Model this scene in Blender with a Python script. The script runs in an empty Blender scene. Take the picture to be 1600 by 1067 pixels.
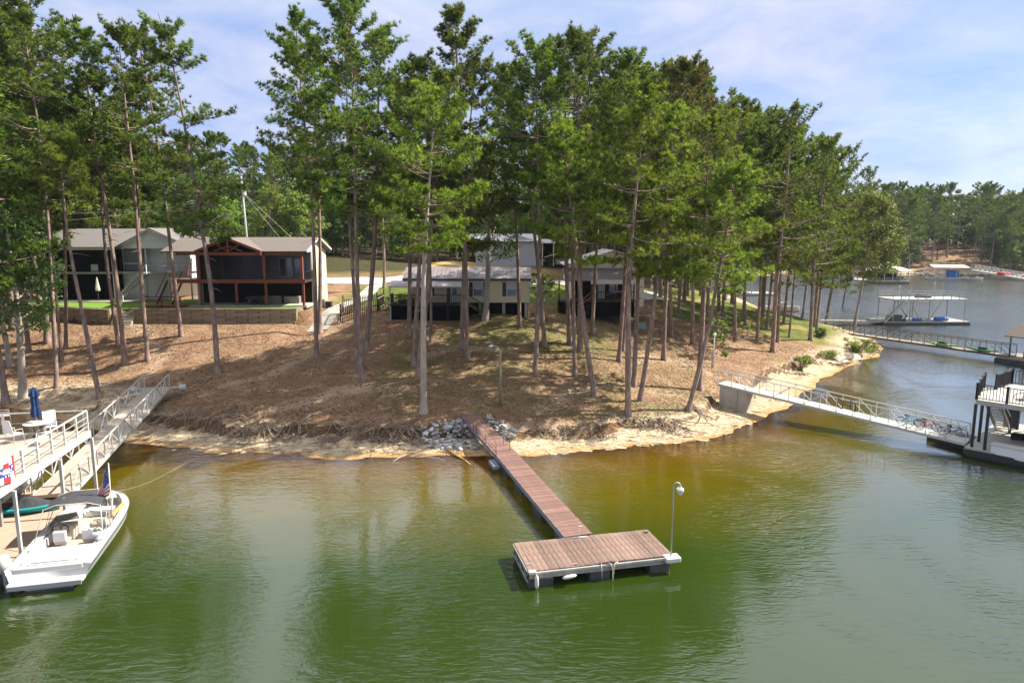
import bpy, math, random
import numpy as np
from math import sin, cos, pi, atan, radians, sqrt
random.seed(7)
rng = np.random.default_rng(7)
C = bpy.context.scene.collection
SC = bpy.context.scene

# ------------------------------------------------------------------ camera, sky, sun, exposure
F_PX, PITCH, CAM_H = 1067.0, atan(163.5 / 1067.0), 14.0
cam_d = bpy.data.cameras.new("camera"); cam = bpy.data.objects.new("camera", cam_d); C.objects.link(cam)
cam.location = (0, 0, CAM_H); cam.rotation_euler = (pi / 2 - PITCH, 0, 0)
cam_d.sensor_width = 36; cam_d.lens = 36 * F_PX / 1600; cam_d.clip_end = 6000; cam_d.clip_start = 0.1
SC.camera = cam
SC.view_settings.view_transform = 'Standard'; SC.view_settings.look = 'None'
SC.view_settings.gamma = 1; SC.view_settings.use_curve_mapping = False
SC.view_settings.exposure = 1.22
SUN_DIR = np.array([1.0, 0.22, 0.0]); SUN_DIR /= np.linalg.norm(SUN_DIR)
SUN_EL = radians(44)
w = bpy.data.worlds.new("World"); SC.world = w; w.use_nodes = True
nt = w.node_tree; N = nt.nodes; L = nt.links
for n in list(N): N.remove(n)
def nn(tree, typ, **kw):
    n = tree.nodes.new(typ)
    for k, v in kw.items():
        if k.startswith('i_'): n.inputs[k[2:].replace('_', ' ')].default_value = v
        else: setattr(n, k, v)
    return n
out = nn(nt, 'ShaderNodeOutputWorld'); bg = nn(nt, 'ShaderNodeBackground'); bg.inputs[1].default_value = 0.078
sky = nn(nt, 'ShaderNodeTexSky', sky_type='NISHITA', sun_disc=False)
sky.sun_elevation = SUN_EL; sky.sun_rotation = math.atan2(SUN_DIR[0], SUN_DIR[1])
sky.air_density = 1.0; sky.dust_density = 0.7; sky.ozone_density = 2.0
tc = nn(nt, 'ShaderNodeTexCoord'); sep = nn(nt, 'ShaderNodeSeparateXYZ'); L.new(tc.outputs['Generated'], sep.inputs[0])
def wmath(op, a, b=None, c=None, clamp=False):
    n = nn(nt, 'ShaderNodeMath', operation=op); n.use_clamp = clamp
    for i, s in enumerate((a, b, c)):
        if s is None: continue
        if isinstance(s, (int, float)): n.inputs[i].default_value = s
        else: L.new(s, n.inputs[i])
    return n.outputs[0]
zz = wmath('ADD', wmath('MAXIMUM', sep.outputs[2], 0.0), 0.22)
cx = wmath('DIVIDE', sep.outputs[0], zz); cy = wmath('DIVIDE', sep.outputs[1], zz)
comb = nn(nt, 'ShaderNodeCombineXYZ'); L.new(cx, comb.inputs[0]); L.new(cy, comb.inputs[1])
def wnoise(scale, detail, off, rough=.55, dist=0.):
    mp = nn(nt, 'ShaderNodeMapping'); mp.inputs['Location'].default_value = off; L.new(comb.outputs[0], mp.inputs[0])
    t = nn(nt, 'ShaderNodeTexNoise'); t.inputs['Scale'].default_value = scale; t.inputs['Detail'].default_value = detail
    t.inputs['Roughness'].default_value = rough; t.inputs['Distortion'].default_value = dist; L.new(mp.outputs[0], t.inputs['Vector']); return t.outputs['Fac']
n1 = wnoise(0.75, 7, (3.1, 1.7, 0), .55, .6); n2 = wnoise(2.4, 8, (8, 2, 0), .6, .3)
cov = wmath('ADD', wmath('MULTIPLY', n1, 0.75), wmath('MULTIPLY', n2, 0.35))
cov = wmath('SUBTRACT', cov, wmath('MULTIPLY', wmath('MAXIMUM', wmath('SUBTRACT', sep.outputs[0], 0.40), 0.0), 1.35))   # the clouds break up to the east
mr = nn(nt, 'ShaderNodeMapRange'); mr.interpolation_type = 'SMOOTHSTEP'
mr.inputs[1].default_value = 0.36; mr.inputs[2].default_value = 0.62; mr.inputs[3].default_value = 0.68; mr.inputs[4].default_value = 0.95
L.new(cov, mr.inputs[0])
cr = nn(nt, 'ShaderNodeValToRGB'); cr.color_ramp.elements[0].position = .3; cr.color_ramp.elements[0].color = (1.8, 2.7, 5.1, 1)
cr.color_ramp.elements[1].position = .72; cr.color_ramp.elements[1].color = (4.5, 4.6, 5.5, 1); L.new(n2, cr.inputs[0])
mx = nn(nt, 'ShaderNodeMix', data_type='RGBA'); L.new(mr.outputs[0], mx.inputs[0]); L.new(sky.outputs[0], mx.inputs[6]); L.new(cr.outputs[0], mx.inputs[7])
veil = nn(nt, 'ShaderNodeMapRange'); veil.inputs[1].default_value = .26; veil.inputs[2].default_value = .50; veil.inputs[3].default_value = 0; veil.inputs[4].default_value = .75; L.new(sep.outputs[2], veil.inputs[0])
mx2 = nn(nt, 'ShaderNodeMix', data_type='RGBA'); L.new(veil.outputs[0], mx2.inputs[0]); L.new(mx.outputs[2], mx2.inputs[6]); mx2.inputs[7].default_value = (7.0, 7.0, 7.0, 1)   # the high pale overcast that the water mirrors
L.new(mx2.outputs[2], bg.inputs[0]); L.new(bg.outputs[0], out.inputs[0])
sl = bpy.data.lights.new("sun", 'SUN'); sun = bpy.data.objects.new("sun", sl); C.objects.link(sun)
sl.energy = 5.0; sl.angle = radians(0.6); sl.color = (1, 0.93, 0.81)
from mathutils import Vector, Matrix
sd_v = Vector((SUN_DIR[0] * cos(SUN_EL), SUN_DIR[1] * cos(SUN_EL), sin(SUN_EL)))
sun.rotation_euler = sd_v.to_track_quat('Z', 'Y').to_euler(); sun.location = (60, 30, 80)
SC.cycles.max_bounces = 7; SC.cycles.transparent_max_bounces = 12; SC.cycles.diffuse_bounces = 3; SC.cycles.glossy_bounces = 3
SC.cycles.caustics_reflective = False; SC.cycles.caustics_refractive = False; SC.cycles.use_denoising = True

# ------------------------------------------------------------------ pixel -> world (a surveying aid: where a thing of the photograph stands)
def ray(u, v):
    x = (u - 800) / F_PX; y = -(v - 533.5) / F_PX
    return np.array([x, cos(PITCH) + y * sin(PITCH), -sin(PITCH) + y * cos(PITCH)])
def PZ(u, v, z=0.):
    r = ray(u, v); t = (z - CAM_H) / r[2]; return np.array([r[0] * t, r[1] * t, z])
def PY(u, v, Y):
    r = ray(u, v); t = Y / r[1]; return np.array([r[0] * t, Y, CAM_H + r[2] * t])

# ------------------------------------------------------------------ noise and terrain
def vnoise(x, y, s=0):
    xi = np.floor(x).astype(np.int64); yi = np.floor(y).astype(np.int64); fx = x - xi; fy = y - yi
    fx = fx * fx * (3 - 2 * fx); fy = fy * fy * (3 - 2 * fy)
    def h(a, b):
        n = (a * 374761393 + b * 668265263 + s * 974711) & 0xffffffff
        n = ((n ^ (n >> 13)) * 1274126177) & 0xffffffff
        return ((n ^ (n >> 16)) & 0xffff) / 65535.
    return (h(xi, yi) * (1 - fx) + h(xi + 1, yi) * fx) * (1 - fy) + (h(xi, yi + 1) * (1 - fx) + h(xi + 1, yi + 1) * fx) * fy
def fbm(x, y, s=0, o=4):
    t = 0; a = .5
    for i in range(o): t = t + a * (vnoise(x * 2**i, y * 2**i, s + i) - .5) * 2; a *= .5
    return t
SHORE = [(-700, 20), (-200, 40), (-90, 50), (-60, 57), (-42, 55.5), (-38.1, 54), (-34.8, 51.5), (-31.6, 48.8), (-26.4, 45.3), (-19.9, 43.5), (-15, 42.6), (-11.5, 42.1), (-7, 42.0), (-3.3, 42.6), (2, 42.9),
         (6.8, 43.9), (11.4, 45.3), (16.1, 47.6), (20.6, 53.4), (25.0, 57.5), (28.5, 63.5), (33, 69.5), (38.7, 75.5), (44.5, 81), (48, 88), (51, 98), (50.5, 108), (49, 120), (49.5, 136), (53, 165), (58, 200), (64, 235), (78, 262), (100, 270),
         (125, 262), (160, 250), (205, 244), (300, 238), (500, 225), (1400, 200), (1400, 2500), (-1500, 2500), (-1500, 20)]
SH = np.array(SHORE, float)
def shore_sd(x, y):
    x = np.asarray(x, float); y = np.asarray(y, float)
    d = np.full(x.shape, 1e9); ins = np.zeros(x.shape, bool)
    n = len(SH)
    for i in range(n):
        a = SH[i]; b = SH[(i + 1) % n]; ab = b - a
        t = np.clip(((x - a[0]) * ab[0] + (y - a[1]) * ab[1]) / (ab @ ab), 0, 1)
        d = np.minimum(d, np.hypot(x - a[0] - t * ab[0], y - a[1] - t * ab[1]))
        c = ((a[1] > y) != (b[1] > y)) & (x < (b[0] - a[0]) * (y - a[1]) / (b[1] - a[1] + 1e-12) + a[0])
        ins ^= c
    return np.where(ins, d, -d)
def sstep(a, b, x):
    t = np.clip((x - a) / (b - a), 0, 1); return t * t * (3 - 2 * t)
def yline(x):   # the line of the timber retaining walls in front of the two cabins
    return np.where(x > -42, 72.75, 71.9 + (-42 - x) * .42)
def height(x, y, fine=True):
    x = np.asarray(x, float); y = np.asarray(y, float)
    sd = shore_sd(x, y)
    near = sstep(140, 90, np.hypot(x, y - 50) * .8)
    sd = sd + near * (1.0 * fbm(x * .35, y * .35, 3, 3)) * sstep(-6, 0, sd) * sstep(9, 4, sd)
    d = np.maximum(-sd, 0)
    under = -np.minimum(.085 * d + .006 * d * d, 4.0)
    wb = 2.5 + 1.2 * fbm(x * .22, y * .22, 11, 2) + 1.1 * sstep(12, 18, x) * sstep(30, 22, x)
    beach = .11 * np.clip(sd, 0, wb) + .05 * fbm(x * 1.3, y * 1.3, 5, 3) * (sd > 0) * np.clip(sd, 0, 1)
    step = (.58 + .5 * fbm(x * .14, y * .14, 61, 2)) * sstep(0, .45 + .5 * vnoise(x * .3, y * .3, 63), sd - wb)
    k = .165 + .045 * sstep(-20, -12, x) - .03 * sstep(16, 30, x)
    s2 = np.maximum(sd - wb - .3, 0)
    hs = k * s2; cap = 4.9
    hs = np.where(hs < cap, hs, cap + (hs - cap) * .42); hs = np.where(hs < 10.4, hs, 10.4 + (hs - 10.4) * .50)
    h = np.where(sd < 0, under, beach + step + hs)
    h = h + (sd > wb) * np.minimum(s2, 3) / 3 * (.32 * fbm(x * .16, y * .16, 21, 3) + .07 * fbm(x * 1.1, y * 1.1, 31, 3))
    tm = sstep(-21.6, -23.4, x) * sstep(-.25, .05, y - yline(x)) * sstep(96, 88, y)
    h = h * (1 - tm) + 6.35 * tm
    fr = sstep(-21, -24, x) * (1 - sstep(-.25, .05, y - yline(x))) * sstep(62, 72, y) * sstep(-60, -52, x)
    h = h * (1 - fr * .9) + 4.95 * fr * .9
    return h
def gz(x, y): return float(height(np.array([x]), np.array([y]))[0])
def hits(uv):
    """where the camera rays through a list of photograph pixels meet the terrain"""
    t = np.linspace(24, 420, 1200); res = []
    for u, v in uv:
        r = ray(u, v); X = r[0] * t; Y = r[1] * t; Z = CAM_H + r[2] * t
        b = Z < height(X, Y)
        i = int(np.argmax(b)) if b.any() else len(t) - 1
        lo, hi = t[max(i - 1, 0)], t[i]; s = np.linspace(lo, hi, 9); Xs = r[0] * s; Ys = r[1] * s; bb = CAM_H + r[2] * s < height(Xs, Ys); k = int(np.argmax(bb)) if bb.any() else 8
        res.append(np.array([Xs[k], Ys[k], float(height(Xs[k:k+1], Ys[k:k+1])[0])]))
    return res
def hit(u, v): return hits([(u, v)])[0]

# ------------------------------------------------------------------ materials
def new_mat(name):
    m = bpy.data.materials.new(name); m.use_nodes = True; t = m.node_tree
    for n in list(t.nodes): t.nodes.remove(n)
    return m, t
def mixc(t, fac, a, b):
    n = nn(t, 'ShaderNodeMix', data_type='RGBA')
    for s, i in ((fac, 0), (a, 6), (b, 7)):
        if isinstance(s, (int, float)): n.inputs[i].default_value = s
        elif isinstance(s, tuple): n.inputs[i].default_value = (*s[:3], 1)
        else: t.links.new(s, n.inputs[i])
    return n.outputs[2]
def tmath(t, op, a, b=0., clamp=False):
    n = nn(t, 'ShaderNodeMath', operation=op); n.use_clamp = clamp
    for i, s in enumerate((a, b)):
        if isinstance(s, (int, float)): n.inputs[i].default_value = s
        else: t.links.new(s, n.inputs[i])
    return n.outputs[0]
def tnoise(t, scale, detail=4, rough=.6, stretch=None, coord='Object', dist=0.):
    c = nn(t, 'ShaderNodeTexCoord') if coord != 'geo' else nn(t, 'ShaderNodeNewGeometry')
    src = c.outputs[coord] if coord != 'geo' else c.outputs['Position']
    if stretch:
        mp = nn(t, 'ShaderNodeMapping'); mp.inputs['Scale'].default_value = stretch; t.links.new(src, mp.inputs[0]); src = mp.outputs[0]
    n = nn(t, 'ShaderNodeTexNoise'); n.inputs['Scale'].default_value = scale; n.inputs['Detail'].default_value = detail
    n.inputs['Roughness'].default_value = rough; n.inputs['Distortion'].default_value = dist; t.links.new(src, n.inputs['Vector']); return n.outputs['Fac']
def ramp(t, f, stops):
    r = nn(t, 'ShaderNodeValToRGB'); e = r.color_ramp.elements
    while len(e) < len(stops): e.new(0.5)
    for k, (p, c) in enumerate(stops):
        e[k].position = p; e[k].color = (*c, 1) if len(c) == 3 else c
    t.links.new(f, r.inputs[0]); return r.outputs[0]
MATS = {}
def mat(name, col, rough=.7, var=.25, scale=3., bump=.15, metal=0., stretch=None, spec=.4, dirt=None, rand=0., bscale=None, coord='Object'):
    if name in MATS: return MATS[name]
    m, t = new_mat(name); o = nn(t, 'ShaderNodeOutputMaterial'); p = nn(t, 'ShaderNodeBsdfPrincipled')
    n1 = tnoise(t, scale, 6, .65, stretch, coord)
    lo = tuple(c * (1 - var) for c in col); hi = tuple(min(1, c * (1 + var)) for c in col)
    c = ramp(t, n1, [(.3, lo), (.7, hi)])
    if dirt:
        n2 = tnoise(t, scale * .35 + .3, 5, .7, None, coord, .5)
        f = ramp(t, n2, [(.50, (0, 0, 0)), (.72, (1, 1, 1))]); c = mixc(t, tmath(t, 'MULTIPLY', f, .7), c, dirt)
    if rand:
        oi = nn(t, 'ShaderNodeObjectInfo'); hs = nn(t, 'ShaderNodeHueSaturation')
        t.links.new(tmath(t, 'ADD', tmath(t, 'MULTIPLY', oi.outputs['Random'], 2 * rand), 1 - rand), hs.inputs['Value']); t.links.new(c, hs.inputs['Color']); c = hs.outputs[0]
    t.links.new(c, p.inputs['Base Color']); p.inputs['Roughness'].default_value = rough; p.inputs['Metallic'].default_value = metal
    p.inputs['Specular IOR Level'].default_value = spec
    if bump:
        b = nn(t, 'ShaderNodeBump'); b.inputs['Strength'].default_value = bump; b.inputs['Distance'].default_value = .03
        t.links.new(tnoise(t, bscale or scale * 5, 4, .6, stretch, coord), b.inputs['Height']); t.links.new(b.outputs[0], p.inputs['Normal'])
    t.links.new(p.outputs[0], o.inputs[0]); MATS[name] = m; return m
def leaf_mat(name, dark, light, autumn=None, trans=.32):
    m, t = new_mat(name); o = nn(t, 'ShaderNodeOutputMaterial')
    a = nn(t, 'ShaderNodeAttribute'); a.attribute_name = 'tint'
    c = ramp(t, a.outputs['Fac'], [(0., dark), (1., light)])
    oi = nn(t, 'ShaderNodeObjectInfo'); hs = nn(t, 'ShaderNodeHueSaturation')
    t.links.new(tmath(t, 'ADD', tmath(t, 'MULTIPLY', oi.outputs['Random'], .5), .75), hs.inputs['Value'])
    t.links.new(tmath(t, 'ADD', tmath(t, 'MULTIPLY', oi.outputs['Random'], .03), .484), hs.inputs['Hue']); t.links.new(c, hs.inputs['Color']); c = hs.outputs[0]
    if autumn: c = mixc(t, ramp(t, tnoise(t, .5, 3), [(.5, (0, 0, 0)), (.7, (.7, .7, .7))]), c, autumn)
    p = nn(t, 'ShaderNodeBsdfPrincipled'); t.links.new(c, p.inputs['Base Color']); p.inputs['Roughness'].default_value = .55; p.inputs['Specular IOR Level'].default_value = .3
    tr = nn(t, 'ShaderNodeBsdfTranslucent'); hs2 = nn(t, 'ShaderNodeHueSaturation'); hs2.inputs['Value'].default_value = 1.5; hs2.inputs['Hue'].default_value = .488; t.links.new(c, hs2.inputs['Color']); t.links.new(hs2.outputs[0], tr.inputs[0])
    mxs = nn(t, 'ShaderNodeMixShader'); mxs.inputs[0].default_value = trans; t.links.new(p.outputs[0], mxs.inputs[1]); t.links.new(tr.outputs[0], mxs.inputs[2]); t.links.new(mxs.outputs[0], o.inputs[0])
    MATS[name] = m; return m

# ------------------------------------------------------------------ mesh helpers
def fast_mesh(name, V, quads=None, tris=None, mat_=None, smooth=False, tint=None, extra=None):
    me = bpy.data.meshes.new(name); V = np.ascontiguousarray(V, np.float32)
    nq = 0 if quads is None else len(quads); ntr = 0 if tris is None else len(tris)
    me.vertices.add(len(V)); me.vertices.foreach_set('co', V.ravel())
    loops = []
    if nq: loops.append(np.asarray(quads, np.int32).ravel())
    if ntr: loops.append(np.asarray(tris, np.int32).ravel())
    loops = np.concatenate(loops); me.loops.add(len(loops)); me.loops.foreach_set('vertex_index', loops)
    me.polygons.add(nq + ntr)
    st = np.concatenate([np.arange(nq) * 4, nq * 4 + np.arange(ntr) * 3]).astype(np.int32)
    me.polygons.foreach_set('loop_start', st)
    me.polygons.foreach_set('loop_total', np.concatenate([np.full(nq, 4), np.full(ntr, 3)]).astype(np.int32))
    if smooth: me.polygons.foreach_set('use_smooth', np.ones(nq + ntr, bool))
    if tint is not None:
        a = me.attributes.new('tint', 'FLOAT', 'POINT'); a.data.foreach_set('value', np.asarray(tint, np.float32))
    for k, arr in (extra or {}).items():
        arr = np.asarray(arr, np.float32)
        if arr.ndim == 1: a = me.attributes.new(k, 'FLOAT', 'POINT'); a.data.foreach_set('value', arr)
        else: a = me.attributes.new(k, 'FLOAT_VECTOR', 'POINT'); a.data.foreach_set('vector', arr.ravel())
    if mat_: me.materials.append(mat_)
    me.update(calc_edges=True); me.validate(); return me
def link(name, me, parent=None, loc=None, M=None):
    o = bpy.data.objects.new(name, me); C.objects.link(o)
    if parent is not None: o.parent = parent
    if loc is not None: o.location = loc
    if M is not None: o.matrix_local = M
    return o
def tag(o, label=None, cat=None, group=None, kind=None):
    if label: o['label'] = label
    if cat: o['category'] = cat
    if group: o['group'] = group
    if kind: o['kind'] = kind
    return o
def thing(name, loc, label, cat, group=None):
    o = bpy.data.objects.new(name, None); C.objects.link(o); o.location = [float(a) for a in loc]; o.empty_display_size = .3
    return tag(o, label, cat, group)
class MB:
    """collects solids in world (or frame) coordinates; build() links them as ONE mesh object"""
    def __init__(s, fr=None): s.v = []; s.f = []; s.fr = fr
    def add(s, vs, fs):
        b = len(s.v)
        for p in vs: s.v.append(s.fr(p) if s.fr else tuple(float(a) for a in p))
        s.f += [tuple(i + b for i in f) for f in fs]; return s
    def box(s, x0, x1, y0, y1, z0, z1):
        return s.add([(x0, y0, z0), (x1, y0, z0), (x1, y1, z0), (x0, y1, z0), (x0, y0, z1), (x1, y0, z1), (x1, y1, z1), (x0, y1, z1)],
                     [(0, 3, 2, 1), (4, 5, 6, 7), (0, 1, 5, 4), (1, 2, 6, 5), (2, 3, 7, 6), (3, 0, 4, 7)])
    def bar(s, a, b, w=.05, h=None):
        a = Vector(a); b = Vector(b); h = h or w; d = (b - a).normalized()
        up = Vector((0, 0, 1)) if abs(d.z) < .97 else Vector((0, 1, 0))
        sx = d.cross(up).normalized() * w / 2; uz = sx.cross(d).normalized() * h / 2
        vs = [p + q for p in (a, b) for q in (-sx - uz, sx - uz, sx + uz, -sx + uz)]
        return s.add(vs, [(0, 1, 2, 3), (7, 6, 5, 4), (0, 4, 5, 1), (1, 5, 6, 2), (2, 6, 7, 3), (3, 7, 4, 0)])
    def tube(s, pts, rad, n=8, cap=True):
        pts = [Vector([float(a) for a in p]) for p in pts]; m = len(pts)
        if not hasattr(rad, '__len__'): rad = [rad] * m
        vs = []
        for i, p in enumerate(pts):
            d = (pts[min(i + 1, m - 1)] - pts[max(i - 1, 0)]).normalized()
            up = Vector((0, 0, 1)) if abs(d.z) < .9 else Vector((1, 0, 0))
            a = d.cross(up).normalized(); b = a.cross(d)
            vs += [p + (a * cos(2 * pi * k / n) + b * sin(2 * pi * k / n)) * rad[i] for k in range(n)]
        fs = [(i * n + k, i * n + (k + 1) % n, (i + 1) * n + (k + 1) % n, (i + 1) * n + k) for i in range(m - 1) for k in range(n)]
        if cap: fs += [tuple(range(n - 1, -1, -1)), tuple(range((m - 1) * n, m * n))]
        return s.add(vs, fs)
    def prism(s, poly, z0, z1):
        n = len(poly); return s.add([(x, y, z0) for x, y in poly] + [(x, y, z1) for x, y in poly],
            [tuple(range(n - 1, -1, -1)), tuple(range(n, 2 * n))] + [(i, (i + 1) % n, n + (i + 1) % n, n + i) for i in range(n)])
    def slab(s, quad, th):   # a sheet through four 3D points with thickness downwards
        q = [Vector([float(a) for a in p]) for p in quad]; n = (q[1] - q[0]).cross(q[3] - q[0]).normalized()
        if n.z < 0: n = -n
        return s.add(q + [p - n * th for p in q], [(0, 1, 2, 3), (7, 6, 5, 4), (0, 4, 5, 1), (1, 5, 6, 2), (2, 6, 7, 3), (3, 7, 4, 0)])
    def loft(s, rings, cap=True):
        n = len(rings[0]); vs = [p for r in rings for p in r]; m = len(rings)
        fs = [(i * n + k, i * n + (k + 1) % n, (i + 1) * n + (k + 1) % n, (i + 1) * n + k) for i in range(m - 1) for k in range(n)]
        if cap: fs += [tuple(range(n - 1, -1, -1)), tuple(range((m - 1) * n, m * n))]
        return s.add(vs, fs)
    def mesh(s, name, m, off=(0, 0, 0), smooth=False):
        me = bpy.data.meshes.new(name)
        me.from_pydata([(a - off[0], b - off[1], c - off[2]) for a, b, c in s.v], [], s.f)
        if m: me.materials.append(m)
        if smooth: me.polygons.foreach_set('use_smooth', [True] * len(me.polygons))
        me.update(); return me
    def build(s, name, m, parent=None, smooth=False, label=None, bevel=0):
        off = (0, 0, 0)
        if parent is not None:
            r = parent
            while r.parent is not None: r = r.parent
            off = tuple(r.location)
            me = s.mesh(name, m, off, smooth); o = link(name, me, parent)
        else:
            c = s.v[0]; zmin = min(p[2] for p in s.v); cx = sum(p[0] for p in s.v) / len(s.v); cy = sum(p[1] for p in s.v) / len(s.v)
            me = s.mesh(name, m, (cx, cy, zmin), smooth); o = link(name, me, None, (cx, cy, zmin))
        if bevel:
            b = o.modifiers.new('bevel', 'BEVEL'); b.width = bevel; b.segments = 2; b.limit_method = 'ANGLE'
        if label: o['label'] = label
        return o
class Frame:
    """a local frame: origin, heading of its x axis, optional slope of its x axis"""
    def __init__(s, o, ang=0., slope=0.): s.o = o; s.c = cos(ang); s.s = sin(ang); s.k = slope
    def __call__(s, p):
        x, y, z = float(p[0]), float(p[1]), float(p[2])
        return (float(s.o[0]) + x * s.c - y * s.s, float(s.o[1]) + x * s.s + y * s.c, float(s.o[2]) + z + x * s.k)
def frame_between(a, b):
    a = np.array(a, float); b = np.array(b, float); d = b - a; Lh = math.hypot(d[0], d[1])
    return Frame(a, math.atan2(d[1], d[0]), d[2] / Lh), Lh
def copy_tree(o, loc=None, rotz=None, scale=None, label=None, parent=None, group=None):
    c = o.copy(); C.objects.link(c)
    if parent is not None: c.parent = parent
    if loc is not None: c.location = [float(a) for a in loc]
    if rotz is not None: c.rotation_euler.z = rotz
    if scale is not None: c.scale = scale if hasattr(scale, '__len__') else (scale,) * 3
    if label: c['label'] = label
    if group: c['group'] = group
    for ch in list(o.children): copy_tree(ch, parent=c)
    return c
# ------------------------------------------------------------------ ground and water
def ax(*seg):
    r = []
    for a, b, s in seg: r.append(np.arange(a, b, s))
    return np.concatenate(r)
gx = np.concatenate([-np.geomspace(1500, 130, 14), ax((-120, -60, 3), (-60, -46, 1), (-46, 46, .36), (46, 62, 1), (62, 150, 4)), np.geomspace(155, 1400, 16)])
gy = np.concatenate([ax((-30, 30, 5), (30, 40, .8), (40, 60, .3), (60, 90, .5), (90, 130, 1.5), (130, 300, 4)), np.geomspace(304, 2500, 12)])
X, Y = np.meshgrid(gx, gy); HZ = height(X, Y); SDG = shore_sd(X, Y)
ny, nx = X.shape
idx = np.arange(nx * ny).reshape(ny, nx)
quads = np.stack([idx[:-1, :-1], idx[:-1, 1:], idx[1:, 1:], idx[1:, :-1]], -1).reshape(-1, 4)
# zones: x = green grass, y = dry yellow grass, z = pale sand
nA = fbm(X * .22, Y * .22, 41, 4); nB = fbm(X * .6, Y * .6, 47, 3)
lawn = sstep(76, 80, Y) * sstep(102, 98, Y + .0 * X) * sstep(-24, -20, X) * sstep(16, 13, X) + sstep(80, 86, Y + 2 * nA) * sstep(17, 21, X) * sstep(230, 215, Y)
patch = sstep(53, 58, Y) * sstep(75, 71, Y) * sstep(-12, -9, X) * sstep(12, 8, X) * sstep(-.25, .2, nA + .35 * nB) * .55
point = sstep(26, 31, X) * sstep(51, 49, Y * 0 + X) * sstep(100, 92, Y) * sstep(-.2, .3, nA + .4 * nB) * .55
patch2 = sstep(47, 49, Y) * sstep(56, 52, Y) * sstep(-5, -2, X) * sstep(17, 14, X) * sstep(.05, .4, nB + .5 * nA) * .3
far_g = sstep(150, 200, X) * 0
Gz = np.clip(lawn + patch + point + patch2, 0, 1)
Dz = np.clip(sstep(111, 114, Y) * sstep(150, 142, Y) * sstep(-60, -45, X) * sstep(12, 6, X), 0, 1) + .6 * np.clip(lawn, 0, 1) * sstep(.1, .35, nA) * sstep(20, 22, X)
Sz = sstep(1.25, .75, HZ) * (SDG > -20)
zone = np.stack([Gz, np.clip(Dz, 0, 1), Sz], -1).reshape(-1, 3)
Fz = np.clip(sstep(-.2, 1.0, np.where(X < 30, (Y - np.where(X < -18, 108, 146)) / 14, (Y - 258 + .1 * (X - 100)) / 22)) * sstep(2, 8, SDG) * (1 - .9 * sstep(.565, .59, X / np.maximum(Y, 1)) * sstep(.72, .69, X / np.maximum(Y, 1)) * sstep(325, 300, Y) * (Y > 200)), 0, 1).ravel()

m, t = new_mat('pine_straw_ground'); o = nn(t, 'ShaderNodeOutputMaterial'); p = nn(t, 'ShaderNodeBsdfPrincipled'); p.inputs['Roughness'].default_value = .95; p.inputs['Specular IOR Level'].default_value = .1
za = nn(t, 'ShaderNodeAttribute'); za.attribute_name = 'zone'; zs = nn(t, 'ShaderNodeSeparateXYZ'); t.links.new(za.outputs['Vector'], zs.inputs[0])
nf = tnoise(t, 9, 8, .75, coord='geo'); nm = tnoise(t, .55, 6, .65, coord='geo', dist=.6); nl = tnoise(t, .12, 4, .6, coord='geo')
straw = ramp(t, nf, [(.37, (.065, .036, .022)), (.46, (.23, .130, .078)), (.61, (.38, .235, .145))])
pale = ramp(t, nf, [(.39, (.20, .12, .07)), (.58, (.47, .325, .205))])
straw = mixc(t, ramp(t, nm, [(.44, (0, 0, 0)), (.62, (1, 1, 1))]), straw, pale)
clay = ramp(t, tnoise(t, .33, 5, .6, coord='geo', dist=1.), [(.62, (0, 0, 0)), (.74, (.75, .75, .75))]); straw = mixc(t, clay, straw, (.40, .20, .085))
gr = ramp(t, nf, [(.35, (.035, .06, .012)), (.62, (.16, .22, .045))]); gr = mixc(t, ramp(t, nm, [(.4, (0, 0, 0)), (.75, (.8, .8, .8))]), gr, (.24, .22, .06))
dry = ramp(t, nf, [(.3, (.30, .21, .08)), (.65, (.46, .34, .15))])
sand = ramp(t, tnoise(t, 1.4, 7, .7, (1, 2.2, 1), 'geo', .8), [(.34, (.20, .135, .075)), (.45, (.48, .37, .24)), (.60, (.68, .57, .41))])
geo = nn(t, 'ShaderNodeNewGeometry'); gs = nn(t, 'ShaderNodeSeparateXYZ'); t.links.new(geo.outputs['Position'], gs.inputs[0])
wet = nn(t, 'ShaderNodeMapRange'); wet.inputs[1].default_value = .11; wet.inputs[2].default_value = -.02; t.links.new(tmath(t, 'ADD', gs.outputs[2], tmath(t, 'MULTIPLY', tmath(t, 'SUBTRACT', nm, .5), .25)), wet.inputs[0])
sand = mixc(t, wet.outputs[0], sand, (.52, .27, .085))
c = mixc(t, zs.outputs[0], straw, gr); c = mixc(t, zs.outputs[1], c, dry)
sf = tmath(t, 'MULTIPLY', zs.outputs[2], 1.0); c = mixc(t, sf, c, sand)
pa_ = nn(t, 'ShaderNodeAttribute'); pa_.attribute_name = 'worn'; c = mixc(t, tmath(t, 'MULTIPLY', pa_.outputs['Fac'], .8), c, ramp(t, nf, [(.36, (.34, .22, .14)), (.6, (.56, .42, .29))]))
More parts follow.
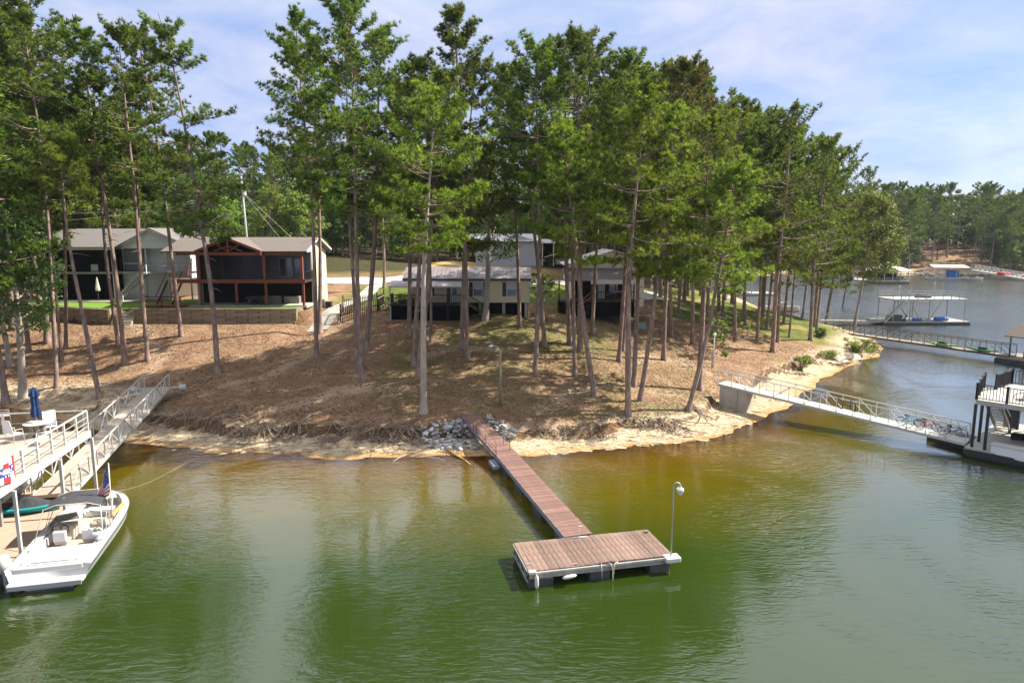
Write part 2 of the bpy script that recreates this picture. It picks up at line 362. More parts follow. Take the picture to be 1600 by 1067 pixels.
# the eroded bank face is dark bare earth
nrm = nn(t, 'ShaderNodeSeparateXYZ'); t.links.new(geo.outputs['True Normal'], nrm.inputs[0])
stp = nn(t, 'ShaderNodeMapRange'); stp.inputs[1].default_value = .86; stp.inputs[2].default_value = .62; t.links.new(nrm.outputs[2], stp.inputs[0])
c = mixc(t, stp.outputs[0], c, ramp(t, nf, [(.40, (.05, .03, .02)), (.60, (.26, .155, .085))]))
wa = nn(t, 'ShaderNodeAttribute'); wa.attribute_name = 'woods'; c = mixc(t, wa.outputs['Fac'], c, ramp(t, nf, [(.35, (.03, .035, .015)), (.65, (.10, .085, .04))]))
t.links.new(c, p.inputs['Base Color'])
bp = nn(t, 'ShaderNodeBump'); bp.inputs['Strength'].default_value = .9; bp.inputs['Distance'].default_value = .12
clump = ramp(t, tnoise(t, 2.6, 5, .7, coord='geo', dist=.5), [(.40, (0, 0, 0)), (.62, (1, 1, 1))]); t.links.new(tmath(t, 'ADD', tmath(t, 'ADD', nf, tmath(t, 'MULTIPLY', clump, .8)), tmath(t, 'MULTIPLY', nm, 1.2)), bp.inputs['Height']); t.links.new(bp.outputs[0], p.inputs['Normal']); t.links.new(p.outputs[0], o.inputs[0])
V = np.stack([X, Y, HZ], -1).reshape(-1, 3)
PTH = np.zeros(nx * ny); nrg = (V[:, 0] > -48) & (V[:, 0] < 30) & (V[:, 1] > 44) & (V[:, 1] < 84)
for pl in ([(212, 506), (232, 530), (250, 558), (225, 590)], [(345, 604), (420, 588), (470, 562), (515, 522), (535, 485)], [(1000, 560), (1060, 562), (1118, 588)], [(840, 640), (900, 612), (960, 600), (1060, 618)], [(430, 640), (520, 612), (640, 610)], [(640, 560), (700, 545), (800, 548)]):
    hp = hits(pl); vx = V[nrg]; wob_ = .35 * fbm(vx[:, 0] * .7, vx[:, 1] * .7, 91, 3)
    for a_, b_ in zip(hp[:-1], hp[1:]):
        ab = b_[:2] - a_[:2]; tt = np.clip(((vx[:, :2] - a_[:2]) @ ab) / (ab @ ab), 0, 1); dd = np.hypot(*(vx[:, :2] - a_[:2] - tt[:, None] * ab).T) + wob_
        PTH[nrg] = np.maximum(PTH[nrg], sstep(.95, .25, dd))
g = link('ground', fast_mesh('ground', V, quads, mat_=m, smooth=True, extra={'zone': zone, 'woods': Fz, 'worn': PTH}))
tag(g, 'brown pine straw bank sloping down to a sandy lake shore', None, kind='structure')

m, t = new_mat('lake_water'); o = nn(t, 'ShaderNodeOutputMaterial')
da = nn(t, 'ShaderNodeAttribute'); da.attribute_name = 'depth'
wob = tmath(t, 'MULTIPLY', tmath(t, 'SUBTRACT', tnoise(t, .28, 4, .6, coord='geo'), .5), 1.4)
dep = tmath(t, 'MAXIMUM', tmath(t, 'ADD', da.outputs['Fac'], tmath(t, 'MULTIPLY', wob, tmath(t, 'MINIMUM', da.outputs['Fac'], .7))), 0.)
murk = tmath(t, 'SUBTRACT', 1., tmath(t, 'POWER', 2.718, tmath(t, 'MULTIPLY', dep, -2.6)), True)
body = ramp(t, tmath(t, 'DIVIDE', dep, 4.0), [(.0, (.34, .185, .010)), (.12, (.140, .104, .002)), (.34, (.070, .068, .002)), (.66, (.022, .042, .0035)), (1., (.018, .036, .005))])
df = nn(t, 'ShaderNodeBsdfDiffuse'); t.links.new(body, df.inputs[0])
tr = nn(t, 'ShaderNodeBsdfTransparent'); tr.inputs[0].default_value = (.92, .68, .22, 1)
mm = nn(t, 'ShaderNodeMixShader'); t.links.new(murk, mm.inputs[0]); t.links.new(tr.outputs[0], mm.inputs[1]); t.links.new(df.outputs[0], mm.inputs[2])
r1 = tnoise(t, 2.4, 3, .55, (.7, 1.9, 1), 'geo', .7); r2 = tnoise(t, 9.0, 3, .6, (1.1, .8, 1), 'geo', .3); r3 = tnoise(t, .9, 2, .5, (.8, 1.5, 1), 'geo', .5)
gust = ramp(t, tnoise(t, .085, 3, .55, (1.3, .8, 1), 'geo', .8), [(.44, (.0, .0, .0)), (.62, (1, 1, 1))])
rip = tmath(t, 'ADD', tmath(t, 'MULTIPLY', r1, .75), tmath(t, 'ADD', tmath(t, 'MULTIPLY', r2, .16), tmath(t, 'MULTIPLY', r3, .8)))
bw = nn(t, 'ShaderNodeBump'); bw.inputs['Distance'].default_value = .085; t.links.new(rip, bw.inputs['Height'])
gp = nn(t, 'ShaderNodeNewGeometry'); gsp = nn(t, 'ShaderNodeSeparateXYZ'); t.links.new(gp.outputs['Position'], gsp.inputs[0])   # the open cove lies in the breeze, the near water in the lee of the bank
wind = nn(t, 'ShaderNodeMapRange'); wind.inputs[1].default_value = 62; wind.inputs[2].default_value = 120; t.links.new(gsp.outputs[1], wind.inputs[0])
t.links.new(tmath(t, 'ADD', tmath(t, 'MULTIPLY', gust, .58), tmath(t, 'ADD', tmath(t, 'MULTIPLY', wind.outputs[0], .65), .14)), bw.inputs['Strength'])
gl = nn(t, 'ShaderNodeBsdfGlossy'); gl.inputs['Roughness'].default_value = .035; t.links.new(bw.outputs[0], gl.inputs['Normal']); t.links.new(tmath(t, 'ADD', tmath(t, 'MULTIPLY', wind.outputs[0], .11), .03), gl.inputs['Roughness'])
fr = nn(t, 'ShaderNodeFresnel'); fr.inputs['IOR'].default_value = 1.62; t.links.new(bw.outputs[0], fr.inputs['Normal'])
ms = nn(t, 'ShaderNodeMixShader'); t.links.new(tmath(t, 'MULTIPLY', fr.outputs[0], 2.0, True), ms.inputs[0]); t.links.new(mm.outputs[0], ms.inputs[1]); t.links.new(gl.outputs[0], ms.inputs[2]); t.links.new(ms.outputs[0], o.inputs[0])
hq = HZ.ravel()[quads]; wq = quads[(hq.min(1) < .06)]
used = np.unique(wq); remap = np.full(nx * ny, -1); remap[used] = np.arange(len(used))
VW = V[used].copy(); VW[:, 2] = 0
wt = link('lake', fast_mesh('lake', VW, remap[wq], mat_=m, smooth=True, extra={'depth': np.maximum(-V[used][:, 2], 0)}))
tag(wt, 'olive green rippled lake water with tree reflections', None, kind='structure')
# road and path, draped a few centimetres above the ground
def strip(name, pts, width, mt, label, lift=.05, n=60):
    pts = np.array(pts, float); s = np.linspace(0, len(pts) - 1, n); P = np.stack([np.interp(s, np.arange(len(pts)), pts[:, i]) for i in (0, 1)], -1)
    d = np.gradient(P, axis=0); d /= np.linalg.norm(d, axis=1)[:, None]; nrm_ = np.stack([-d[:, 1], d[:, 0]], -1)
    W = np.linspace(-.5, .5, 7); Q = P[:, None] + nrm_[:, None] * W[None, :, None] * width
    z = height(Q[..., 0], Q[..., 1]) + lift; Vv = np.concatenate([Q, z[..., None]], -1).reshape(-1, 3)
    I = np.arange(n * 7).reshape(n, 7); q = np.stack([I[:-1, :-1], I[:-1, 1:], I[1:, 1:], I[1:, :-1]], -1).reshape(-1, 4)
    return tag(link(name, fast_mesh(name, Vv, q, mat_=mt, smooth=True)), label, kind='structure')
strip('road', [(-120, 108), (-70, 107), (-30, 106.5), (0, 105), (14, 100), (20, 92)], 7.5, mat('pale_road', (.46, .43, .39), .9, .1, .4, .05, coord='geo'), 'pale concrete road behind the cabins', .10)
strip('gravel_path', [(-20.2, 70.2), (-20.6, 75), (-20.0, 82), (-19.5, 92), (-19.8, 103)], 2.2, mat('grey_gravel', (.36, .34, .31), .95, .35, 5, .4, coord='geo'), 'grey gravel path beside the brown cabin', .05)
# ------------------------------------------------------------------ trees
BARK = mat('pine_bark', (.23, .165, .135), .95, .6, 5, 1.0, stretch=(1, 1, .25), bscale=9)
BARK2 = mat('pale_bark', (.36, .31, .26), .95, .3, 3, .5, stretch=(1, 1, .3), bscale=9)
NEEDLE = leaf_mat('pine_needles', (.020, .050, .006), (.195, .275, .024))
NEEDLE_Y = leaf_mat('bright_pine_needles', (.038, .080, .008), (.285, .375, .030))
NEEDLE_R = leaf_mat('browning_pine_needles', (.040, .068, .012), (.210, .245, .032), autumn=(.17, .085, .025))
LEAF_D = leaf_mat('dark_oak_leaves', (.028, .060, .014), (.100, .165, .034))
LEAF_M = leaf_mat('green_leaves', (.070, .130, .016), (.240, .340, .050))
LEAF_R = leaf_mat('olive_leaves', (.065, .105, .014), (.20, .25, .035), autumn=(.16, .10, .03))
def tubes(P, R, n):
    """P (B,K,3) centre lines, R (B,K) radii -> verts, quads"""
    B, K, _ = P.shape
    D = np.gradient(P, axis=1); D /= np.linalg.norm(D, axis=2, keepdims=True) + 1e-9
    up = np.where(np.abs(D[..., 2:3]) < .9, np.array([0, 0, 1.]), np.array([1., 0, 0]))
    A = np.cross(D, up); A /= np.linalg.norm(A, axis=2, keepdims=True) + 1e-9; Bv = np.cross(A, D)
    th = np.arange(n) * 2 * pi / n
    V = P[:, :, None] + (A[:, :, None] * np.cos(th)[:, None] + Bv[:, :, None] * np.sin(th)[:, None]) * R[:, :, None, None]
    I = np.arange(B * K * n).reshape(B, K, n); J = np.roll(I, -1, axis=2)
    q = np.stack([I[:, :-1], J[:, :-1], J[:, 1:], I[:, 1:]], -1).reshape(-1, 4)
    return V.reshape(-1, 3), q
def merge(parts):
    V = []; Q = []; b = 0
    for v, q in parts: V.append(v); Q.append(q + b); b += len(v)
    return np.concatenate(V), np.concatenate(Q)
def needles(r, Cn, ax_, rad, nb, wid):
    """bursts of blade triangles at tuft centres Cn (M,3), leaning along ax_ (M,3)"""
    M = len(Cn); d = r.normal(size=(M, nb, 3)); d /= np.linalg.norm(d, axis=2, keepdims=True)
    d = d * .95 + ax_[:, None] * .65 + np.array([0, 0, .30]); d /= np.linalg.norm(d, axis=2, keepdims=True)
    s = np.cross(d, r.normal(size=(M, nb, 3))); s /= np.linalg.norm(s, axis=2, keepdims=True) + 1e-9
    ln = rad * r.uniform(.75, 1.2, (M, nb, 1)); c = Cn[:, None] + d * .02
    V = np.stack([c - s * wid * .8, c + s * wid * .8, c + d * ln], 2).reshape(-1, 3)
    Q = np.arange(M * nb * 3).reshape(-1, 3)
    return V, Q
def pine_mesh(seed, base, top, cs, R, r0, nbr=34, nb=9, ntw=8, ntf=5, trad=.27, wid=.05, bend=.35, bottom=1.0, sides=9, flat=.0):
    r = np.random.default_rng(seed); base = np.array(base, float); H = np.array(top, float) - base; Ht = np.linalg.norm(H)
    t = np.concatenate([[0, .012, .04], np.linspace(.09, 1, 14)]); ph = r.uniform(0, 6.28, 4)
    T = H[None] * t[:, None]
    T[:, 0] += bend * (np.sin(t * pi) * cos(ph[0]) + .35 * np.sin(t * 2.3 * pi + ph[1]) * t); T[:, 1] += bend * (np.sin(t * pi) * sin(ph[0]) + .3 * np.sin(t * 2 * pi + ph[2]) * t)
    rad = r0 * (1 - t) ** .75 * .92 + .02; rad[0] *= 1.75; rad[1] *= 1.22; rad *= 1 + .05 * r.normal(size=len(t))
    T[0, 2] -= .35
    trunk_ = tubes(T[None], rad[None], sides); parts = []
    f = lambda h: np.stack([np.interp(h, t, T[:, i]) for i in range(3)], -1)
    u = np.sort(r.uniform(0, 1, nbr)) ** .92; h = cs + (1 - cs) * u * .985
    az = np.arange(nbr) * 2.4 + r.uniform(-.6, .6, nbr)
    Lb = R * ((1 - u ** 2.8) ** .62 * .92 + .10) * r.uniform(.55, 1.15, nbr) * np.minimum(1, bottom * .55 + u * 2.2)
    el = -.06 + .95 * u ** 2.0 + r.uniform(-.18, .22, nbr)
    s = np.linspace(0, 1, 5)
    dirh = np.stack([np.cos(az), np.sin(az), 0 * az], -1)
    P = f(h)[:, None] + dirh[:, None] * (Lb * np.cos(el))[:, None, None] * s[None, :, None]
    P[..., 2] += Lb[:, None] * (s[None] * np.sin(el)[:, None] - .16 * s[None] + .30 * s[None] ** 2)
    side = np.stack([-np.sin(az), np.cos(az), 0 * az], -1)
    P += side[:, None] * (np.sin(s * 4)[None] * r.uniform(-.07, .07, (nbr, 1)) * Lb[:, None])[..., None]
    rb = (.022 + .011 * Lb)[:, None] * (1.05 - .85 * s)[None]
    parts.append(tubes(P, rb, 4))
    # twigs
    st = np.linspace(.22, 1, ntw)[None] + r.uniform(-.04, .04, (nbr, ntw)); st = np.clip(st, 0, 1)
    i0 = np.minimum((st * 4).astype(int), 3); fr_ = st * 4 - i0
    bi = np.arange(nbr)[:, None]
    Pt = P[bi, i0] * (1 - fr_)[..., None] + P[bi, i0 + 1] * fr_[..., None]
    sg = np.where(np.arange(ntw) % 2 == 0, 1, -1)[None] * r.uniform(.45, 1.35, (nbr, ntw)); sg[:, -1] *= .15
    a2 = az[:, None] + sg; e2 = el[:, None] * .6 + r.uniform(-.05, .5, (nbr, ntw))
    l2 = np.maximum(.38, Lb[:, None] * .42 * (1.25 - st) * r.uniform(.7, 1.2, (nbr, ntw)))
    d2 = np.stack([np.cos(a2) * np.cos(e2), np.sin(a2) * np.cos(e2), np.sin(e2)], -1)
    Tw = Pt[:, :, None] + d2[:, :, None] * (l2[..., None] * np.array([0, .55, 1.]))[..., None]
    Tw[..., 2] += (l2[..., None] * np.array([0, .03, .16]))
    K = nbr * ntw; Tw = Tw.reshape(K, 3, 3); l2f = l2.reshape(K)
    parts.append(tubes(Tw, np.broadcast_to(np.array([.022, .016, .008]), (K, 3)), 3))
    # bare dead limbs below the crown
    nd = r.integers(3, 8); hd = r.uniform(cs * .62, cs * 1.05, nd); ad = r.uniform(0, 6.28, nd); ld = r.uniform(.5, 2.0, nd); sd_ = np.linspace(0, 1, 4)
    Pd = f(hd)[:, None] + np.stack([np.cos(ad), np.sin(ad), 0 * ad], -1)[:, None] * (ld[:, None] * sd_)[..., None]; Pd[..., 2] += ld[:, None] * (.1 * sd_ - .25 * sd_ ** 2)
    parts.append(tubes(Pd, np.broadcast_to(np.array([.035, .028, .018, .008]), (nd, 4)), 4))
    tv, tq = merge(parts)
    # tufts
    g = np.linspace(.30, 1.02, ntf)[None] + r.uniform(-.06, .06, (K, ntf))
    Cn = Tw[:, 0:1] * (1 - g)[..., None] + Tw[:, 2:3] * g[..., None] + r.normal(size=(K, ntf, 3)) * (.10 + .05 * l2f)[:, None, None]
    ax_ = (Tw[:, 2] - Tw[:, 0]); ax_ /= np.linalg.norm(ax_, axis=1, keepdims=True) + 1e-9
    keep = r.uniform(size=(K, ntf)) < .90
    Cn = Cn[keep]; axx = np.repeat(ax_[:, None], ntf, 1)[keep]
    cv, cq = needles(r, Cn, axx, trad, nb, wid)
    tint = np.repeat(np.clip(r.normal(.42, .28, len(Cn)) , 0, 1), nb * 3) ; tip = np.tile(np.array([-.15, -.15, .18]), len(Cn) * nb)
    return (*trunk_, tv, tq), (cv, cq, np.clip(tint + tip, 0, 1))
def leafmesh(nm, cr, m_): return fast_mesh(nm, cr[0], cr[1] if cr[1].shape[1] == 4 else None, cr[1] if cr[1].shape[1] == 3 else None, mat_=m_, tint=cr[2])
def place_tree(name, base, tr, cr, bark, leafm, label, cat, group=None, crown='crown'):
    root = thing(name, base, label, cat, group)
    link('trunk', fast_mesh('trunk', tr[0], tr[1], mat_=bark, smooth=True), root)
    if len(tr) > 2: link('limbs', fast_mesh('limbs', tr[2], tr[3], mat_=BARK), root)['kind'] = 'stuff'
    link(crown, leafmesh(crown, cr, leafm), root)
    return root
def leaf_cloud(r, centres, radii, n, size):
    """n leaves round each centre, thicker near the clump surface"""
    M = len(centres); d = r.normal(size=(M, n, 3)); d /= np.linalg.norm(d, axis=2, keepdims=True)
    p = centres[:, None] + d * (radii[:, None, None] * r.uniform(.25, 1.05, (M, n, 1)) ** .6) * np.array([1, 1, .7])
    a = r.normal(size=(M, n, 3)) * .7 + d * .6 + np.array([0, 0, .5]); a /= np.linalg.norm(a, axis=2, keepdims=True)
    s = np.cross(a, r.normal(size=(M, n, 3))); s /= np.linalg.norm(s, axis=2, keepdims=True) + 1e-9; b = np.cross(a, s)
    sz = size * r.uniform(.6, 1.2, (M, n, 1))
    V = np.stack([p - s * sz * .5, p - b * sz * .32, p + s * sz * .5, p + b * sz * .32], 2).reshape(-1, 3)
    tint = np.repeat((r.uniform(.2, .8, (M, 1)) + r.normal(0, .16, (M, n))).ravel(), 4)
    return V, np.arange(M * n * 4).reshape(-1, 4), np.clip(tint, 0, 1)
def broad_mesh(seed, base, top, cs, R, r0, ncl=90, nl=60, size=.24, bend=.3):
    r = np.random.default_rng(seed); base = np.array(base, float); H = np.array(top, float) - base
    t = np.linspace(0, 1, 10); T = H[None] * t[:, None] * .93; ph = r.uniform(0, 6.28, 2)
    T[:, 0] += bend * np.sin(t * pi) * cos(ph[0]); T[:, 1] += bend * np.sin(t * pi) * sin(ph[0]); T[0, 2] -= .3
    rad = r0 * (1 - t) ** .7 + .02; rad[0] *= 1.4
    parts = [tubes(T[None], rad[None], 9)]
    f = lambda h: np.stack([np.interp(h, t, T[:, i]) for i in range(3)], -1)
    nL = 18; u = np.sort(r.uniform(0, 1, nL)); h = cs * .9 + (.95 - cs * .9) * u; az = np.arange(nL) * 2.4 + r.uniform(-.5, .5, nL)
    Lb = R * np.sin(np.clip(u * .8 + .22, 0, 1) * pi) ** .6 * r.uniform(.6, 1.0, nL); s = np.linspace(0, 1, 5)
    P = f(h)[:, None] + np.stack([np.cos(az), np.sin(az), 0 * az], -1)[:, None] * (Lb[:, None] * s)[..., None]
    P[..., 2] += Lb[:, None] * (.55 * s + .15 * s * s)[None]
    parts.append(tubes(P, (.03 + .02 * Lb)[:, None] * (1.05 - .85 * s)[None], 5))
    ce = []
    for k in range(ncl):
        if k < nL * 3:
            i = k % nL; q = P[i, 4 - (k // nL)] ; c = q + r.normal(size=3) * .25 * R * .5
        else:
            uu = r.uniform(0, 1); c = f(np.array([cs + (1 - cs) * uu]))[0]; w_ = R * math.sin(min(1, uu * .8 + .2) * pi) ** .5 * r.uniform(.45, 1.0); a = r.uniform(0, 6.28)
            c = c + np.array([cos(a) * w_, sin(a) * w_, r.uniform(-.4, .8)])
        ce.append(c)
    ce = np.array(ce); rd = r.uniform(.14, .30, ncl) * R * .9
    return merge(parts), leaf_cloud(r, ce, rd, nl, size)

# the pines on the bank: base pixel, top pixel, pixel row where the crown begins, crown reach in metres, trunk radius, words for the label, options
PINES = [
 (74, 535, 44, -70, 320, 4.0, .25, 'tall thick pine leaning left behind the dark leafy tree at the left edge', {}),
 (30, 537, 5, -20, 300, 3.6, .18, 'thin pine half hidden behind the pale forked trunk at the far left', {}),
 (89, 605, 40, 30, 300, 3.8, .19, 'slim pine near the blue folded umbrella, leaning left', {}),
 (103, 544, 96, 55, 300, 3.4, .18, 'very straight slim pine in front of the dark screened porch', {}),
 (97, 565, 60, 130, 330, 3.0, .15, 'thinnest crooked pine left of the screened porch', {}),
 (156, 622, 92, 215, 330, 2.3, .20, 'bare leaning pine above the left gangway, with a small bright crown', {'n': 22, 'y': 1}),
 (196, 569, 122, 48, 330, 3.6, .25, 'thick pine of the leaning pair in front of the grey cabin roof', {}),
 (185, 540, 146, 120, 300, 3.0, .18, 'thinner pine of the leaning pair in front of the grey cabin roof', {}),
 (231, 563, 186, 42, 300, 3.2, .20, 'leaning pine right of the stone steps in the timber wall', {}),
 (228, 527, 214, 120, 320, 3.0, .18, 'straight pine rising right behind the steps in the timber wall', {}),
 (283, 525, 216, 40, 360, 3.0, .20, 'slightly leaning pine before the wooden stairs of the brown porch', {}),
 (340, 585, 240, 14, 400, 3.3, .23, 'strongly leaning pine in front of the left half of the brown porch', {'n': 40, 'bend': 1.1}),
 (495, 561, 462, 22, 320, 3.2, .20, 'tall narrow dark tufted pine, front of the pair by the brown porch', {'n': 46, 'd': 1}),
 (499, 521, 487, 60, 310, 3.0, .22, 'rear pine of the pair at the end of the brown porch', {}),
 (560, 579, 538, 60, 330, 3.0, .17, 'slender pine just left of the tallest central pine', {}),
 (566, 594, 549, 0, 340, 4.0, .20, 'tallest central pine, its tip touching the top of the photo', {'n': 46}),
 (572, 549, 596, 50, 330, 3.6, .25, 'dark thick pine directly behind the tallest central pine', {}),
 (600, 450, 594, 262, 380, 2.2, .22, 'short pine standing alone on the lawn by the road', {'n': 26}),
 (639, 526, 628, 130, 320, 3.2, .22, 'left pine of the pair before the mobile home porch', {}),
 (646, 573, 655, 100, 330, 3.4, .22, 'dark trunked right pine of the pair before the mobile home porch', {}),
 (653, 590, 690, 115, 380, 3.4, .24, 'thick pine just behind the pale barked front pine', {}),
 (662, 645, 678, 150, 400, 3.7, .24, 'pale barked pine closest to the water left of the rock pile', {'n': 40, 'y': 1, 'pale': 1}),
 (673, 534, 668, 230, 380, 2.2, .13, 'thin reddish pine between the pale pine and the mobile home', {'n': 22}),
 (721, 546, 742, 85, 400, 3.0, .21, 'rear one of two crossing pines in front of the mobile home door', {}),
 (731, 561, 713, 20, 390, 3.5, .21, 'front one of two crossing pines in front of the mobile home door', {'n': 44}),
 (812, 511, 792, 108, 340, 3.2, .20, 'pine standing right by the right end of the mobile home', {}),
 (836, 586, 836, 74, 300, 3.5, .20, 'very straight pine between the street lamp and the mobile home corner', {'n': 40}),
 (851, 542, 806, 150, 330, 2.8, .20, 'pine leaning strongly left at the right end of the mobile home', {}),
 (890, 538, 882, 66, 330, 3.6, .23, 'left pine of the dense trio left of the cream gabled house', {}),
 (898, 588, 905, 56, 330, 3.7, .18, 'slim front pine of the trio left of the cream gabled house', {'n': 40}),
 (906, 550, 925, 66, 340, 3.6, .25, 'thick pine of the trio left of the cream gabled house', {}),
 (929, 620, 880, 190, 420, 3.3, .22, 'front pine leaning left with twisted dead limbs before the gabled house', {'y': 1}),
 (925, 523, 938, 90, 330, 3.2, .20, 'dark pine beside the wooden stair rail of the gabled house', {}),
 (967, 565, 984, 84, 330, 3.6, .20, 'pine crossing the dark porch of the gabled house', {}),
 (973, 548, 990, 110, 330, 3.2, .18, 'slim pine close behind the one crossing the dark porch', {}),
 (981, 649, 1006, 140, 380, 3.4, .23, 'front pine at the bank edge casting a long shadow on the sand', {'y': 1}),
 (990, 603, 1000, 120, 350, 3.4, .20, 'straight pine behind the front pine at the bank edge', {}),
 (1000, 626, 1052, 170, 400, 3.0, .20, 'pine leaning right beside the front pine at the bank edge', {'y': 1}),
 (1037, 563, 1082, 94, 340, 3.6, .22, 'curving pine leaning right above the green utility box', {'n': 40, 'bend': .8, 'r': 1}),
 (1049, 526, 1058, 96, 340, 3.4, .20, 'pale green mossy pine behind the curving one', {}),
 (1082, 538, 1092, 112, 340, 3.6, .22, 'dark pine behind the big front pine left of the white gangway', {'r': 1}),
 (1092, 609, 1108, 185, 400, 4.6, .26, 'big front pine with bright spreading crown left of the white gangway', {'n': 46, 'y': 1}),
 (1075, 642, 1150, 262, 440, 3.3, .19, 'slender pine leaning hard right from the exposed roots on the sand', {'y': 1, 'n': 32}),
 (1149, 532, 1158, 150, 370, 3.6, .19, 'pine standing just right of the small white globe lamp', {}),
 (1129, 492, 1140, 128, 360, 3.6, .20, 'pine on the sunny lawn edge behind the globe lamp', {'r': 1}),
 (1162, 501, 1178, 165, 360, 3.6, .22, 'leaning dark pine at the edge of the sunny lawn', {}),
 (1192, 496, 1204, 168, 360, 3.6, .21, 'dark pine in front of the white boat docks behind the point', {}),
 (1198, 515, 1216, 180, 370, 3.2, .17, 'slim leaning pine left of the tall pine on the point', {}),
 (1207, 550, 1240, 170, 400, 4.6, .27, 'tall pine with branching grey limbs on the point', {'n': 46, 'bend': .6}),
 (1224, 507, 1250, 195, 370, 3.6, .19, 'dark pine directly right of the tall pine on the point', {}),
 (1233, 527, 1246, 230, 380, 3.0, .13, 'thin short pine on the point', {}),
 (1266, 532, 1294, 222, 420, 4.8, .23, 'grey leaning pine at the tip of the point', {'n': 42}),
 (1253, 500, 1288, 250, 380, 3.0, .17, 'leaning pine with water seen behind it on the point', {}),
 (1290, 505, 1330, 222, 430, 5.0, .26, 'thick dark pine last on the point before the dark gangway', {'n': 44}),
 (1312, 503, 1362, 262, 430, 4.6, .18, 'rearmost pine leaning out over the cove at the tip of the point', {'n': 40}),
 (1164, 508, 1172, 200, 370, 3.2, .17, 'slim pine between the lawn and the boat docks', {}),
]
bases = hits([(p_[0], p_[1]) for p_ in PINES])
for k, (pr, b) in enumerate(zip(PINES, bases)):
    u, v, ut, vt, vc, R_, r0, lab, op = pr
    top = PY(ut, vt + 6, b[1] + random.uniform(-.4, .8)); cs = (v - vc - (26 if u > 940 else -16)) / (v - vt)
    far = b[1] > 62
    tr, cr = pine_mesh(100 + k, b, top, cs, R_ * 1.16, r0, nbr=int(op.get('n', 34) * 1.12), nb=12 if far else 17, ntw=9, ntf=6, bend=op.get('bend', .35), trad=.31, wid=.046 if far else .034)
    place_tree('pine_tree', b, tr, cr, BARK2 if op.get('pale') else BARK, NEEDLE_Y if op.get('y') else NEEDLE_R if op.get('r') else NEEDLE, lab, 'pine tree')
# more pines: a dense stand on the peninsula and behind the cabins, from a few grown crowns
PROTO = []
for k in range(7):
    H_ = [24, 27, 22, 26, 25, 29, 23][k]
    PROTO.append(pine_mesh(300 + k, (0, 0, 0), (random.uniform(-1, 1), random.uniform(-1, 1), H_), [.30, .36, .26, .32, .38, .34, .25][k], [5.2, 4.6, 5.4, 4.9, 4.8, 5.2, 4.7][k], .22, nbr=40, nb=12, ntw=7, ntf=7, trad=.40, wid=.075, sides=7) + (H_,))
PM = []
for (tr, cr, H_) in PROTO:
    tv_, tq_ = merge([(tr[0], tr[1]), (tr[2], tr[3])]); PM.append((fast_mesh('trunk', tv_, tq_, mat_=BARK, smooth=True), leafmesh('crown', cr, NEEDLE), H_))
def copy_pine(x, y, ztop, label, group, k=None):
    k = random.randrange(7) if k is None else k; tm_, cm_, H_ = PM[k]; z = gz(x, y)
    root = thing('pine_tree', (x, y, z), label, 'pine tree', group); s = (ztop - z) / H_
    root.scale = (s * random.uniform(.9, 1.1),) * 2 + (s,); root.rotation_euler = (random.uniform(-.03, .03), random.uniform(-.03, .03), random.uniform(0, 6.28))
    link('trunk', tm_, root); link('crown', cm_, root); return root
# skyline of the peninsula: top row by column of the photograph
SKY_U = [780, 850, 905, 960, 1010, 1060, 1110, 1160, 1200, 1260, 1300, 1340, 1380, 1420]
SKY_V = [120, 84, 62, 84, 96, 100, 150, 172, 178, 205, 236, 240, 300, 350]
cand = []
rr = random.Random(5)
tries = 0
while len(cand) < 62 and tries < 6000:
    tries += 1
    x = rr.uniform(14, 47); y = rr.uniform(62, 170)
    if x < 20 + (y - 62) * 0 and y < 84: continue
    if float(shore_sd(np.array([x]), np.array([y]))[0]) < 4.5: continue
    if any((x - a) ** 2 + (y - b_) ** 2 < 11 for a, b_ in cand): continue
    if any((x - b_[0]) ** 2 + (y - b_[1]) ** 2 < 6 for b_ in bases): continue
    u = 800 + x / y * 1067
    if 1085 < u < 1180 and 78 < y and rr.random() < .75: continue      # the sunny lawn stays open
    cand.append((x, y))
for x, y in cand:
    u = 800 + x / y * 1067; v = np.interp(u, SKY_U, SKY_V) + rr.uniform(0, 38); zt = PY(u, v, y)[2]; z = gz(x, y)
    zt = min(zt, z + rr.uniform(29, 35)); 
    if zt - z < 10: continue
    copy_pine(x, y, zt, 'pine crowding the %s of the point behind the front row' % ('middle' if y < 90 else 'far end'), 'pines crowding the %s of the point' % ('middle' if y < 90 else 'far end'))
# left: the stand behind and beside the grey cabin
for (u, yd, v, ) in [(-30, 62, -60), (-10, 56, 10), (15, 70, -40), (35, 66, 60), (60, 78, 90), (-25, 75, 30), (150, 98, 150), (120, 98, 170), (195, 99, 150), (90, 96, 130), (40, 92, 130), (10, 88, 90), (225, 104, 190), (170, 110, 190)]:
    x = (u - 800) / 1067 * yd
    copy_pine(x, yd, PY(u, v, yd)[2], 'pine in the close stand round the grey roofed cabin', 'pines beside and behind the grey cabin')
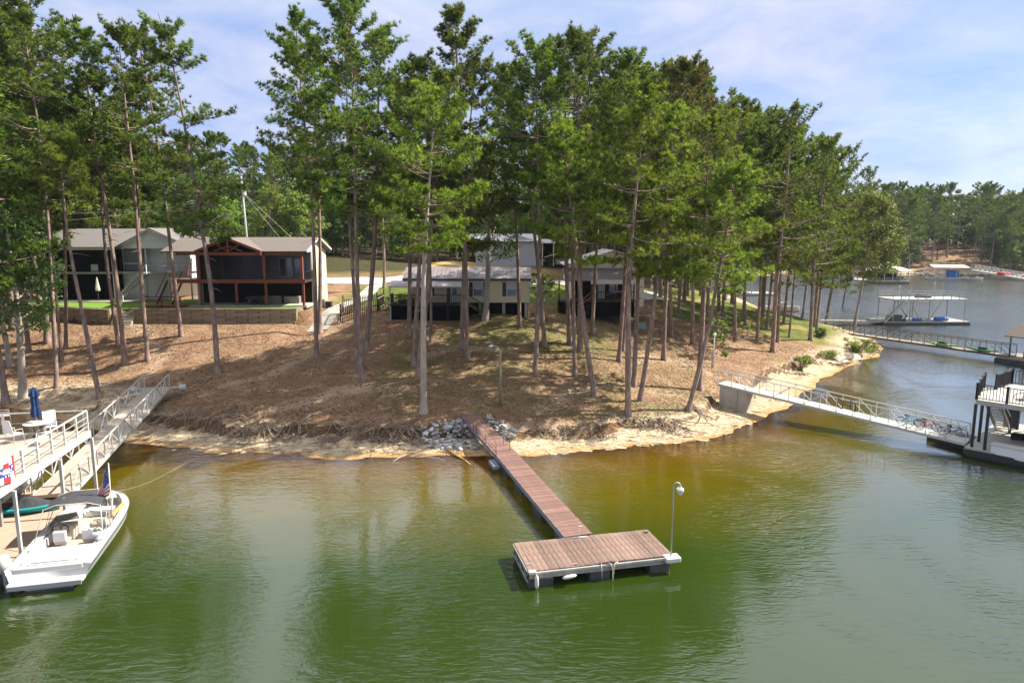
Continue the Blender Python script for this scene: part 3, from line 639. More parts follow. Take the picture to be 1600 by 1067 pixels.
# the wood behind the cabins
rr = random.Random(9); n = 0
for row, yd in enumerate((160, 170, 182, 196, 212)):
    for u in range(-60 + row * 17, 1130, 54):
        uu = u + rr.uniform(-22, 22); y = yd + rr.uniform(-4, 4)
        if uu > 480 and y < 146: y += 24
        x = (uu - 800) / 1067 * y
        if float(shore_sd(np.array([x]), np.array([y]))[0]) < 4 or (abs(x) < 13 and y < 130): continue
        v = np.interp(uu, [0, 200, 300, 340, 400, 440, 560, 700, 900, 1130], [200, 215, 225, 208, 216, 222, 222, 225, 240, 300]) + rr.uniform(0, 26) + (20 if row == 0 else 0)
        wh = 'behind the grey cabin' if uu < 290 else 'behind the brown porch cabin' if uu < 500 else 'behind the dry grass hill' if uu < 720 else 'behind the blue grey house' if uu < 900 else 'beyond the gabled house'
        copy_pine(x, y, PY(uu, v, y)[2], 'pine in the %s row of the wood %s' % (('front', 'second', 'middle', 'fourth', 'farthest')[row], wh), 'pines of the wood, %s row, %s' % (('front', 'second', 'middle', 'fourth', 'farthest')[row], wh))
# far shore
rr = random.Random(12)
for row, off in enumerate((6, 17, 30, 46)):
    for u in range(1335, 1650, 27):
        uu = u + rr.uniform(-8, 8) + row * 5
        ys = np.interp(uu, [1335, 1400, 1480, 1600, 1700], [266, 255, 247, 242, 236]) + off + rr.uniform(-4, 4)
        x = (uu - 800) / 1067 * ys
        if row < 4 and 1425 + row * 8 < uu < 1530 - row * 4 and rr.random() < .88: continue   # the open slope behind the canopy dock
        if float(shore_sd(np.array([x]), np.array([ys]))[0]) < 3: continue
        vtop = np.interp(uu, [1335, 1380, 1400, 1450, 1500, 1530, 1560, 1620], [285, 288, 282, 284, 292, 284, 288, 300]) + (3 - row) * 8 + rr.uniform(-6, 10)
        copy_pine(x, ys, max(PY(uu, vtop, ys)[2], gz(x, ys) + 12), 'pine in the %s rows of the hill across the cove' % ('lower' if row < 2 else 'upper'), 'pines in the %s rows across the cove' % ('lower' if row < 2 else 'upper'))
# farther shore seen through the trunks, left of that hill
for u in range(1060, 1345, 30):
    uu = u + rr.uniform(-6, 6); ys = np.interp(uu, [1060, 1345], [282, 274]) + rr.uniform(3, 30); x = (uu - 800) / 1067 * ys
    if float(shore_sd(np.array([x]), np.array([ys]))[0]) < 2: continue
    copy_pine(x, ys, gz(x, ys) + rr.uniform(18, 26), 'pine on the far shore seen between the trunks of the point', 'pines on the far shore behind the point')
# broadleaf trees
def broad(u, v, ut, vt, vc, R_, r0, lab, lm, name='oak_tree', bk=BARK2, cat='tree', **kw):
    b = hit(u, v); top = PY(ut, vt, b[1]); tr, cr = broad_mesh(int(u + 3000 + v), b, top, (v - vc) / (v - vt), R_, r0, **kw)
    return place_tree(name, b, tr, cr, bk, lm, lab, cat)
broad(36, 622, 2, 300, 520, 4.1, .30, 'dark leafy tree with pale forked trunk at the left edge of the bank', LEAF_D, ncl=120, nl=80, size=.25)
broad(17, 571, -30, 290, 500, 4.0, .24, 'second dark leafy tree standing behind the pale forked one', LEAF_D, ncl=90, nl=70, size=.26)
broad(758, 500, 762, 205, 400, 4.2, .28, 'dark leafy tree with smooth pale trunk in front of the mobile home', LEAF_D, ncl=120, nl=75, size=.26)
broad(1334, 513, 1372, 290, 425, 5.0, .20, 'bushy leaning tree overhanging the water at the very tip of the point', LEAF_R, ncl=190, nl=95, size=.34)
broad(845, 496, 846, 425, 470, 1.6, .09, 'small tree at the right end of the mobile home', LEAF_M, ncl=36, nl=40, size=.22, name='small_tree')
broad(1112, 560, 1122, 492, 538, 1.25, .05, 'bright green pine sapling behind the white globe lamp', LEAF_M, ncl=30, nl=60, size=.2, name='sapling', cat='sapling')
BP = []
for k in range(5):
    H_ = [15, 18, 13, 17, 12][k]
    tr, cr = broad_mesh(500 + k, (0, 0, 0), (0, 0, H_), .18, [4.8, 5.2, 4.6, 4.2, 4.4][k], .22, ncl=110, nl=42, size=.5)
    BP.append((fast_mesh('trunk', tr[0], tr[1], mat_=BARK, smooth=True), [fast_mesh('crown', cr[0], cr[1], mat_=m_, tint=cr[2]) for m_ in (LEAF_M, LEAF_D)], H_))
rr = random.Random(21)
def copy_broad(x, y, h_, label, group, dk):
    tm_, cms, H_ = BP[rr.randrange(5)]; root = thing('leafy_tree', (x, y, gz(x, y) - .2), label, 'tree', group); s = h_ / H_
    root.scale = (s * rr.uniform(.9, 1.2),) * 2 + (s,); root.rotation_euler.z = rr.uniform(0, 6.28)
    link('trunk', tm_, root); link('crown', cms[dk], root)
for row, yd in enumerate((140, 150, 162)):
    for u in range(-70 + row * 15, 1110, 44):
        uu = u + rr.uniform(-18, 18); y = yd + rr.uniform(-3, 3)
        if uu > 470: y += 12
        x = (uu - 800) / 1067 * y
        if float(shore_sd(np.array([x]), np.array([y]))[0]) < 4: continue
        wh = 'behind the grey cabin' if uu < 290 else 'behind the brown porch cabin' if uu < 480 else 'above the dry grass hill' if uu < 720 else 'right of the dry grass hill'
        copy_broad(x, y, rr.uniform(11, 18), 'leafy tree in row %s of the wood edge %s' % (('one', 'two', 'three')[row], wh), 'leafy trees row %s %s' % (('one', 'two', 'three')[row], wh), int(rr.random() < .3))
for k in range(46):
    uu = rr.uniform(1340, 1640)
    if 1418 < uu < 1545 and rr.random() < .93: continue
    ys = np.interp(uu, [1335, 1400, 1480, 1600, 1700], [266, 255, 247, 242, 236]) + rr.uniform(3, 26); x = (uu - 800) / 1067 * ys
    copy_broad(x, ys, rr.uniform(7, 14), 'leafy tree low on the hill across the cove', 'leafy trees across the cove', int(rr.random() < .7))
for (x, y) in [(-56, 66), (-62, 74), (-66, 62), (-58, 84), (-70, 90), (-64, 100)]:
    copy_broad(x, y, rr.uniform(11, 16), 'dark leafy tree filling the left side behind the grey cabin', 'leafy trees left of the grey cabin', 1)
# the woods that read as one mass: far crowns behind the last row one can tell apart
def far_woods(nm, spots, label, nleaf=46, size=1.5):
    r = np.random.default_rng(len(spots)); ce = []; rd = []; P_ = []; 
    for x, y, h in spots:
        z = gz(x, y); P_.append([(x, y, z - .5), (x, y, z + h * .9)])
        for j in range(9):
            t_ = r.uniform(.12, 1); w_ = (1.05 - t_) * 3.6 + .8; a = r.uniform(0, 6.28); ce.append((x + cos(a) * w_ * r.uniform(.2, 1), y + sin(a) * w_ * .6, z + h * t_)); rd.append(r.uniform(1.0, 2.0))
    v_, q_, t_ = leaf_cloud(r, np.array(ce), np.array(rd), nleaf, size)
    tv, tq = tubes(np.array(P_), np.full((len(P_), 2), .2), 4)
    tag(link(nm, fast_mesh(nm, v_, q_, mat_=LEAF_W, tint=t_)), label, kind='stuff'); tag(link(nm + '_trunks', fast_mesh(nm + '_trunks', tv, tq, mat_=BARK)), 'trunks of ' + label, kind='stuff')
LEAF_W = leaf_mat('far_foliage', (.038, .075, .014), (.150, .210, .034))
rr = random.Random(77); sp = []
for k in range(330):
    uu = rr.uniform(-140, 1180); y = rr.uniform(212, 262); x = (uu - 800) / 1067 * y
    if float(shore_sd(np.array([x]), np.array([y]))[0]) > 5: sp.append((x, y, rr.uniform(14, 22)))
far_woods('distant_woods', sp, 'unbroken far woods behind the cabins')
sp = []
for k in range(420):
    uu = rr.uniform(1040, 1700); y = rr.uniform(0, 70) ; y = y + np.interp(uu, [1040, 1335, 1400, 1480, 1600, 1700], [300, 300, 300, 300, 280, 270]); x = (uu - 800) / 1067 * y
    if float(shore_sd(np.array([x]), np.array([y]))[0]) > 5: sp.append((x, y, np.interp(uu, [1040, 1380, 1450, 1500, 1620], [19, 24, 25, 22, 22]) + rr.uniform(-3, 3)))
for k in range(90):
    uu = rr.uniform(1040, 1415); y = rr.uniform(0, 22) + np.interp(uu, [1040, 1335, 1415], [272, 276, 262]); x = (uu - 800) / 1067 * y
    if float(shore_sd(np.array([x]), np.array([y]))[0]) > 2: sp.append((x, y, rr.uniform(9, 20)))
far_woods('hill_woods', sp, 'unbroken woods on the hill across the cove')
# shrubs
def shrub(u, v, rad, hgt, lab, lm, n=26, size=.16):
    b = hit(u, v); r = np.random.default_rng(int(u * 7 + v)); root = thing('shrub', b, lab, 'shrub')
    ce = np.stack([r.normal(0, rad * .45, n), r.normal(0, rad * .4, n), r.uniform(.1, hgt, n)], -1)
    st = np.stack([np.zeros((n, 3)), ce * .6 + np.array([0, 0, .05]), ce], 1); sv, sq = tubes(st, np.broadcast_to(np.array([.03, .02, .008]), (n, 3)), 4)
    link('stems', fast_mesh('stems', sv, sq, mat_=BARK), root)
    v_, q_, t_ = leaf_cloud(r, ce, r.uniform(.25, .45, n) * min(1.2, rad), 60, size); link('foliage', fast_mesh('foliage', v_, q_, mat_=lm, tint=t_), root)
shrub(1282, 528, .9, 1.2, 'round dark green shrub under the leaning pine on the point', LEAF_D, 22)
shrub(1252, 578, .8, 1.4, 'shrub on the eroded bank above the middle of the white gangway', LEAF_M, 20)
shrub(1335, 550, 1.9, 1.6, 'wide yellow green shrub over the broken slabs at the tip of the point', LEAF_M, 44)
shrub(1362, 550, 1.5, .9, 'sprawling thin shrub reaching over the water at the tip', LEAF_R, 20)
shrub(1300, 560, 1.2, .7, 'low bright green shrub left of the broken slabs', LEAF_M, 20)
shrub(626, 492, 1.9, 2.2, 'big dark round shrub at the left corner of the mobile home', LEAF_D, 50)
shrub(1134, 556, .5, .4, 'tiny green shrub by the landing of the white gangway', LEAF_M, 9)
for u, lab in ((790, 'left'), (825, 'middle'), (858, 'right')):
    shrub(u, 414, 1.8, 1.5, lab + ' bush of the clipped row in front of the blue grey house', LEAF_M, 26, .35)
# ------------------------------------------------------------------ materials for built things
PLANK = mat('redwood_plank', (.185, .105, .088), .9, .42, 2.2, .3, stretch=(1, 6, 1), rand=.22, dirt=(.30, .22, .19))
DOCKPL = mat('dock_plank', (.19, .122, .098), .9, .45, 2.2, .3, stretch=(6, 1, 1), rand=.24, dirt=(.25, .20, .17))
GREYW = mat('grey_weathered_wood', (.30, .29, .26), .9, .3, 2.5, .4, dirt=(.12, .11, .09))
WHITE = mat('white_paint', (.54, .53, .50), .5, .06, 2, .03, dirt=(.52, .50, .45))
ALU = mat('white_aluminium', (.44, .44, .42), .45, .06, 3, .03, dirt=(.45, .44, .42))
GALV = mat('grey_galvanised_steel', (.32, .33, .33), .5, .12, 5, .05, metal=.3)
TAN = mat('tan_deck', (.42, .32, .24), .8, .07, .9, .06, dirt=(.33, .25, .19))
CREAMDK = mat('cream_deck', (.37, .31, .255), .8, .05, .9, .06, dirt=(.29, .24, .20))
BLACK = mat('black_paint', (.018, .018, .02), .5, .2, 3, .03)
FLOAT = mat('dark_float', (.035, .037, .042), .6, .3, 2, .1, dirt=(.08, .08, .07))
NAVY = mat('navy_fabric', (.012, .035, .11), .85, .2, 3, .3)
CONC = mat('concrete', (.42, .39, .33), .9, .14, 1.2, .2, dirt=(.20, .17, .13))
ROPE = mat('pale_rope', (.50, .46, .36), .9, .2, 8, .2)
GEL = mat('white_gelcoat', (.58, .57, .56), .18, .02, 2, .0, spec=.5)
VINYL = mat('grey_vinyl', (.42, .41, .42), .5, .06, 3, .05)
DGREY = mat('charcoal_fabric', (.045, .045, .052), .85, .15, 3, .15)
BEIGEV = mat('beige_vinyl', (.50, .43, .34), .5, .08, 3, .05)
BLUEP = mat('blue_plastic', (.02, .14, .50), .45, .1, 3, .05)
TEAL = mat('teal_plastic', (.02, .28, .32), .4, .1, 3, .05)
RED = mat('red_fabric', (.50, .03, .035), .7, .1, 3, .05)
WFAB = mat('white_fabric', (.75, .75, .75), .8, .04, 3, .05)
BFAB = mat('blue_fabric', (.02, .04, .20), .8, .1, 3, .05)
GREENP = mat('lime_plastic', (.22, .42, .06), .45, .12, 3, .05)
GRN2 = mat('green_plastic', (.06, .26, .08), .45, .12, 3, .05)
GLASS = mat('dark_glass', (.02, .025, .03), .05, .1, 1, 0, spec=.8)
def see_glass():
    m, t = new_mat('tinted_windshield'); o = nn(t, 'ShaderNodeOutputMaterial'); a = nn(t, 'ShaderNodeBsdfTransparent'); a.inputs[0].default_value = (.45, .5, .55, 1); g_ = nn(t, 'ShaderNodeBsdfGlossy'); g_.inputs['Roughness'].default_value = .03
    f_ = nn(t, 'ShaderNodeFresnel'); f_.inputs['IOR'].default_value = 1.5; x_ = nn(t, 'ShaderNodeMixShader'); t.links.new(f_.outputs[0], x_.inputs[0]); t.links.new(a.outputs[0], x_.inputs[1]); t.links.new(g_.outputs[0], x_.inputs[2]); t.links.new(x_.outputs[0], o.inputs[0]); return m
TGLASS = see_glass()
LAMPW = mat('lamp_white', (.60, .62, .66), .3, .02, 1, 0)

def pieces(name, root, mesh_, spots):
    for M_ in spots: link(name, mesh_, root, M=M_)
def unit_box(name, m, sx, sy, sz):
    b = MB(); b.box(-sx / 2, sx / 2, -sy / 2, sy / 2, -sz / 2, sz / 2); return b.mesh(name, m)

# ------------------------------------------------------------------ the old wooden dock in the middle
A = PZ(826, 893, .68); fr = Frame((A[0], A[1], 0), math.atan2(1.42, 6.16)); DL, DW = 6.32, 2.62
D = thing('wooden_dock', fr((DL / 2, DW / 2, 0)), 'weathered red brown plank dock floating in the green water', 'dock')
o0 = Vector(D.location); R3 = Matrix.Rotation(math.atan2(1.42, 6.16), 4, 'Z')
npl = 29; wpl = DL / npl; pm = [unit_box('plank', DOCKPL, wpl - .018, DW + .04, .035) for _ in range(2)]
for i in range(npl):
    c = Vector(fr(((i + .5) * wpl, DW / 2 + random.uniform(-.02, .02), .68 + random.uniform(-.004, .006)))) - o0
    link('plank', pm[i % 2], D, M=Matrix.Translation(c) @ R3 @ Matrix.Rotation(random.uniform(-.004, .004), 4, 'Z') @ Matrix.Rotation(random.uniform(-.012, .012), 4, 'Y'))
b = MB(fr); b.box(.02, DL - .02, -.09, -.03, .40, .66); b.build('front_beam', GREYW, D)
b = MB(fr); b.box(.02, DL - .02, -.14, -.095, .585, .675); b.build('rub_rail', mat('scuffed_rail', (.42, .42, .40), .6, .2, 4, .1, dirt=(.2, .19, .16)), D)
b = MB(fr); b.box(.02, DL - .02, DW + .03, DW + .08, .42, .66); b.build('rear_beam', GREYW, D)
b = MB(fr)
for z in (.22, .64): b.bar((-.03, 0, z), (-.03, DW, z), .05)
for i in range(7):
    y0 = i * DW / 7; y1 = (i + 1) * DW / 7; b.bar((-.03, y0, .22 if i % 2 else .64), (-.03, y1, .64 if i % 2 else .22), .035)
b.build('side_truss', GREYW, D)
b = MB(fr); b.box(DL - .02, DL + .03, 0, DW, .42, .66); b.build('side_beam', GREYW, D)
for x0, x1, y0, y1 in ((.0, 1.05, -.02, DW), (2.6, 3.5, -.02, DW), (5.25, 6.2, -.02, DW)):
    b = MB(fr); b.box(x0, x1, y0, y1, -.25, .36); b.build('float', FLOAT, D, bevel=.06)
b = MB(fr); b.box(DL - .45, DL + .22, -.32, .16, .50, .715); b.build('corner_plate', WHITE, D, bevel=.04)
b = MB(fr); b.box(-.02, .30, -.16, .05, .60, .735); b.build('corner_plate', WHITE, D, bevel=.03)
for (x, y) in ((2.0, .1), (.12, .5), (DL - .25, DW - .35)):
    b = MB(fr); b.bar((x - .12, y, .755), (x + .12, y, .755), .03); b.bar((x - .04, y, .69), (x - .04, y, .755), .03); b.bar((x + .04, y, .69), (x + .04, y, .755), .03); b.build('cleat', BLACK if x > 3 else ALU, D)
def fender(p, d, lab, cat='fender', name='dock_fender', r=.085, ln=.6):
    p = np.array(p, float); d = np.array(d, float); b = MB()
    pts = [p + d * ln * s for s in (0, .04, .12, .3, .7, .88, .96, 1)]; b.tube(pts, [r * k for k in (.2, .35, .8, 1, 1, .8, .35, .2)], 10)
    o = b.build(name, WHITE, None, smooth=True); tag(o, lab, cat); return o
fender(fr((.28, -.22, .62)), (0, 0, -1), 'white fender hanging upright from the left front corner of the wooden dock')
fender(fr((1.35, -.24, .36)), np.array(fr((1, .0, 0.12))) - np.array(fr((0, 0, 0))), 'white fender lying against the front beam of the wooden dock')
b = MB(fr)
pts = [(3.35, -.05, .70), (3.42, -.2, .76), (3.5, -.22, .55), (3.52, -.24, .2), (3.50, -.26, -.05)]; b.tube(pts, .022, 6)
pts = [(3.8, -.05, .70), (3.62, -.2, .75), (3.56, -.22, .5), (3.58, -.22, .28)]; b.tube(pts, .02, 6)
pts = [(3.1, -.05, .70), (3.02, -.2, .78), (3.05, -.22, .4), (3.06, -.22, .1)]; b.tube(pts, .015, 6)
tag(b.build('mooring_rope', ROPE, None, smooth=True), 'frayed pale rope hanging over the front edge of the wooden dock', 'rope')
p = fr((2.95, DW - .12, .70)); b = MB()
b.tube([(p[0] - .5, p[1] - .12, p[2] + .02), (p[0] - .2, p[1] - .02, p[2] + .03), (p[0], p[1], p[2] + .03), (p[0] + .35, p[1] + .1, p[2] + .02)], .03, 6)
b.tube([(p[0], p[1], p[2]), (p[0] + .02, p[1], p[2] + .55)], .014, 6); b.tube([(p[0] - .12, p[1], p[2] + .55), (p[0] + .14, p[1], p[2] + .55)], .02, 6)
tag(b.build('dock_ladder_stub', WHITE, None, smooth=True), 'thin white metal stand at the rear edge of the wooden dock', 'stand')
def arc_lamp(base, Hh, lab, r=.035, reach=.28, drop=.35, m=GALV, toward=(1, 0), gcat='lamp post'):
    L_ = thing('lamp_post', base, lab, gcat); x, y, z = base; dx, dy = toward
    b = MB(); pts = [(x, y, z), (x, y, z + Hh)] + [(x + dx * reach / 2 * (1 - cos(a)), y + dy * reach / 2 * (1 - cos(a)), z + Hh + reach * .6 * sin(a)) for a in np.linspace(.3, pi, 8)]
    b.tube(pts, r, 8); b.build('pole', m, L_, smooth=True)
    e = pts[-1]; b = MB(); b.tube([(e[0], e[1], e[2]), (e[0], e[1], e[2] - .08), (e[0], e[1], e[2] - .09), (e[0], e[1], e[2] - .2), (e[0], e[1], e[2] - .21), (e[0], e[1], e[2] - drop)], [.06, .06, .15, .15, .10, .07], 14); b.build('lamp_shade', LAMPW, L_, smooth=False); return L_
arc_lamp(fr((DL - .12, -.02, .70)), 3.05, 'slim galvanised lamp post with white hooked lamp on the corner of the wooden dock')

# the plank ramp from the bank to that dock: a hinged gangway then a floating walk
RT = hit(738, 651); RT = np.array([-3.05, RT[1] + .1, gz(-3.05, RT[1] + .1) + .12]); RM = np.array([-.25, 40.3, .74]); RE = np.array(fr((3.0, DW + .12, .70)))
RMAT = GREYW
ramp_o = thing('plank_walkway', (RM[0], RM[1], 0), 'long narrow red plank walkway running from the rock pile to the wooden dock', 'walkway')
for (p0, p1, nP, wd) in ((RT, RM, 46, 1.36), (RM, RE, 76, 1.36)):
    f2, LL = frame_between(p0, p1); ang = math.atan2((p1 - p0)[1], (p1 - p0)[0]); sl_ = math.atan2((p1 - p0)[2], LL)
    w1 = LL / nP; pmz = unit_box('plank', PLANK, w1 - .012, wd, .035)
    for i in range(nP):
        c = Vector(f2(((i + .5) * w1, random.uniform(-.02, .02), random.uniform(-.004, .004)))) - Vector(ramp_o.location)
        link('plank', pmz, ramp_o, M=Matrix.Translation(c) @ Matrix.Rotation(ang + random.uniform(-.012, .012), 4, 'Z') @ Matrix.Rotation(-sl_, 4, 'Y'))
    for sgn in (-1, 1):
        b = MB(f2); b.box(.05, LL, sgn * (wd / 2 - .02) - .03, sgn * (wd / 2 - .02) + .03, -.22, -.025); b.build('stringer', mat('blue_grey_steel', (.16, .20, .26), .5, .15, 3, .05), ramp_o)
    if nP == 76:
        for i, x in enumerate((.1, 3.2, 6.6, 10.0)):
            b = MB(f2); b.box(x, x + 1.5, -wd / 2 + .1, wd / 2 - .1, -.95, -.24); b.build('float', FLOAT, ramp_o, bevel=.05)
        b = MB(f2); b.box(-.55, .75, wd / -2 - .42, wd / -2 - .04, -.55, -.32); b.build('side_float', mat('blue_grey_plastic', (.20, .24, .30), .6, .1, 3, .05), ramp_o, bevel=.03)
    else:
        RUST = mat('rusty_pipe', (.20, .13, .09), .8, .3, 6, .2)
        for sgn in (-1, ):
            for (xa, xb) in ((.1, 3.0), (3.6, LL - .2)):
                b = MB(f2); yy = sgn * (wd / 2 + .02)
                b.tube([(xa, yy, 0), (xa, yy, .85), (xa + .15, yy, .98), (xb - .1, yy, .95), (xb, yy, .8), (xb, yy, 0)], .025, 6)
                b.tube([(xa, yy, .48), (xb, yy, .48)], .018, 6); b.tube([((xa + xb) / 2, yy, 0), ((xa + xb) / 2, yy, .96)], .02, 6); b.build('handrail', RUST, ramp_o, smooth=True)
        b = MB(f2); yy = wd / 2 - .28; b.tube([(2.5, yy, 0), (2.5, yy, .85), (2.7, yy, .95), (LL - .6, yy, .95)], .022, 6); b.tube([(LL - 1.8, yy, 0), (LL - 1.8, yy, .95)], .02, 6); b.tube([(LL - .7, yy, 0), (LL - .7, yy, .95)], .02, 6); b.build('handrail', RUST, ramp_o, smooth=True)

# ------------------------------------------------------------------ truss gangways
def gangway(name, lab, a, b_, width, hgt, bays, deck_m, rail_m, rail_r=.03, deck_t=.10, truss='N', post_w=.06, skip_end=0):
    a = np.array(a, float); b_ = np.array(b_, float); f2, LL = frame_between(a, b_)
    G = thing(name, (a + b_) / 2, lab, 'gangway')
    m_ = MB(f2); m_.box(0, LL, -width / 2, width / 2, -deck_t, 0); m_.build('deck', deck_m, G)
    for s in (-1, 1):
        y = s * (width / 2 + rail_r)
        r_ = MB(f2); r_.bar((0, y, -deck_t * .6), (LL, y, -deck_t * .6), rail_r * 2, deck_t * 1.3); r_.build('side_beam', rail_m, G)
        r_ = MB(f2); r_.bar((0, y, hgt), (LL, y, hgt), rail_r * 2); r_.build('handrail', rail_m, G)
        for i in range(bays + 1):
            x = LL * i / bays; p_ = MB(f2); x = min(max(x, post_w / 2), LL - post_w / 2); p_.bar((x, y, 0), (x, y, hgt - rail_r), post_w); p_.build('post', rail_m, G)
            if i < bays:
                x2 = LL * (i + 1) / bays; up = (i % 2 == 0) if truss == 'W' else (i < bays / 2)
                p_ = MB(f2); p_.bar((x, y, .03 if up else hgt - .04), (x2, y, hgt - .04 if up else .03), post_w * .8); p_.build('brace', rail_m, G)
    return G, f2, LL
# left gangway
GA = np.array([-29.3, 55.2, 1.95]); GB = np.array([-22.3, 33.5, 1.0]); GA[2] = PZ(255, 600, 1.9)[2]
gL, fL, LLg = gangway('gangway', 'long white gangway climbing from the left deck up to the bank', PZ(246, 606, 2.15), PZ(82, 772, .95), 1.75, 1.05, 16, CREAMDK, ALU, .035, .16, 'W')
b = MB(fL); b.tube([(-.2, -1.5, -.1), (-.2, 1.7, -.1)], .10, 10); b.build('hinge_pipe', ALU, gL, smooth=True)
for s, ln in ((-1, .5), (1, .5)):
    b = MB(fL); y = s * 1.55; b.tube([(-.2, y, -.1), (-.2, y + s * ln, -.1)], [.24, .24], 14); b.build('hinge_float', ALU, gL, smooth=False, bevel=.03)
# right white gangway with its concrete abutment
gR, fR, LRg = gangway('gangway', 'long white gangway crossing the water to the black railed dock on the right', PZ(1128, 597, 2.15), PZ(1512, 689, .72), 1.30, 1.05, 15, WHITE, ALU, .030, .14, 'W', .05)
p0 = PZ(1128, 597, 2.15)
ab = thing('concrete_abutment', (p0[0] + 1.2, p0[1] - .9, .6), 'blocky concrete abutment carrying the landward end of the white gangway', 'abutment')
b = MB(fR); b.box(.15, 2.5, -.70, .70, -1.95, -.17); b.build('block', CONC, ab, bevel=.05)
b = MB(fR); b.box(-.1, 2.7, -.80, .80, -.165, -.145); b.build('cap_plate', ALU, ab)
b = MB(fR); b.bar((1.7, -.78, -1.9), (1.7, -.78, -.2), .09); b.build('steel_post', GALV, ab)
# dark truss gangway further back with two kayaks
DKST = mat('dark_steel', (.06, .06, .055), .6, .2, 3, .05); TANW = mat('brown_deck', (.28, .24, .19), .85, .2, 2, .1)
ga = PZ(1306, 517, .9); gb = PZ(1583, 556, .75)
gM, fM, LM = gangway('gangway', 'dark steel truss gangway in the middle distance leading to the pavilion dock', ga, gb, 1.3, 1.25, 14, TANW, DKST, .035, .16, 'N', .06)
def kayak(f, x, y, z, ang, ln, m, lab):
    b = MB(); rings = []
    for s in np.linspace(-1, 1, 13):
        wv = .36 * max(.03, (1 - abs(s) ** 2.2)); dz = .12 * abs(s) ** 3
        rings.append([( ln / 2 * s, wv * cos(a), .18 * sin(a) * (1 if sin(a) < 0 else .8) * (.4 + .6 * (1 - abs(s) ** 3)) + dz) for a in np.linspace(0, 2 * pi, 10, endpoint=False)])
    b.loft(rings); c = f((x, y, z + .18)); K = thing('kayak', c, lab, 'kayak'); K.rotation_euler.z = ang
    o = link('hull', b.mesh('hull', m, smooth=True), K); b = MB()
    b.tube([(-.45, 0, .145), (-.4, 0, .17), (.5, 0, .17), (.55, 0, .145)], [.05, .2, .2, .05], 10); link('cockpit', b.mesh('cockpit', BLACK), K); return K
angM = math.atan2(fM.s, fM.c)
kayak(fM, LM * .66, -.25, 0.04, angM, 3.6, GREENP, 'lime green kayak lying on the dark gangway, nearer the shore')
kayak(fM, LM * .86, -.25, 0.04, angM, 3.4, GRN2, 'darker green kayak lying on the dark gangway, nearer the pavilion')
# pavilion dock at the right edge
pv = PZ(1586, 556, .6); f2 = Frame((pv[0], pv[1], 0), angM)
Pv = thing('pavilion_dock', (pv[0] + 3, pv[1], 0), 'small dark floating dock under a gabled pavilion roof at the right edge', 'dock')
b = MB(f2); b.box(-.9, 7, -2.2, 2.2, .45, .6); b.build('deck', TANW, Pv); b = MB(f2); b.box(-1.0, 7, -2.3, 2.3, -.2, .44); b.build('float', FLOAT, Pv)
for x in (.2, 3, 5.8):
    for y in (-1.7, 1.7): b = MB(f2); b.bar((x, y, .6), (x, y, 3.1), .14); b.build('post', DKST, Pv)
b = MB(f2)
for s in (-1, 1): b.slab([(-.3, 0, 4.15), (-.3, s * 2.2, 3.05), (6.4, s * 2.2, 3.05), (6.4, 0, 4.15)], .1)
b.build('roof', mat('brown_shingle', (.13, .105, .09), .9, .2, 5, .3), Pv)
b = MB(f2)
for x in (.2, 5.8): b.bar((x, -2, 3.1), (x, 2, 3.1), .12); b.bar((x, 0, 3.1), (x, 0, 4.0), .1); b.bar((x, -1.7, 3.2), (x, -.2, 3.9), .09); b.bar((x, 1.7, 3.2), (x, .2, 3.9), .09)
b.build('truss', DKST, Pv)
b = MB(f2); b.box(1.2, 1.7, -.9, -.4, .62, 1.35); tag(b.build('dock_box', DKST, None), 'dark box standing on the pavilion dock', 'box')

# double decker dock in the distance
q = PZ(1378, 503, .5); f2 = Frame((q[0], q[1], 0), .02)
DD = thing('double_deck_dock', (q[0] + 7, q[1] + 2.5, 0), 'two level dock with white sun deck and stairs in the cove', 'dock')
b = MB(f2); b.box(.3, 14.3, 0, 5, .35, .5); b.build('deck', mat('grey_deck', (.36, .34, .31), .85, .1, 2, .05), DD)
b = MB(f2); b.box(.2, 14.4, -.05, 5.05, -.2, .345); b.build('float', FLOAT, DD)
b = MB(f2); b.box(1.6, 13.8, .2, 4.8, 3.95, 4.15); b.build('upper_deck', WHITE, DD)
for x in (1.9, 4.6, 7.7, 10.6, 13.5):
    for y in (.3, 4.7): b = MB(f2); b.bar((x, y, .5), (x, y, 3.95), .11); b.build('post', GALV, DD)
b = MB(f2); b.bar((4.6, .3, 3.8), (6.2, .3, .9), .1); b.bar((7.9, .3, .9), (9.6, .3, 3.8), .1); b.bar((4.8, 4.7, 3.8), (6.6, 4.7, .9), .1); b.build('brace', GALV, DD)
b = MB(f2)
for z in (4.6, 5.1):
    for y in (.22, 4.78): b.bar((1.6, y, z), (13.8, y, z), .09)
    for x in (1.62, 13.78): b.bar((x, .22, z), (x, 4.78, z), .05)
for x in np.arange(1.62, 13.9, 1.35):
    for y in (.22, 4.78): b.bar((x, y, 4.15), (x, y, 5.12), .09)
b.build('railing', GALV, DD)
for (xa, za, xb, zb) in ((-.1, .52, 3.4, 4.15),):
    b = MB(f2)
    for y in (-.15, -.95): b.bar((xa, y, za), (xb, y, zb), .08, .2); b.bar((xa, y, za + .95), (xb, y, zb + .95), .05); b.bar((xa, y, za), (xa, y, za + .95), .05); b.bar((xb, y, zb), (xb, y, zb + .95), .05); b.bar(((xa + xb) / 2, y, (za + zb) / 2), ((xa + xb) / 2, y, (za + zb) / 2 + .95), .05)
    b.build('stair_rail', ALU, DD)
    for i in range(13): t_ = (i + .5) / 13; b = MB(f2); b.box(xa + (xb - xa) * t_ - .13, xa + (xb - xa) * t_ + .13, -.9, -.2, za + (zb - za) * t_ - .02, za + (zb - za) * t_ + .02); b.build('tread', ALU, DD)
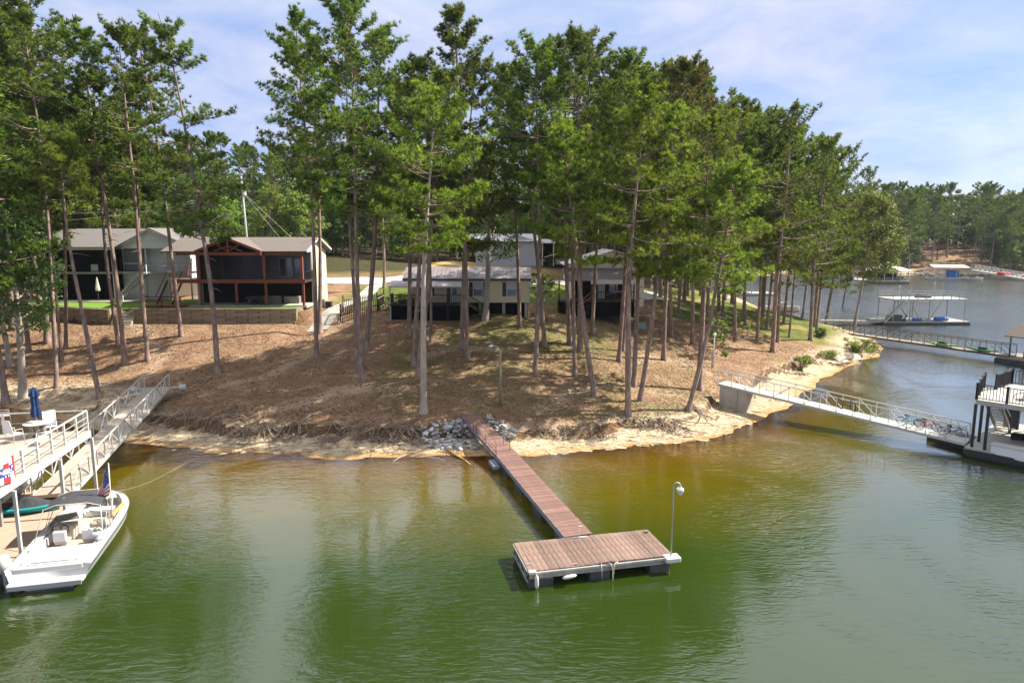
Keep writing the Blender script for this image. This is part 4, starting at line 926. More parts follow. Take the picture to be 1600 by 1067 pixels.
fs_ = Frame(f2((-15, -.1, .5)), .02)
gangway('gangway', 'low gangway with thin rails from the point to the two level dock', f2((-13.5, 1.2, .75)), f2((.3, 1.2, .55)), 1.5, 1.0, 12, TANW, GALV, .025, .2, 'N', .04)
b = MB(f2); b.box(1.5, 3.6, .5, 1.7, .52, 1.5); tag(b.build('storage_box', DKST, None, bevel=.05), 'black storage box at the foot of the stairs on the two level dock', 'box')
def tubeo(pts, r, m, name, lab, cat, f=f2):
    b = MB(f); b.tube(pts, r, 12); tag(b.build(name, m, None, smooth=True), lab, cat)
tubeo([(9.2, 1.2, .82), (9.3, 1.2, .82), (11.4, 1.2, .82), (11.5, 1.2, .82)], [.2, .34, .34, .2], BLUEP, 'water_float', 'long rolled blue float lying on the right of the two level dock', 'float')
tubeo([(5.6, 1.2, .75), (5.8, 1.2, .75), (7.0, 1.2, .72), (7.2, 1.2, .7)], [.12, .26, .26, .1], BLUEP, 'water_float', 'smaller crumpled blue float left of the rolled one on the two level dock', 'float')
tubeo([(7.6, 2.2, .75), (8.0, 2.2, 1.0), (8.9, 2.2, .9), (9.1, 2.2, .72)], [.1, .22, .22, .1], WFAB, 'water_float', 'white bundle between the two blue floats on the dock', 'float')
tubeo([(3.9, .8, .55), (4.1, .8, .8), (4.35, .8, 1.3), (4.3, .8, 1.62)], [.38, .26, .16, .05], DKST, 'decoy', 'dark upright figure beside the black storage box on the dock', 'figure')
tubeo([(6.2, 2.0, 4.25), (6.6, 2.0, 4.5), (8.6, 2.0, 4.42), (9, 2, 4.2)], [.1, .28, .26, .1], DGREY, 'covered_loungers', 'dark covered loungers lying on the upper sun deck', 'lounger')
for x, hh in ((5.3, 5.7), (11.2, 6.2)):
    b = MB(f2); b.bar((x, 4.9, .5), (x, 4.9, hh), .07); b.box(x - .12, x + .12, 4.78, 5.02, hh, hh + .28); tag(b.build('dock_light', ALU, None), 'white light on a thin post at the %s of the two level dock' % ('left rear' if x < 6 else 'right rear'), 'light')

# ------------------------------------------------------------------ right black railed two level dock
UZ = 3.45; ZT = UZ + .30
cR = PZ(1517, 699, .6); f2 = Frame((cR[0], cR[1], 0), radians(-46))
RDk = thing('two_level_dock', f2((4, 2.5, 0)), 'white two level dock with black railings at the right edge', 'dock')
PGD = mat('pale_grey_deck', (.38, .365, .34), .8, .08, 1, .05, dirt=(.28, .27, .25))
b = MB(f2); b.box(-.3, 9.5, -.25, 9.0, .50, .62); b.build('deck', PGD, RDk)
b = MB(f2); b.box(-.35, 9.5, -.32, -.252, .14, .52); b.box(-.36, -.302, -.25, 9.0, .14, .52); b.build('fascia', BLACK, RDk)
b = MB(f2); b.box(-.2, 9.4, -.1, 8.8, -.25, .42); b.build('float', FLOAT, RDk)
la, lb_ = PZ(1453, 680, .2), PZ(1512, 697, .2); f3, LL3 = frame_between(la, lb_); b = MB(f3); b.box(0, LL3, -.3, 1.8, -.25, .3); b.build('landing_float', FLOAT, RDk)
hz = ZT + 1.05; Q1, Q2, Q3, Q4 = [PZ(u, v, hz) for u, v in ((1518, 590), (1540, 582.5), (1558, 585), (1583, 577))]
FRt = np.array(f2((9.5, 0, 0))); BKr = Q4 + (FRt - np.array(f2((0, 0, 0)))) * .9
Q0 = np.array(f2((0, 0, 0)))
poly = [(Q0[0], Q0[1]), (FRt[0], FRt[1]), (BKr[0], BKr[1]), (Q4[0], Q4[1]), (Q3[0], Q3[1]), (Q2[0], Q2[1])]
b = MB(); b.prism(poly, UZ, ZT); b.build('upper_deck', mat('cream_upper_deck', (.40, .38, .35), .8, .05, 1, .05), RDk)
for u, v in ((1518, 698), (1529, 690), (1538, 703), (1577, 678), (1589, 671)):
    p_ = PZ(u, v, .62); b = MB(); b.bar(p_, (p_[0], p_[1], UZ), .13); b.build('post', BLACK, RDk)
def balustrade(f, a, c, z, parent, h=1.0, gap=.13, panel=False):
    a = Vector((a[0], a[1], 0)); c = Vector((c[0], c[1], 0)); Ls = (c - a).length; n = max(1, int(Ls / 1.7 + .5)); d = (c - a) / Ls
    for zz_ in (.1, h): b = MB(f); b.bar(a + Vector((0, 0, z + zz_)), c + Vector((0, 0, z + zz_)), .05); b.build('rail', BLACK, parent)
    for i in range(n + 1): p_ = a + d * Ls * i / n; b = MB(f); b.bar(p_ + Vector((0, 0, z)), p_ + Vector((0, 0, z + h + .08)), .11); b.build('rail_post', BLACK, parent)
    for i in range(1, int(Ls / gap)):
        p_ = a + d * gap * i; b = MB(f); b.bar(p_ + Vector((0, 0, z + .1)), p_ + Vector((0, 0, z + h)), .028); b.build('baluster', BLACK, parent)
balustrade(None, Q0 + np.array([.08, .05, 0]), FRt, ZT, RDk, gap=.17); balustrade(None, Q0 + np.array([.08, .08, 0]), Q2, ZT, RDk, gap=.12); balustrade(None, Q3, Q4, ZT, RDk, gap=.12); balustrade(None, Q4, BKr, ZT, RDk, gap=.2)
TC = mat('tread_cream', (.50, .44, .36), .8, .1, 3, .05)
s_t = PZ(1552, 629, UZ); s_b = PZ(1568, 673, .62); wv_ = np.array([cos(radians(-46)), sin(radians(-46)), 0]) * .42
for s_ in (-1, 1): b = MB(); b.bar(s_b + wv_ * s_, s_t + wv_ * s_, .07, .24); b.build('stringer', PGD, RDk)
for s_ in (0, 1): b = MB(); b.bar(s_b + wv_ * s_ + np.array([0, 0, .9]), s_t + wv_ * s_ + np.array([0, 0, .3]), .05); b.build('stair_rail', GALV, RDk)
for i in range(12):
    p_ = s_b + (s_t - s_b) * (i + .6) / 12.4; dd = (s_t - s_b) * np.array([1, 1, 0]); dd = dd / np.linalg.norm(dd) * .14
    b = MB(); b.slab([p_ - wv_ * .92 - dd, p_ + wv_ * .92 - dd, p_ + wv_ * .92 + dd, p_ - wv_ * .92 + dd], .045); b.build('tread', TC, RDk)
dp = PZ(1577, 668, .64); b = MB(); b.bar(dp - wv_ * .9 + np.array([0, 0, 1.2]), dp + wv_ * .9 + np.array([0, 0, 1.2]), .06, 2.4); tag(b.build('dark_panel', mat('navy_panel', (.03, .035, .05), .4, .1, 3, .03), None), 'tall dark panel standing beside the stairs under the upper deck', 'panel')
ta, tb_ = PZ(1546, 712, .35), PZ(1604, 724, .35); f3, LL3 = frame_between(ta, tb_)
LT = thing('boat_lift_tank', ta, 'long white box shaped boat lift tank at the front of the right dock', 'boat lift')
b = MB(f3); b.box(0, LL3 + 3, 0, .75, .05, .72); b.build('tank', mat('white_tank', (.70, .71, .73), .5, .03, 1, .02), LT, bevel=.05)
b = MB(f3); b.box(-.04, LL3 + 3.04, -.04, .79, .73, .78); b.build('lid', WHITE, LT)
b = MB(f3)
for x in (.5, 1.9, 3.2): b.bar((x, .1, .04), (x + .5, .6, -.32), .06); b.bar((x + .6, .1, .04), (x, .6, -.32), .05)
b.build('cradle', GALV, LT)
BT = thing('boat', PZ(1590, 690, .6), 'dark covered boat bow in its slip behind the white lift tank', 'boat'); bo_ = PZ(1578, 690, .5); fb_ = Frame((bo_[0], bo_[1], 0), radians(-25))
b = MB(fb_); rings = []
for s in np.linspace(0, 1, 8): w_ = .8 * s ** .55; rings.append([(3.8 * s, w_ * k, zz) for k, zz in ((-1, 1.0), (-.7, .72), (0, .64), (.7, .72), (1, 1.0), (.5, 1.12 + .08 * s), (-.5, 1.12 + .08 * s))])
b.loft(rings); b.build('hull', mat('black_gelcoat', (.02, .02, .025), .2, .1, 2, 0), BT)
b = MB(fb_); b.tube([(.1, 0, 1.16), (1, .5, 1.22), (3.4, .8, 1.25)], .025, 6); b.tube([(.1, 0, 1.16), (1, -.5, 1.22), (3.4, -.8, 1.25)], .025, 6); b.build('bow_rail', ALU, BT)
lq = PZ(1588, 624, ZT); f2 = Frame((lq[0] - 3.6, lq[1] - .9, 0), 0)
# lounge chair on the upper deck
LC = thing('lounge_chair', f2((4.4, .9, ZT)), 'red slung black framed lounge chair on the upper deck at the right edge', 'lounge chair')
b = MB(f2)
for y in (.55, 1.2): b.tube([(3.6, y, ZT), (3.75, y, ZT + .28), (4.2, y, ZT + .36), (5.2, y, ZT + .33)], .022, 6); b.tube([(4.5, y, ZT + .34), (4.45, y, ZT + 1.02)], .022, 6); b.tube([(4.7, y, ZT), (4.7, y, ZT + .35)], .022, 6)
b.build('frame', BLACK, LC); b = MB(f2); b.slab([(4.44, .57, ZT + 1.02), (4.44, 1.18, ZT + 1.02), (4.54, 1.18, ZT + .36), (4.54, .57, ZT + .36)], .02); b.build('backrest', RED, LC)
b = MB(f2); b.slab([(4.54, .57, ZT + .37), (4.54, 1.18, ZT + .37), (5.2, 1.18, ZT + .36), (5.2, .57, ZT + .36)], .02); b.build('seat', RED, LC)
# bicycles leaning in the gangway near the dock, and a folding frame hung on its rail
def bicycle(f, x, y, z, ang, m, lab, lean=.35, sc=1.):
    B = thing('bicycle', f((x, y, z)), lab, 'bicycle'); B.rotation_euler = (lean, 0, ang); B.scale = (sc,) * 3
    for wx in (-.52, .52):
        b = MB(); n = 20; pts = [(wx + .33 * cos(a), 0, .35 + .33 * sin(a)) for a in np.linspace(0, 2 * pi, n + 1)]; b.tube(pts, .028, 6, cap=False)
        wh = link('wheel', b.mesh('wheel', BLACK, smooth=True), B); b = MB()
        for a in np.linspace(0, pi, 6, endpoint=False): b.bar((wx - .32 * cos(a), 0, .35 - .32 * sin(a)), (wx + .32 * cos(a), 0, .35 + .32 * sin(a)), .008)
        link('spokes', b.mesh('spokes', ALU), wh)
    b = MB()
    for p_, q_ in (((-.52, 0, .35), (-.1, 0, .33)), ((-.1, 0, .33), (-.2, 0, .82)), ((-.52, 0, .35), (-.18, 0, .74)), ((-.18, 0, .74), (.35, 0, .78)), ((-.1, 0, .33), (.38, 0, .68)), ((.36, 0, .86), (.52, 0, .35))): b.tube([p_, q_], .028, 6)
    link('frame', b.mesh('frame', m, smooth=True), B); b = MB(); b.tube([(.36, 0, .84), (.34, 0, 1.0), (.2, .26, 1.03)], .018, 6); b.tube([(.34, 0, 1.0), (.2, -.26, 1.03)], .018, 6); link('handlebar', b.mesh('handlebar', BLACK, smooth=True), B)
    b = MB(); b.box(-.36, -.08, -.07, .07, .83, .89); link('saddle', b.mesh('saddle', BLACK), B)
aR = math.atan2(fR.s, fR.c)
bicycle(fR, LRg * .80, .35, .02, aR + .1, TEAL, 'aqua bicycle leaning in the white gangway, farthest from the dock', .45)
bicycle(fR, LRg * .865, .30, .02, aR - .15, RED, 'red bicycle leaning in the white gangway between the two others', .4)
bicycle(fR, LRg * .945, .35, .02, aR + .2, BFAB, 'blue and white bicycle leaning at the dock end of the white gangway', .5)
FF = thing('folding_frame', fR((LRg * .575, -.70, .6)), 'black folding frame hanging on the near rail of the white gangway', 'folding rack')
b = MB(fR); x0 = LRg * .575; y0 = -.78
for dx in (-.62, .25): b.bar((x0 + dx, y0, .45), (x0 + dx, y0, 1.1), .05); b.bar((x0 + dx + .36, y0 - .05, .38), (x0 + dx + .36, y0 - .05, .95), .05); b.bar((x0 + dx, y0, 1.1), (x0 + dx + .36, y0 - .05, .95), .05); b.bar((x0 + dx, y0, .45), (x0 + dx + .36, y0 - .05, .38), .05)
b.bar((x0 - .25, y0, .7), (x0 + .25, y0, .7), .06); b.build('frame', BLACK, FF)
# ------------------------------------------------------------------ left two level deck
UZ = 3.9; f0 = PZ(140, 672, UZ); f1 = PZ(0, 764, UZ)
an = math.atan2(f0[1] - f1[1], f0[0] - f1[0]); f2 = Frame((f1[0], f1[1], 0), an); Lf = math.hypot(f0[0] - f1[0], f0[1] - f1[1])
# local frame: x runs along the water side edge towards the shore, y to the left of it
LD = thing('two_level_dock', f2((Lf / 2, 2.5, 0)), 'cream two level dock with white railings at the left edge', 'dock')
b = MB(f2); b.box(-4.5, Lf, 0, 8, UZ - .12, UZ); b.build('upper_deck', CREAMDK, LD)
b = MB(f2); b.box(-4.5, Lf + .03, -.05, -.002, UZ - .34, UZ - .02); b.box(Lf + .002, Lf + .05, 0, 8, UZ - .34, UZ - .02); b.build('edge_beam', ALU, LD)
b = MB(f2); b.box(-4.5, Lf - .1, .05, 7.9, UZ - .42, UZ - .13); b.build('joists', GREYW, LD)
def rails(a, c, z, n, hs=(1.08, .72, .44, .22), pw=.09):
    a = Vector((a[0], a[1], z)); c = Vector((c[0], c[1], z))
    for k, h in enumerate(hs): b = MB(f2); b.bar(a + Vector((0, 0, h)), c + Vector((0, 0, h)), .06 if k == 0 else .028); b.build('rail', WHITE if k == 0 else ALU, LD)
    for i in range(n + 1): p_ = a + (c - a) * i / n; b = MB(f2); b.bar(p_, p_ + Vector((0, 0, hs[0])), pw); b.build('rail_post', WHITE, LD)
rails((-2.0, .06), (Lf - .05, .06), UZ, 8); rails((Lf - .06, .2), (Lf - .06, 7.8), UZ, 4, (1.08, .55))
for x in (.75, 4.9, Lf - .15):
    b = MB(f2); b.bar((x, -.12, .62), (x, -.12, UZ - .36), .13 if x > 1 else .12); b.build('post', ALU, LD)
for x in (-2, 3, Lf - .3):
    b = MB(f2); b.bar((x, 6.5, .62), (x, 6.5, UZ - .42), .13); b.build('post', ALU, LD)
# lower deck
lo = [PZ(160, 776, .62), PZ(45, 845, .62)]; fe = PZ(205, 764, .62)
b = MB(); e0 = PZ(124, 771, .62); e1 = PZ(112, 795, .62); e2 = PZ(40, 860, .62); e3 = PZ(6, 893, .62); e4 = PZ(-130, 893, .62); e5 = PZ(-130, 700, .62); e6 = PZ(38, 764, .62)
b.prism([(p_[0], p_[1]) for p_ in (e0, e6, e5, e4, e3, e2, e1)], .50, .62); b.build('lower_deck', TAN, LD)
b = MB(); b.prism([(p_[0] - .1, p_[1] + .0) for p_ in (e0, e6, e5, e4, e3, e2, e1)], -.15, .495); b.build('float', FLOAT, LD)
b = MB(); b.box(e6[0] + .3, e0[0] + .25, e0[1] + .02, e0[1] + .4, .45, .56); b.build('gangway_step', FLOAT, LD)
for k, u in enumerate((18, 31, 39, 47)):
    p_ = PZ(u, 778 - k * 3.6, .62); b = MB(); b.bar(p_, (p_[0], p_[1], 1.75), .085); b.build('short_post', mat('pinkish_post', (.45, .37, .34), .7, .1, 3, .05), LD)
p_ = PZ(3, 822, .62); b = MB(); b.bar(p_, (p_[0], p_[1], 1.9), .12); b.build('corner_post', GALV, LD)
def chair(x, y, ang, lab, fm, sm, cat='chair', back=.75, seat=.45, nm='patio_chair'):
    c = f2((x, y, UZ)); K = thing(nm, c, lab, cat); K.rotation_euler.z = an + ang
    b = MB()
    for s in (-.27, .27):
        b.tube([(-.28, s, 0), (-.22, s, seat), (-.38, s, seat + back)], .017, 6); b.tube([(.28, s, 0), (.24, s, seat), (.22, s, seat + .22), (-.24, s, seat + .24)], .017, 6); b.tube([(-.22, s, seat), (.24, s, seat)], .017, 6)
    b.tube([(-.38, -.27, seat + back), (-.38, .27, seat + back)], .017, 6); link('frame', b.mesh('frame', fm, smooth=True), K)
    b = MB(); b.slab([(-.22, -.26, seat + .01), (.24, -.26, seat + .01), (.24, .26, seat + .01), (-.22, .26, seat + .01)], .025); link('seat', b.mesh('seat', sm), K)
    b = MB(); b.slab([(-.23, -.26, seat + .05), (-.23, .26, seat + .05), (-.375, .26, seat + back - .02), (-.375, -.26, seat + back - .02)], .025); link('backrest', b.mesh('backrest', sm), K); return K
TB = PZ(60, 682, UZ); iv = lambda P_: ((P_[0] - f2.o[0]) * f2.c + (P_[1] - f2.o[1]) * f2.s, -(P_[0] - f2.o[0]) * f2.s + (P_[1] - f2.o[1]) * f2.c)
tx, ty = iv(TB)
PT = thing('patio_table', f2((tx, ty, UZ)), 'round white patio table on the upper left deck', 'table')
b = MB(); b.tube([(0, 0, .70), (0, 0, .72), (0, 0, .735), (0, 0, .74)], [.60, .62, .62, .60], 28); link('table_top', b.mesh('table_top', WHITE), PT)
for a in (.4, 1.97, 3.54, 5.11): b = MB(); b.tube([(.42 * cos(a), .42 * sin(a), .69), (.2 * cos(a), .2 * sin(a), .35), (.5 * cos(a), .5 * sin(a), 0)], .022, 6); link('leg', b.mesh('leg', WHITE, smooth=True), PT)
U_ = thing('patio_umbrella', f2((tx, ty, UZ)), 'folded navy blue umbrella standing through the round table', 'umbrella')
b = MB(); b.tube([(0, 0, .02), (0, 0, 2.62)], .022, 8); link('pole', b.mesh('pole', ALU, smooth=True), U_)
b = MB(); rings = []
for z, r_ in ((1.05, .17), (1.25, .20), (1.5, .17), (1.62, .13), (1.85, .15), (2.1, .15), (2.14, .22), (2.38, .17), (2.52, .08), (2.6, .02)):
    rings.append([((r_ * (1 + .22 * (k % 2 * 2 - 1))) * cos(k * pi / 8), (r_ * (1 + .22 * (k % 2 * 2 - 1))) * sin(k * pi / 8), z) for k in range(16)])
b.loft(rings); link('folded_canopy', b.mesh('folded_canopy', NAVY), U_)
b = MB(); b.tube([(0, 0, 0), (0, 0, .06), (0, 0, .1), (0, 0, .35)], [.26, .24, .06, .04], 16); link('base', b.mesh('base', NAVY), U_)
def chair_at(u, v, ang, *a, **k): x, y = iv(PZ(u, v, UZ)); return chair(x, y, ang, *a, **k)
chair_at(24, 691, -.5, 'white patio chair left of the round table', WHITE, mat('pale_blue_sling', (.58, .60, .62), .7, .04, 3, .05))
chair_at(80, 679, 3.6, 'white patio chair behind the right side of the round table', WHITE, mat('grey_blue_sling', (.42, .45, .50), .7, .04, 3, .05))
chair_at(70, 694, 2.0, 'low white patio chair in front of the round table', WHITE, mat('pale_blue_sling', (.58, .60, .62), .7, .04, 3, .05))
chair_at(9, 671, -1.1, 'tall tan bar height chair behind the table at the left edge', mat('taupe_frame', (.30, .25, .22), .5, .1, 3, .03), mat('tan_sling', (.46, .36, .32), .7, .06, 3, .05), back=.85, seat=.78, nm='bar_chair')
# patriotic bunting on the rail at the left edge
x1, y1 = iv(PZ(25, 735, UZ + .5)); BU = thing('bunting_flag', f2((x1 - .5, -.1, UZ)), 'red white and blue star bunting hanging on the rail at the left edge', 'bunting')
def cloth(fn, nu, nv, m, name, par):
    off = np.array(par.location); V_ = []; 
    for i in range(nu + 1):
        for j in range(nv + 1): V_.append(np.array(fn(i / nu, j / nv)) - off)
    Q_ = [(i * (nv + 1) + j, (i + 1) * (nv + 1) + j, (i + 1) * (nv + 1) + j + 1, i * (nv + 1) + j + 1) for i in range(nu) for j in range(nv)]
    return link(name, fast_mesh(name, np.array(V_), np.array(Q_), mat_=m, smooth=True), par)
xb = x1 - .05
bun = lambda s, t_: f2((xb + .28 - 1.35 * s, -.12 - .06 * sin(9 * s) * t_, UZ + 1.12 - (1.05 - .25 * abs(s - .3)) * t_))
for (s0, s1, t0, t1, m_) in ((0, .14, 0, .95, RED), (.14, .30, 0, .3, WFAB), (.14, .30, .3, .62, BFAB), (.14, .30, .62, 1, WFAB), (.30, .62, 0, .18, WFAB), (.30, .62, .18, .42, RED), (.30, .62, .42, .62, WFAB), (.30, .62, .62, .80, BFAB), (.30, .62, .8, 1, RED), (.62, 1, 0, .3, WFAB), (.62, 1, .3, .7, BFAB), (.62, 1, .7, 1, WFAB)):
    cloth(lambda a, c, s0=s0, s1=s1, t0=t0, t1=t1: bun(s0 + (s1 - s0) * a, t0 + (t1 - t0) * c), 4, 4, m_, 'cloth_panel', BU)
for (s_, t_) in ((.20, .40), (.26, .52), (.38, .70), (.5, .72), (.75, .5), (.85, .45)):
    c = np.array(bun(s_, t_)); ux = (np.array(f2((1, 0, 0))) - np.array(f2((0, 0, 0)))); uy = np.array([0, 0, 1.]); nv_ = np.cross(ux, uy); c = c + nv_ * .015
    b = MB(); b.add([tuple(c + (ux * cos(a + pi / 2) + uy * sin(a + pi / 2)) * (.075 if k % 2 == 0 else .03)) for k, a in enumerate(np.arange(10) * pi / 5)], [tuple(range(10))]); b.build('star', WFAB, BU)
# covered craft under the upper deck and the teal one on the lower deck
def craft(c, ang, ln, wd, hh, m1, m2, lab, name='jet_ski'):
    K = thing(name, c, lab, 'jet ski'); K.rotation_euler.z = ang; b = MB(); rings = []; rings2 = []
    for s in np.linspace(-1, 1, 11):
        w_ = wd / 2 * (1 - max(0, s) ** 2.2 * .9) * (.9 if s < -.9 else 1); rings.append([(ln / 2 * s, w_ * k, z * hh) for k, z in ((-1, .42), (-.6, .1), (0, 0), (.6, .1), (1, .42), (.75, .5), (-.75, .5))])
        tz = .55 + .45 * math.exp(-((s - .15) / .42) ** 2); rings2.append([(ln / 2 * s * .95, w_ * k * .82, hh * (z if z < .6 else tz)) for k, z in ((-1, .5), (1, .5), (.55, 1), (-.3, 1))])
    b.loft(rings); link('hull', b.mesh('hull', m1, smooth=False), K); b = MB(); b.loft(rings2); link('cover', b.mesh('cover', m2), K); return K
craft(PZ(36, 800, .64), .25, 3.2, 1.15, .75, TEAL, DGREY, 'teal watercraft under a black cover on the lower left deck')
craft(PZ(45, 757, .75), an, 3.0, 1.1, 1.0, WHITE, WHITE, 'white covered watercraft parked under the upper left deck')
craft(PZ(14, 775, .75), an, 2.8, 1.1, .9, WHITE, VINYL, 'white watercraft with dark seat at the left end under the upper deck')
# outboard motor at the very edge
OM = thing('outboard_motor', PZ(10, 914, .3), 'white outboard motor standing up at the left edge by the boat stern', 'outboard motor'); c = PZ(10, 914, 0)
b = MB(); b.tube([(c[0], c[1], .55), (c[0], c[1], .62), (c[0], c[1], 1.0), (c[0], c[1], 1.22), (c[0], c[1], 1.3)], [.16, .24, .26, .2, .08], 12); b.build('cowling', GEL, OM, smooth=True)
b = MB(); b.tube([(c[0], c[1], -.3), (c[0], c[1], .56)], [.07, .10], 8); b.build('leg', ALU, OM); b = MB(); b.bar((c[0] - .9, c[1], .35), (c[0] - .1, c[1], .35), .08, .3); b.build('bracket', BLACK, OM)

# ------------------------------------------------------------------ the white bowrider
st = PZ(76, 903, .45); bw_ = PZ(172, 778, .8)
aB = math.atan2(bw_[1] - st[1], bw_[0] - st[0]); fB = Frame((st[0], st[1], 0), aB); BL = math.hypot(*(bw_[:2] - st[:2])) + .15; BWd = 1.50
# width toward the stern, local y: port = +
BO = thing('motor_boat', fB((BL / 2, 0, 0)), 'white open bow motor boat with grey seats moored at the left dock', 'boat')
def bwid(s): return BWd * (1.0 if s < .5 else max(.02, (1 - ((s - .5) / .5) ** 2.6)) ** .62)
prof = []
b = MB(fB); rings = []
S = np.concatenate([np.linspace(0, .6, 7), np.linspace(.68, .999, 9)])
for s in S:
    w_ = bwid(s); sh = .92 + .22 * s; rings.append([(BL * s, w_ * k, z) for k, z in ((1, sh), (.99, sh - .12), (.93, .45 + .12 * s), (.78, .12 + .25 * s ** 3), (.05, -.25 + .5 * s ** 4), (-.05, -.25 + .5 * s ** 4), (-.78, .12 + .25 * s ** 3), (-.93, .45 + .12 * s), (-.99, sh - .12), (-1, sh))])
n_ = 10; vs = [p_ for r_ in rings for p_ in r_]; fs = [(i * n_ + k, i * n_ + k + 1, (i + 1) * n_ + k + 1, (i + 1) * n_ + k) for i in range(len(S) - 1) for k in range(n_ - 1)] + [tuple(range(n_))]
b.add(vs, fs); b.build('hull', GEL, BO, smooth=True)
for sg in (-1, 1):   # grey band on each side
    b = MB(fB); vs = []; 
    for s in S[:-2]: w_ = bwid(s); sh = .92 + .22 * s; vs += [(BL * s, sg * (w_ * .992 + .006), sh - .16), (BL * s, sg * (w_ * .955 + .012), sh - .32)]
    b.add(vs, [(2 * i, 2 * i + 2, 2 * i + 3, 2 * i + 1) for i in range(len(S) - 3)]); b.build('side_stripe', mat('slate_stripe', (.10, .12, .15), .3, .05, 2, 0), BO)
    b = MB(fB); b.tube([(BL * s, sg * bwid(s) * 1.01, .90 + .22 * s) for s in S], .035, 6); b.build('rub_rail', mat('grey_rubber', (.30, .30, .32), .5, .05, 2, 0), BO, smooth=True)
# gunwale ring and decks
def deckring(s0, s1, inner, name, m=GEL, z=.0, par=BO):
    b = MB(fB); vs = []; ss = [s for s in np.linspace(s0, s1, 12)]
    for s in ss: w_ = bwid(s); sh = .92 + .22 * s + z; i_ = max(0.02, w_ - inner); vs += [(BL * s, w_, sh), (BL * s, i_, sh + .04), (BL * s, -i_, sh + .04), (BL * s, -w_, sh)]
    fs = []
    for i in range(len(ss) - 1): a = 4 * i; fs += [(a, a + 4, a + 5, a + 1), (a + 2, a + 6, a + 7, a + 3)]
    for i in range(len(ss) - 1):   # inner walls
        pass
    b.add(vs, fs); b.build(name, m, par, smooth=False)
deckring(.0, .999, .26, 'gunwale')
for sg in (-1, 1):   # registration decal band, speakers and handholds along the coaming
    b = MB(fB); b.tube([(2.3, sg * 1.15, 1.02), (2.35, sg * 1.13, 1.09), (2.9, sg * 1.13, 1.09), (2.95, sg * 1.15, 1.02)], .015, 6); b.build('grab_rail', ALU, BO)
    b = MB(fB); b.box(1.35, 3.6, sg * 1.10 - .05, sg * 1.10 + .05, .60, .95); b.build('coaming_pad', VINYL, BO)
for x_, y_ in ((.3, -.9), (.3, -.75), (.45, -.95), (.5, .9)): b = MB(fB); b.tube([(x_, y_, .98), (x_, y_, 1.0)], .035, 8); b.build('fuel_cap', BLACK if y_ < 0 else ALU, BO)
b = MB(fB)
for i, (s0, s1) in enumerate(zip(np.linspace(.22, .94, 13)[:-1], np.linspace(.22, .94, 13)[1:])):
    for sg in (-1, 1):
        q0 = sg * (bwid(s0) - .26); q1 = sg * (bwid(s1) - .26); b.add([(BL * s0, q0, .96 + .22 * s0), (BL * s1, q1, .96 + .22 * s1), (BL * s1, q1, .42), (BL * s0, q0, .42)], [(0, 1, 2, 3)])
b.build('cockpit_liner', mat('liner_grey', (.60, .59, .58), .4, .04, 2, 0), BO)
b = MB(fB); b.prism([(BL * .2, -1.2), (BL * .72, -1.15), (BL * .88, -.75), (BL * .93, 0), (BL * .88, .75), (BL * .72, 1.15), (BL * .2, 1.2)], .40, .44); b.build('cockpit_floor', BEIGEV, BO)
b = MB(fB); b.box(-.02, BL * .235, -1.28, 1.28, .72, .985); b.build('engine_deck', GEL, BO, bevel=.06)
b = MB(fB); b.box(-.42, .0, -1.36, 1.36, .34, .48); b.build('swim_platform', GEL, BO, bevel=.05)
b = MB(fB); b.box(-.45, -.40, -1.3, 1.3, .26, .44); b.build('platform_trim', mat('grey_rubber', (.3, .3, .32)), BO)
b = MB(fB); b.box(.12, 1.25, -.85, .75, .99, 1.06); b.build('sun_pad', mat('white_vinyl', (.78, .77, .76), .5, .02, 2, .02), BO, bevel=.04)
b = MB(fB); b.box(.14, .27, -.75, .65, 1.065, 1.10); b.build('pad_seam', VINYL, BO); b = MB(fB); b.box(1.0, 1.1, -.5, .4, 1.065, 1.085); b.build('pad_seam', VINYL, BO)
b = MB(fB); b.box(1.28, 1.62, -1.1, .2, .45, .98); b.box(1.62, 2.1, -1.1, .2, .45, .72); b.build('rear_bench', mat('white_vinyl', (.78, .77, .76)), BO, bevel=.05)
b = MB(fB); b.box(1.68, 2.06, -1.0, .15, .725, .78); b.build('bench_cushion', VINYL, BO, bevel=.03)
b = MB(fB); b.box(1.4, 2.0, .5, 1.1, .45, .78); b.build('corner_seat', mat('white_vinyl', (.78, .77, .76)), BO, bevel=.06)
for y in (.52, -.62):
    sx = 2.85; b = MB(fB); b.box(sx, sx + .5, y - .27, y + .27, .62, .80); b.build('helm_seat', VINYL, BO, bevel=.06)
    b = MB(fB); b.box(sx - .10, sx + .06, y - .27, y + .27, .78, 1.28); b.build('seat_back', mat('pale_grey_vinyl', (.62, .62, .64), .5, .04, 2, .02), BO, bevel=.06)
    b = MB(fB); b.bar((sx + .22, y, .44), (sx + .22, y, .63), .12); b.build('seat_post', ALU, BO)
for y0, y1 in ((.28, 1.12), (-1.12, -.34)):
    b = MB(fB); b.box(3.75, 4.35, y0, y1, .44, 1.12); b.build('console', BEIGEV, BO, bevel=.05)
b = MB(fB); b.tube([(3.68 + .05 * cos(a), .62 + .18 * cos(a), 1.03 + .18 * sin(a)) for a in np.linspace(0, 2 * pi, 15)], .02, 6, False); b.build('steering_wheel', BLACK, BO)
b = MB(fB)
for sg in (-1, 1): b.add([(4.5, sg * .30, 1.14), (4.2, sg * 1.12, 1.14), (3.2, sg * 1.22, 1.14), (3.35, sg * 1.16, 1.34), (4.0, sg * 1.02, 1.52), (4.22, sg * .28, 1.55)], [(0, 1, 4, 5), (1, 2, 3, 4)])
b.build('windshield', TGLASS, BO)
b = MB(fB)
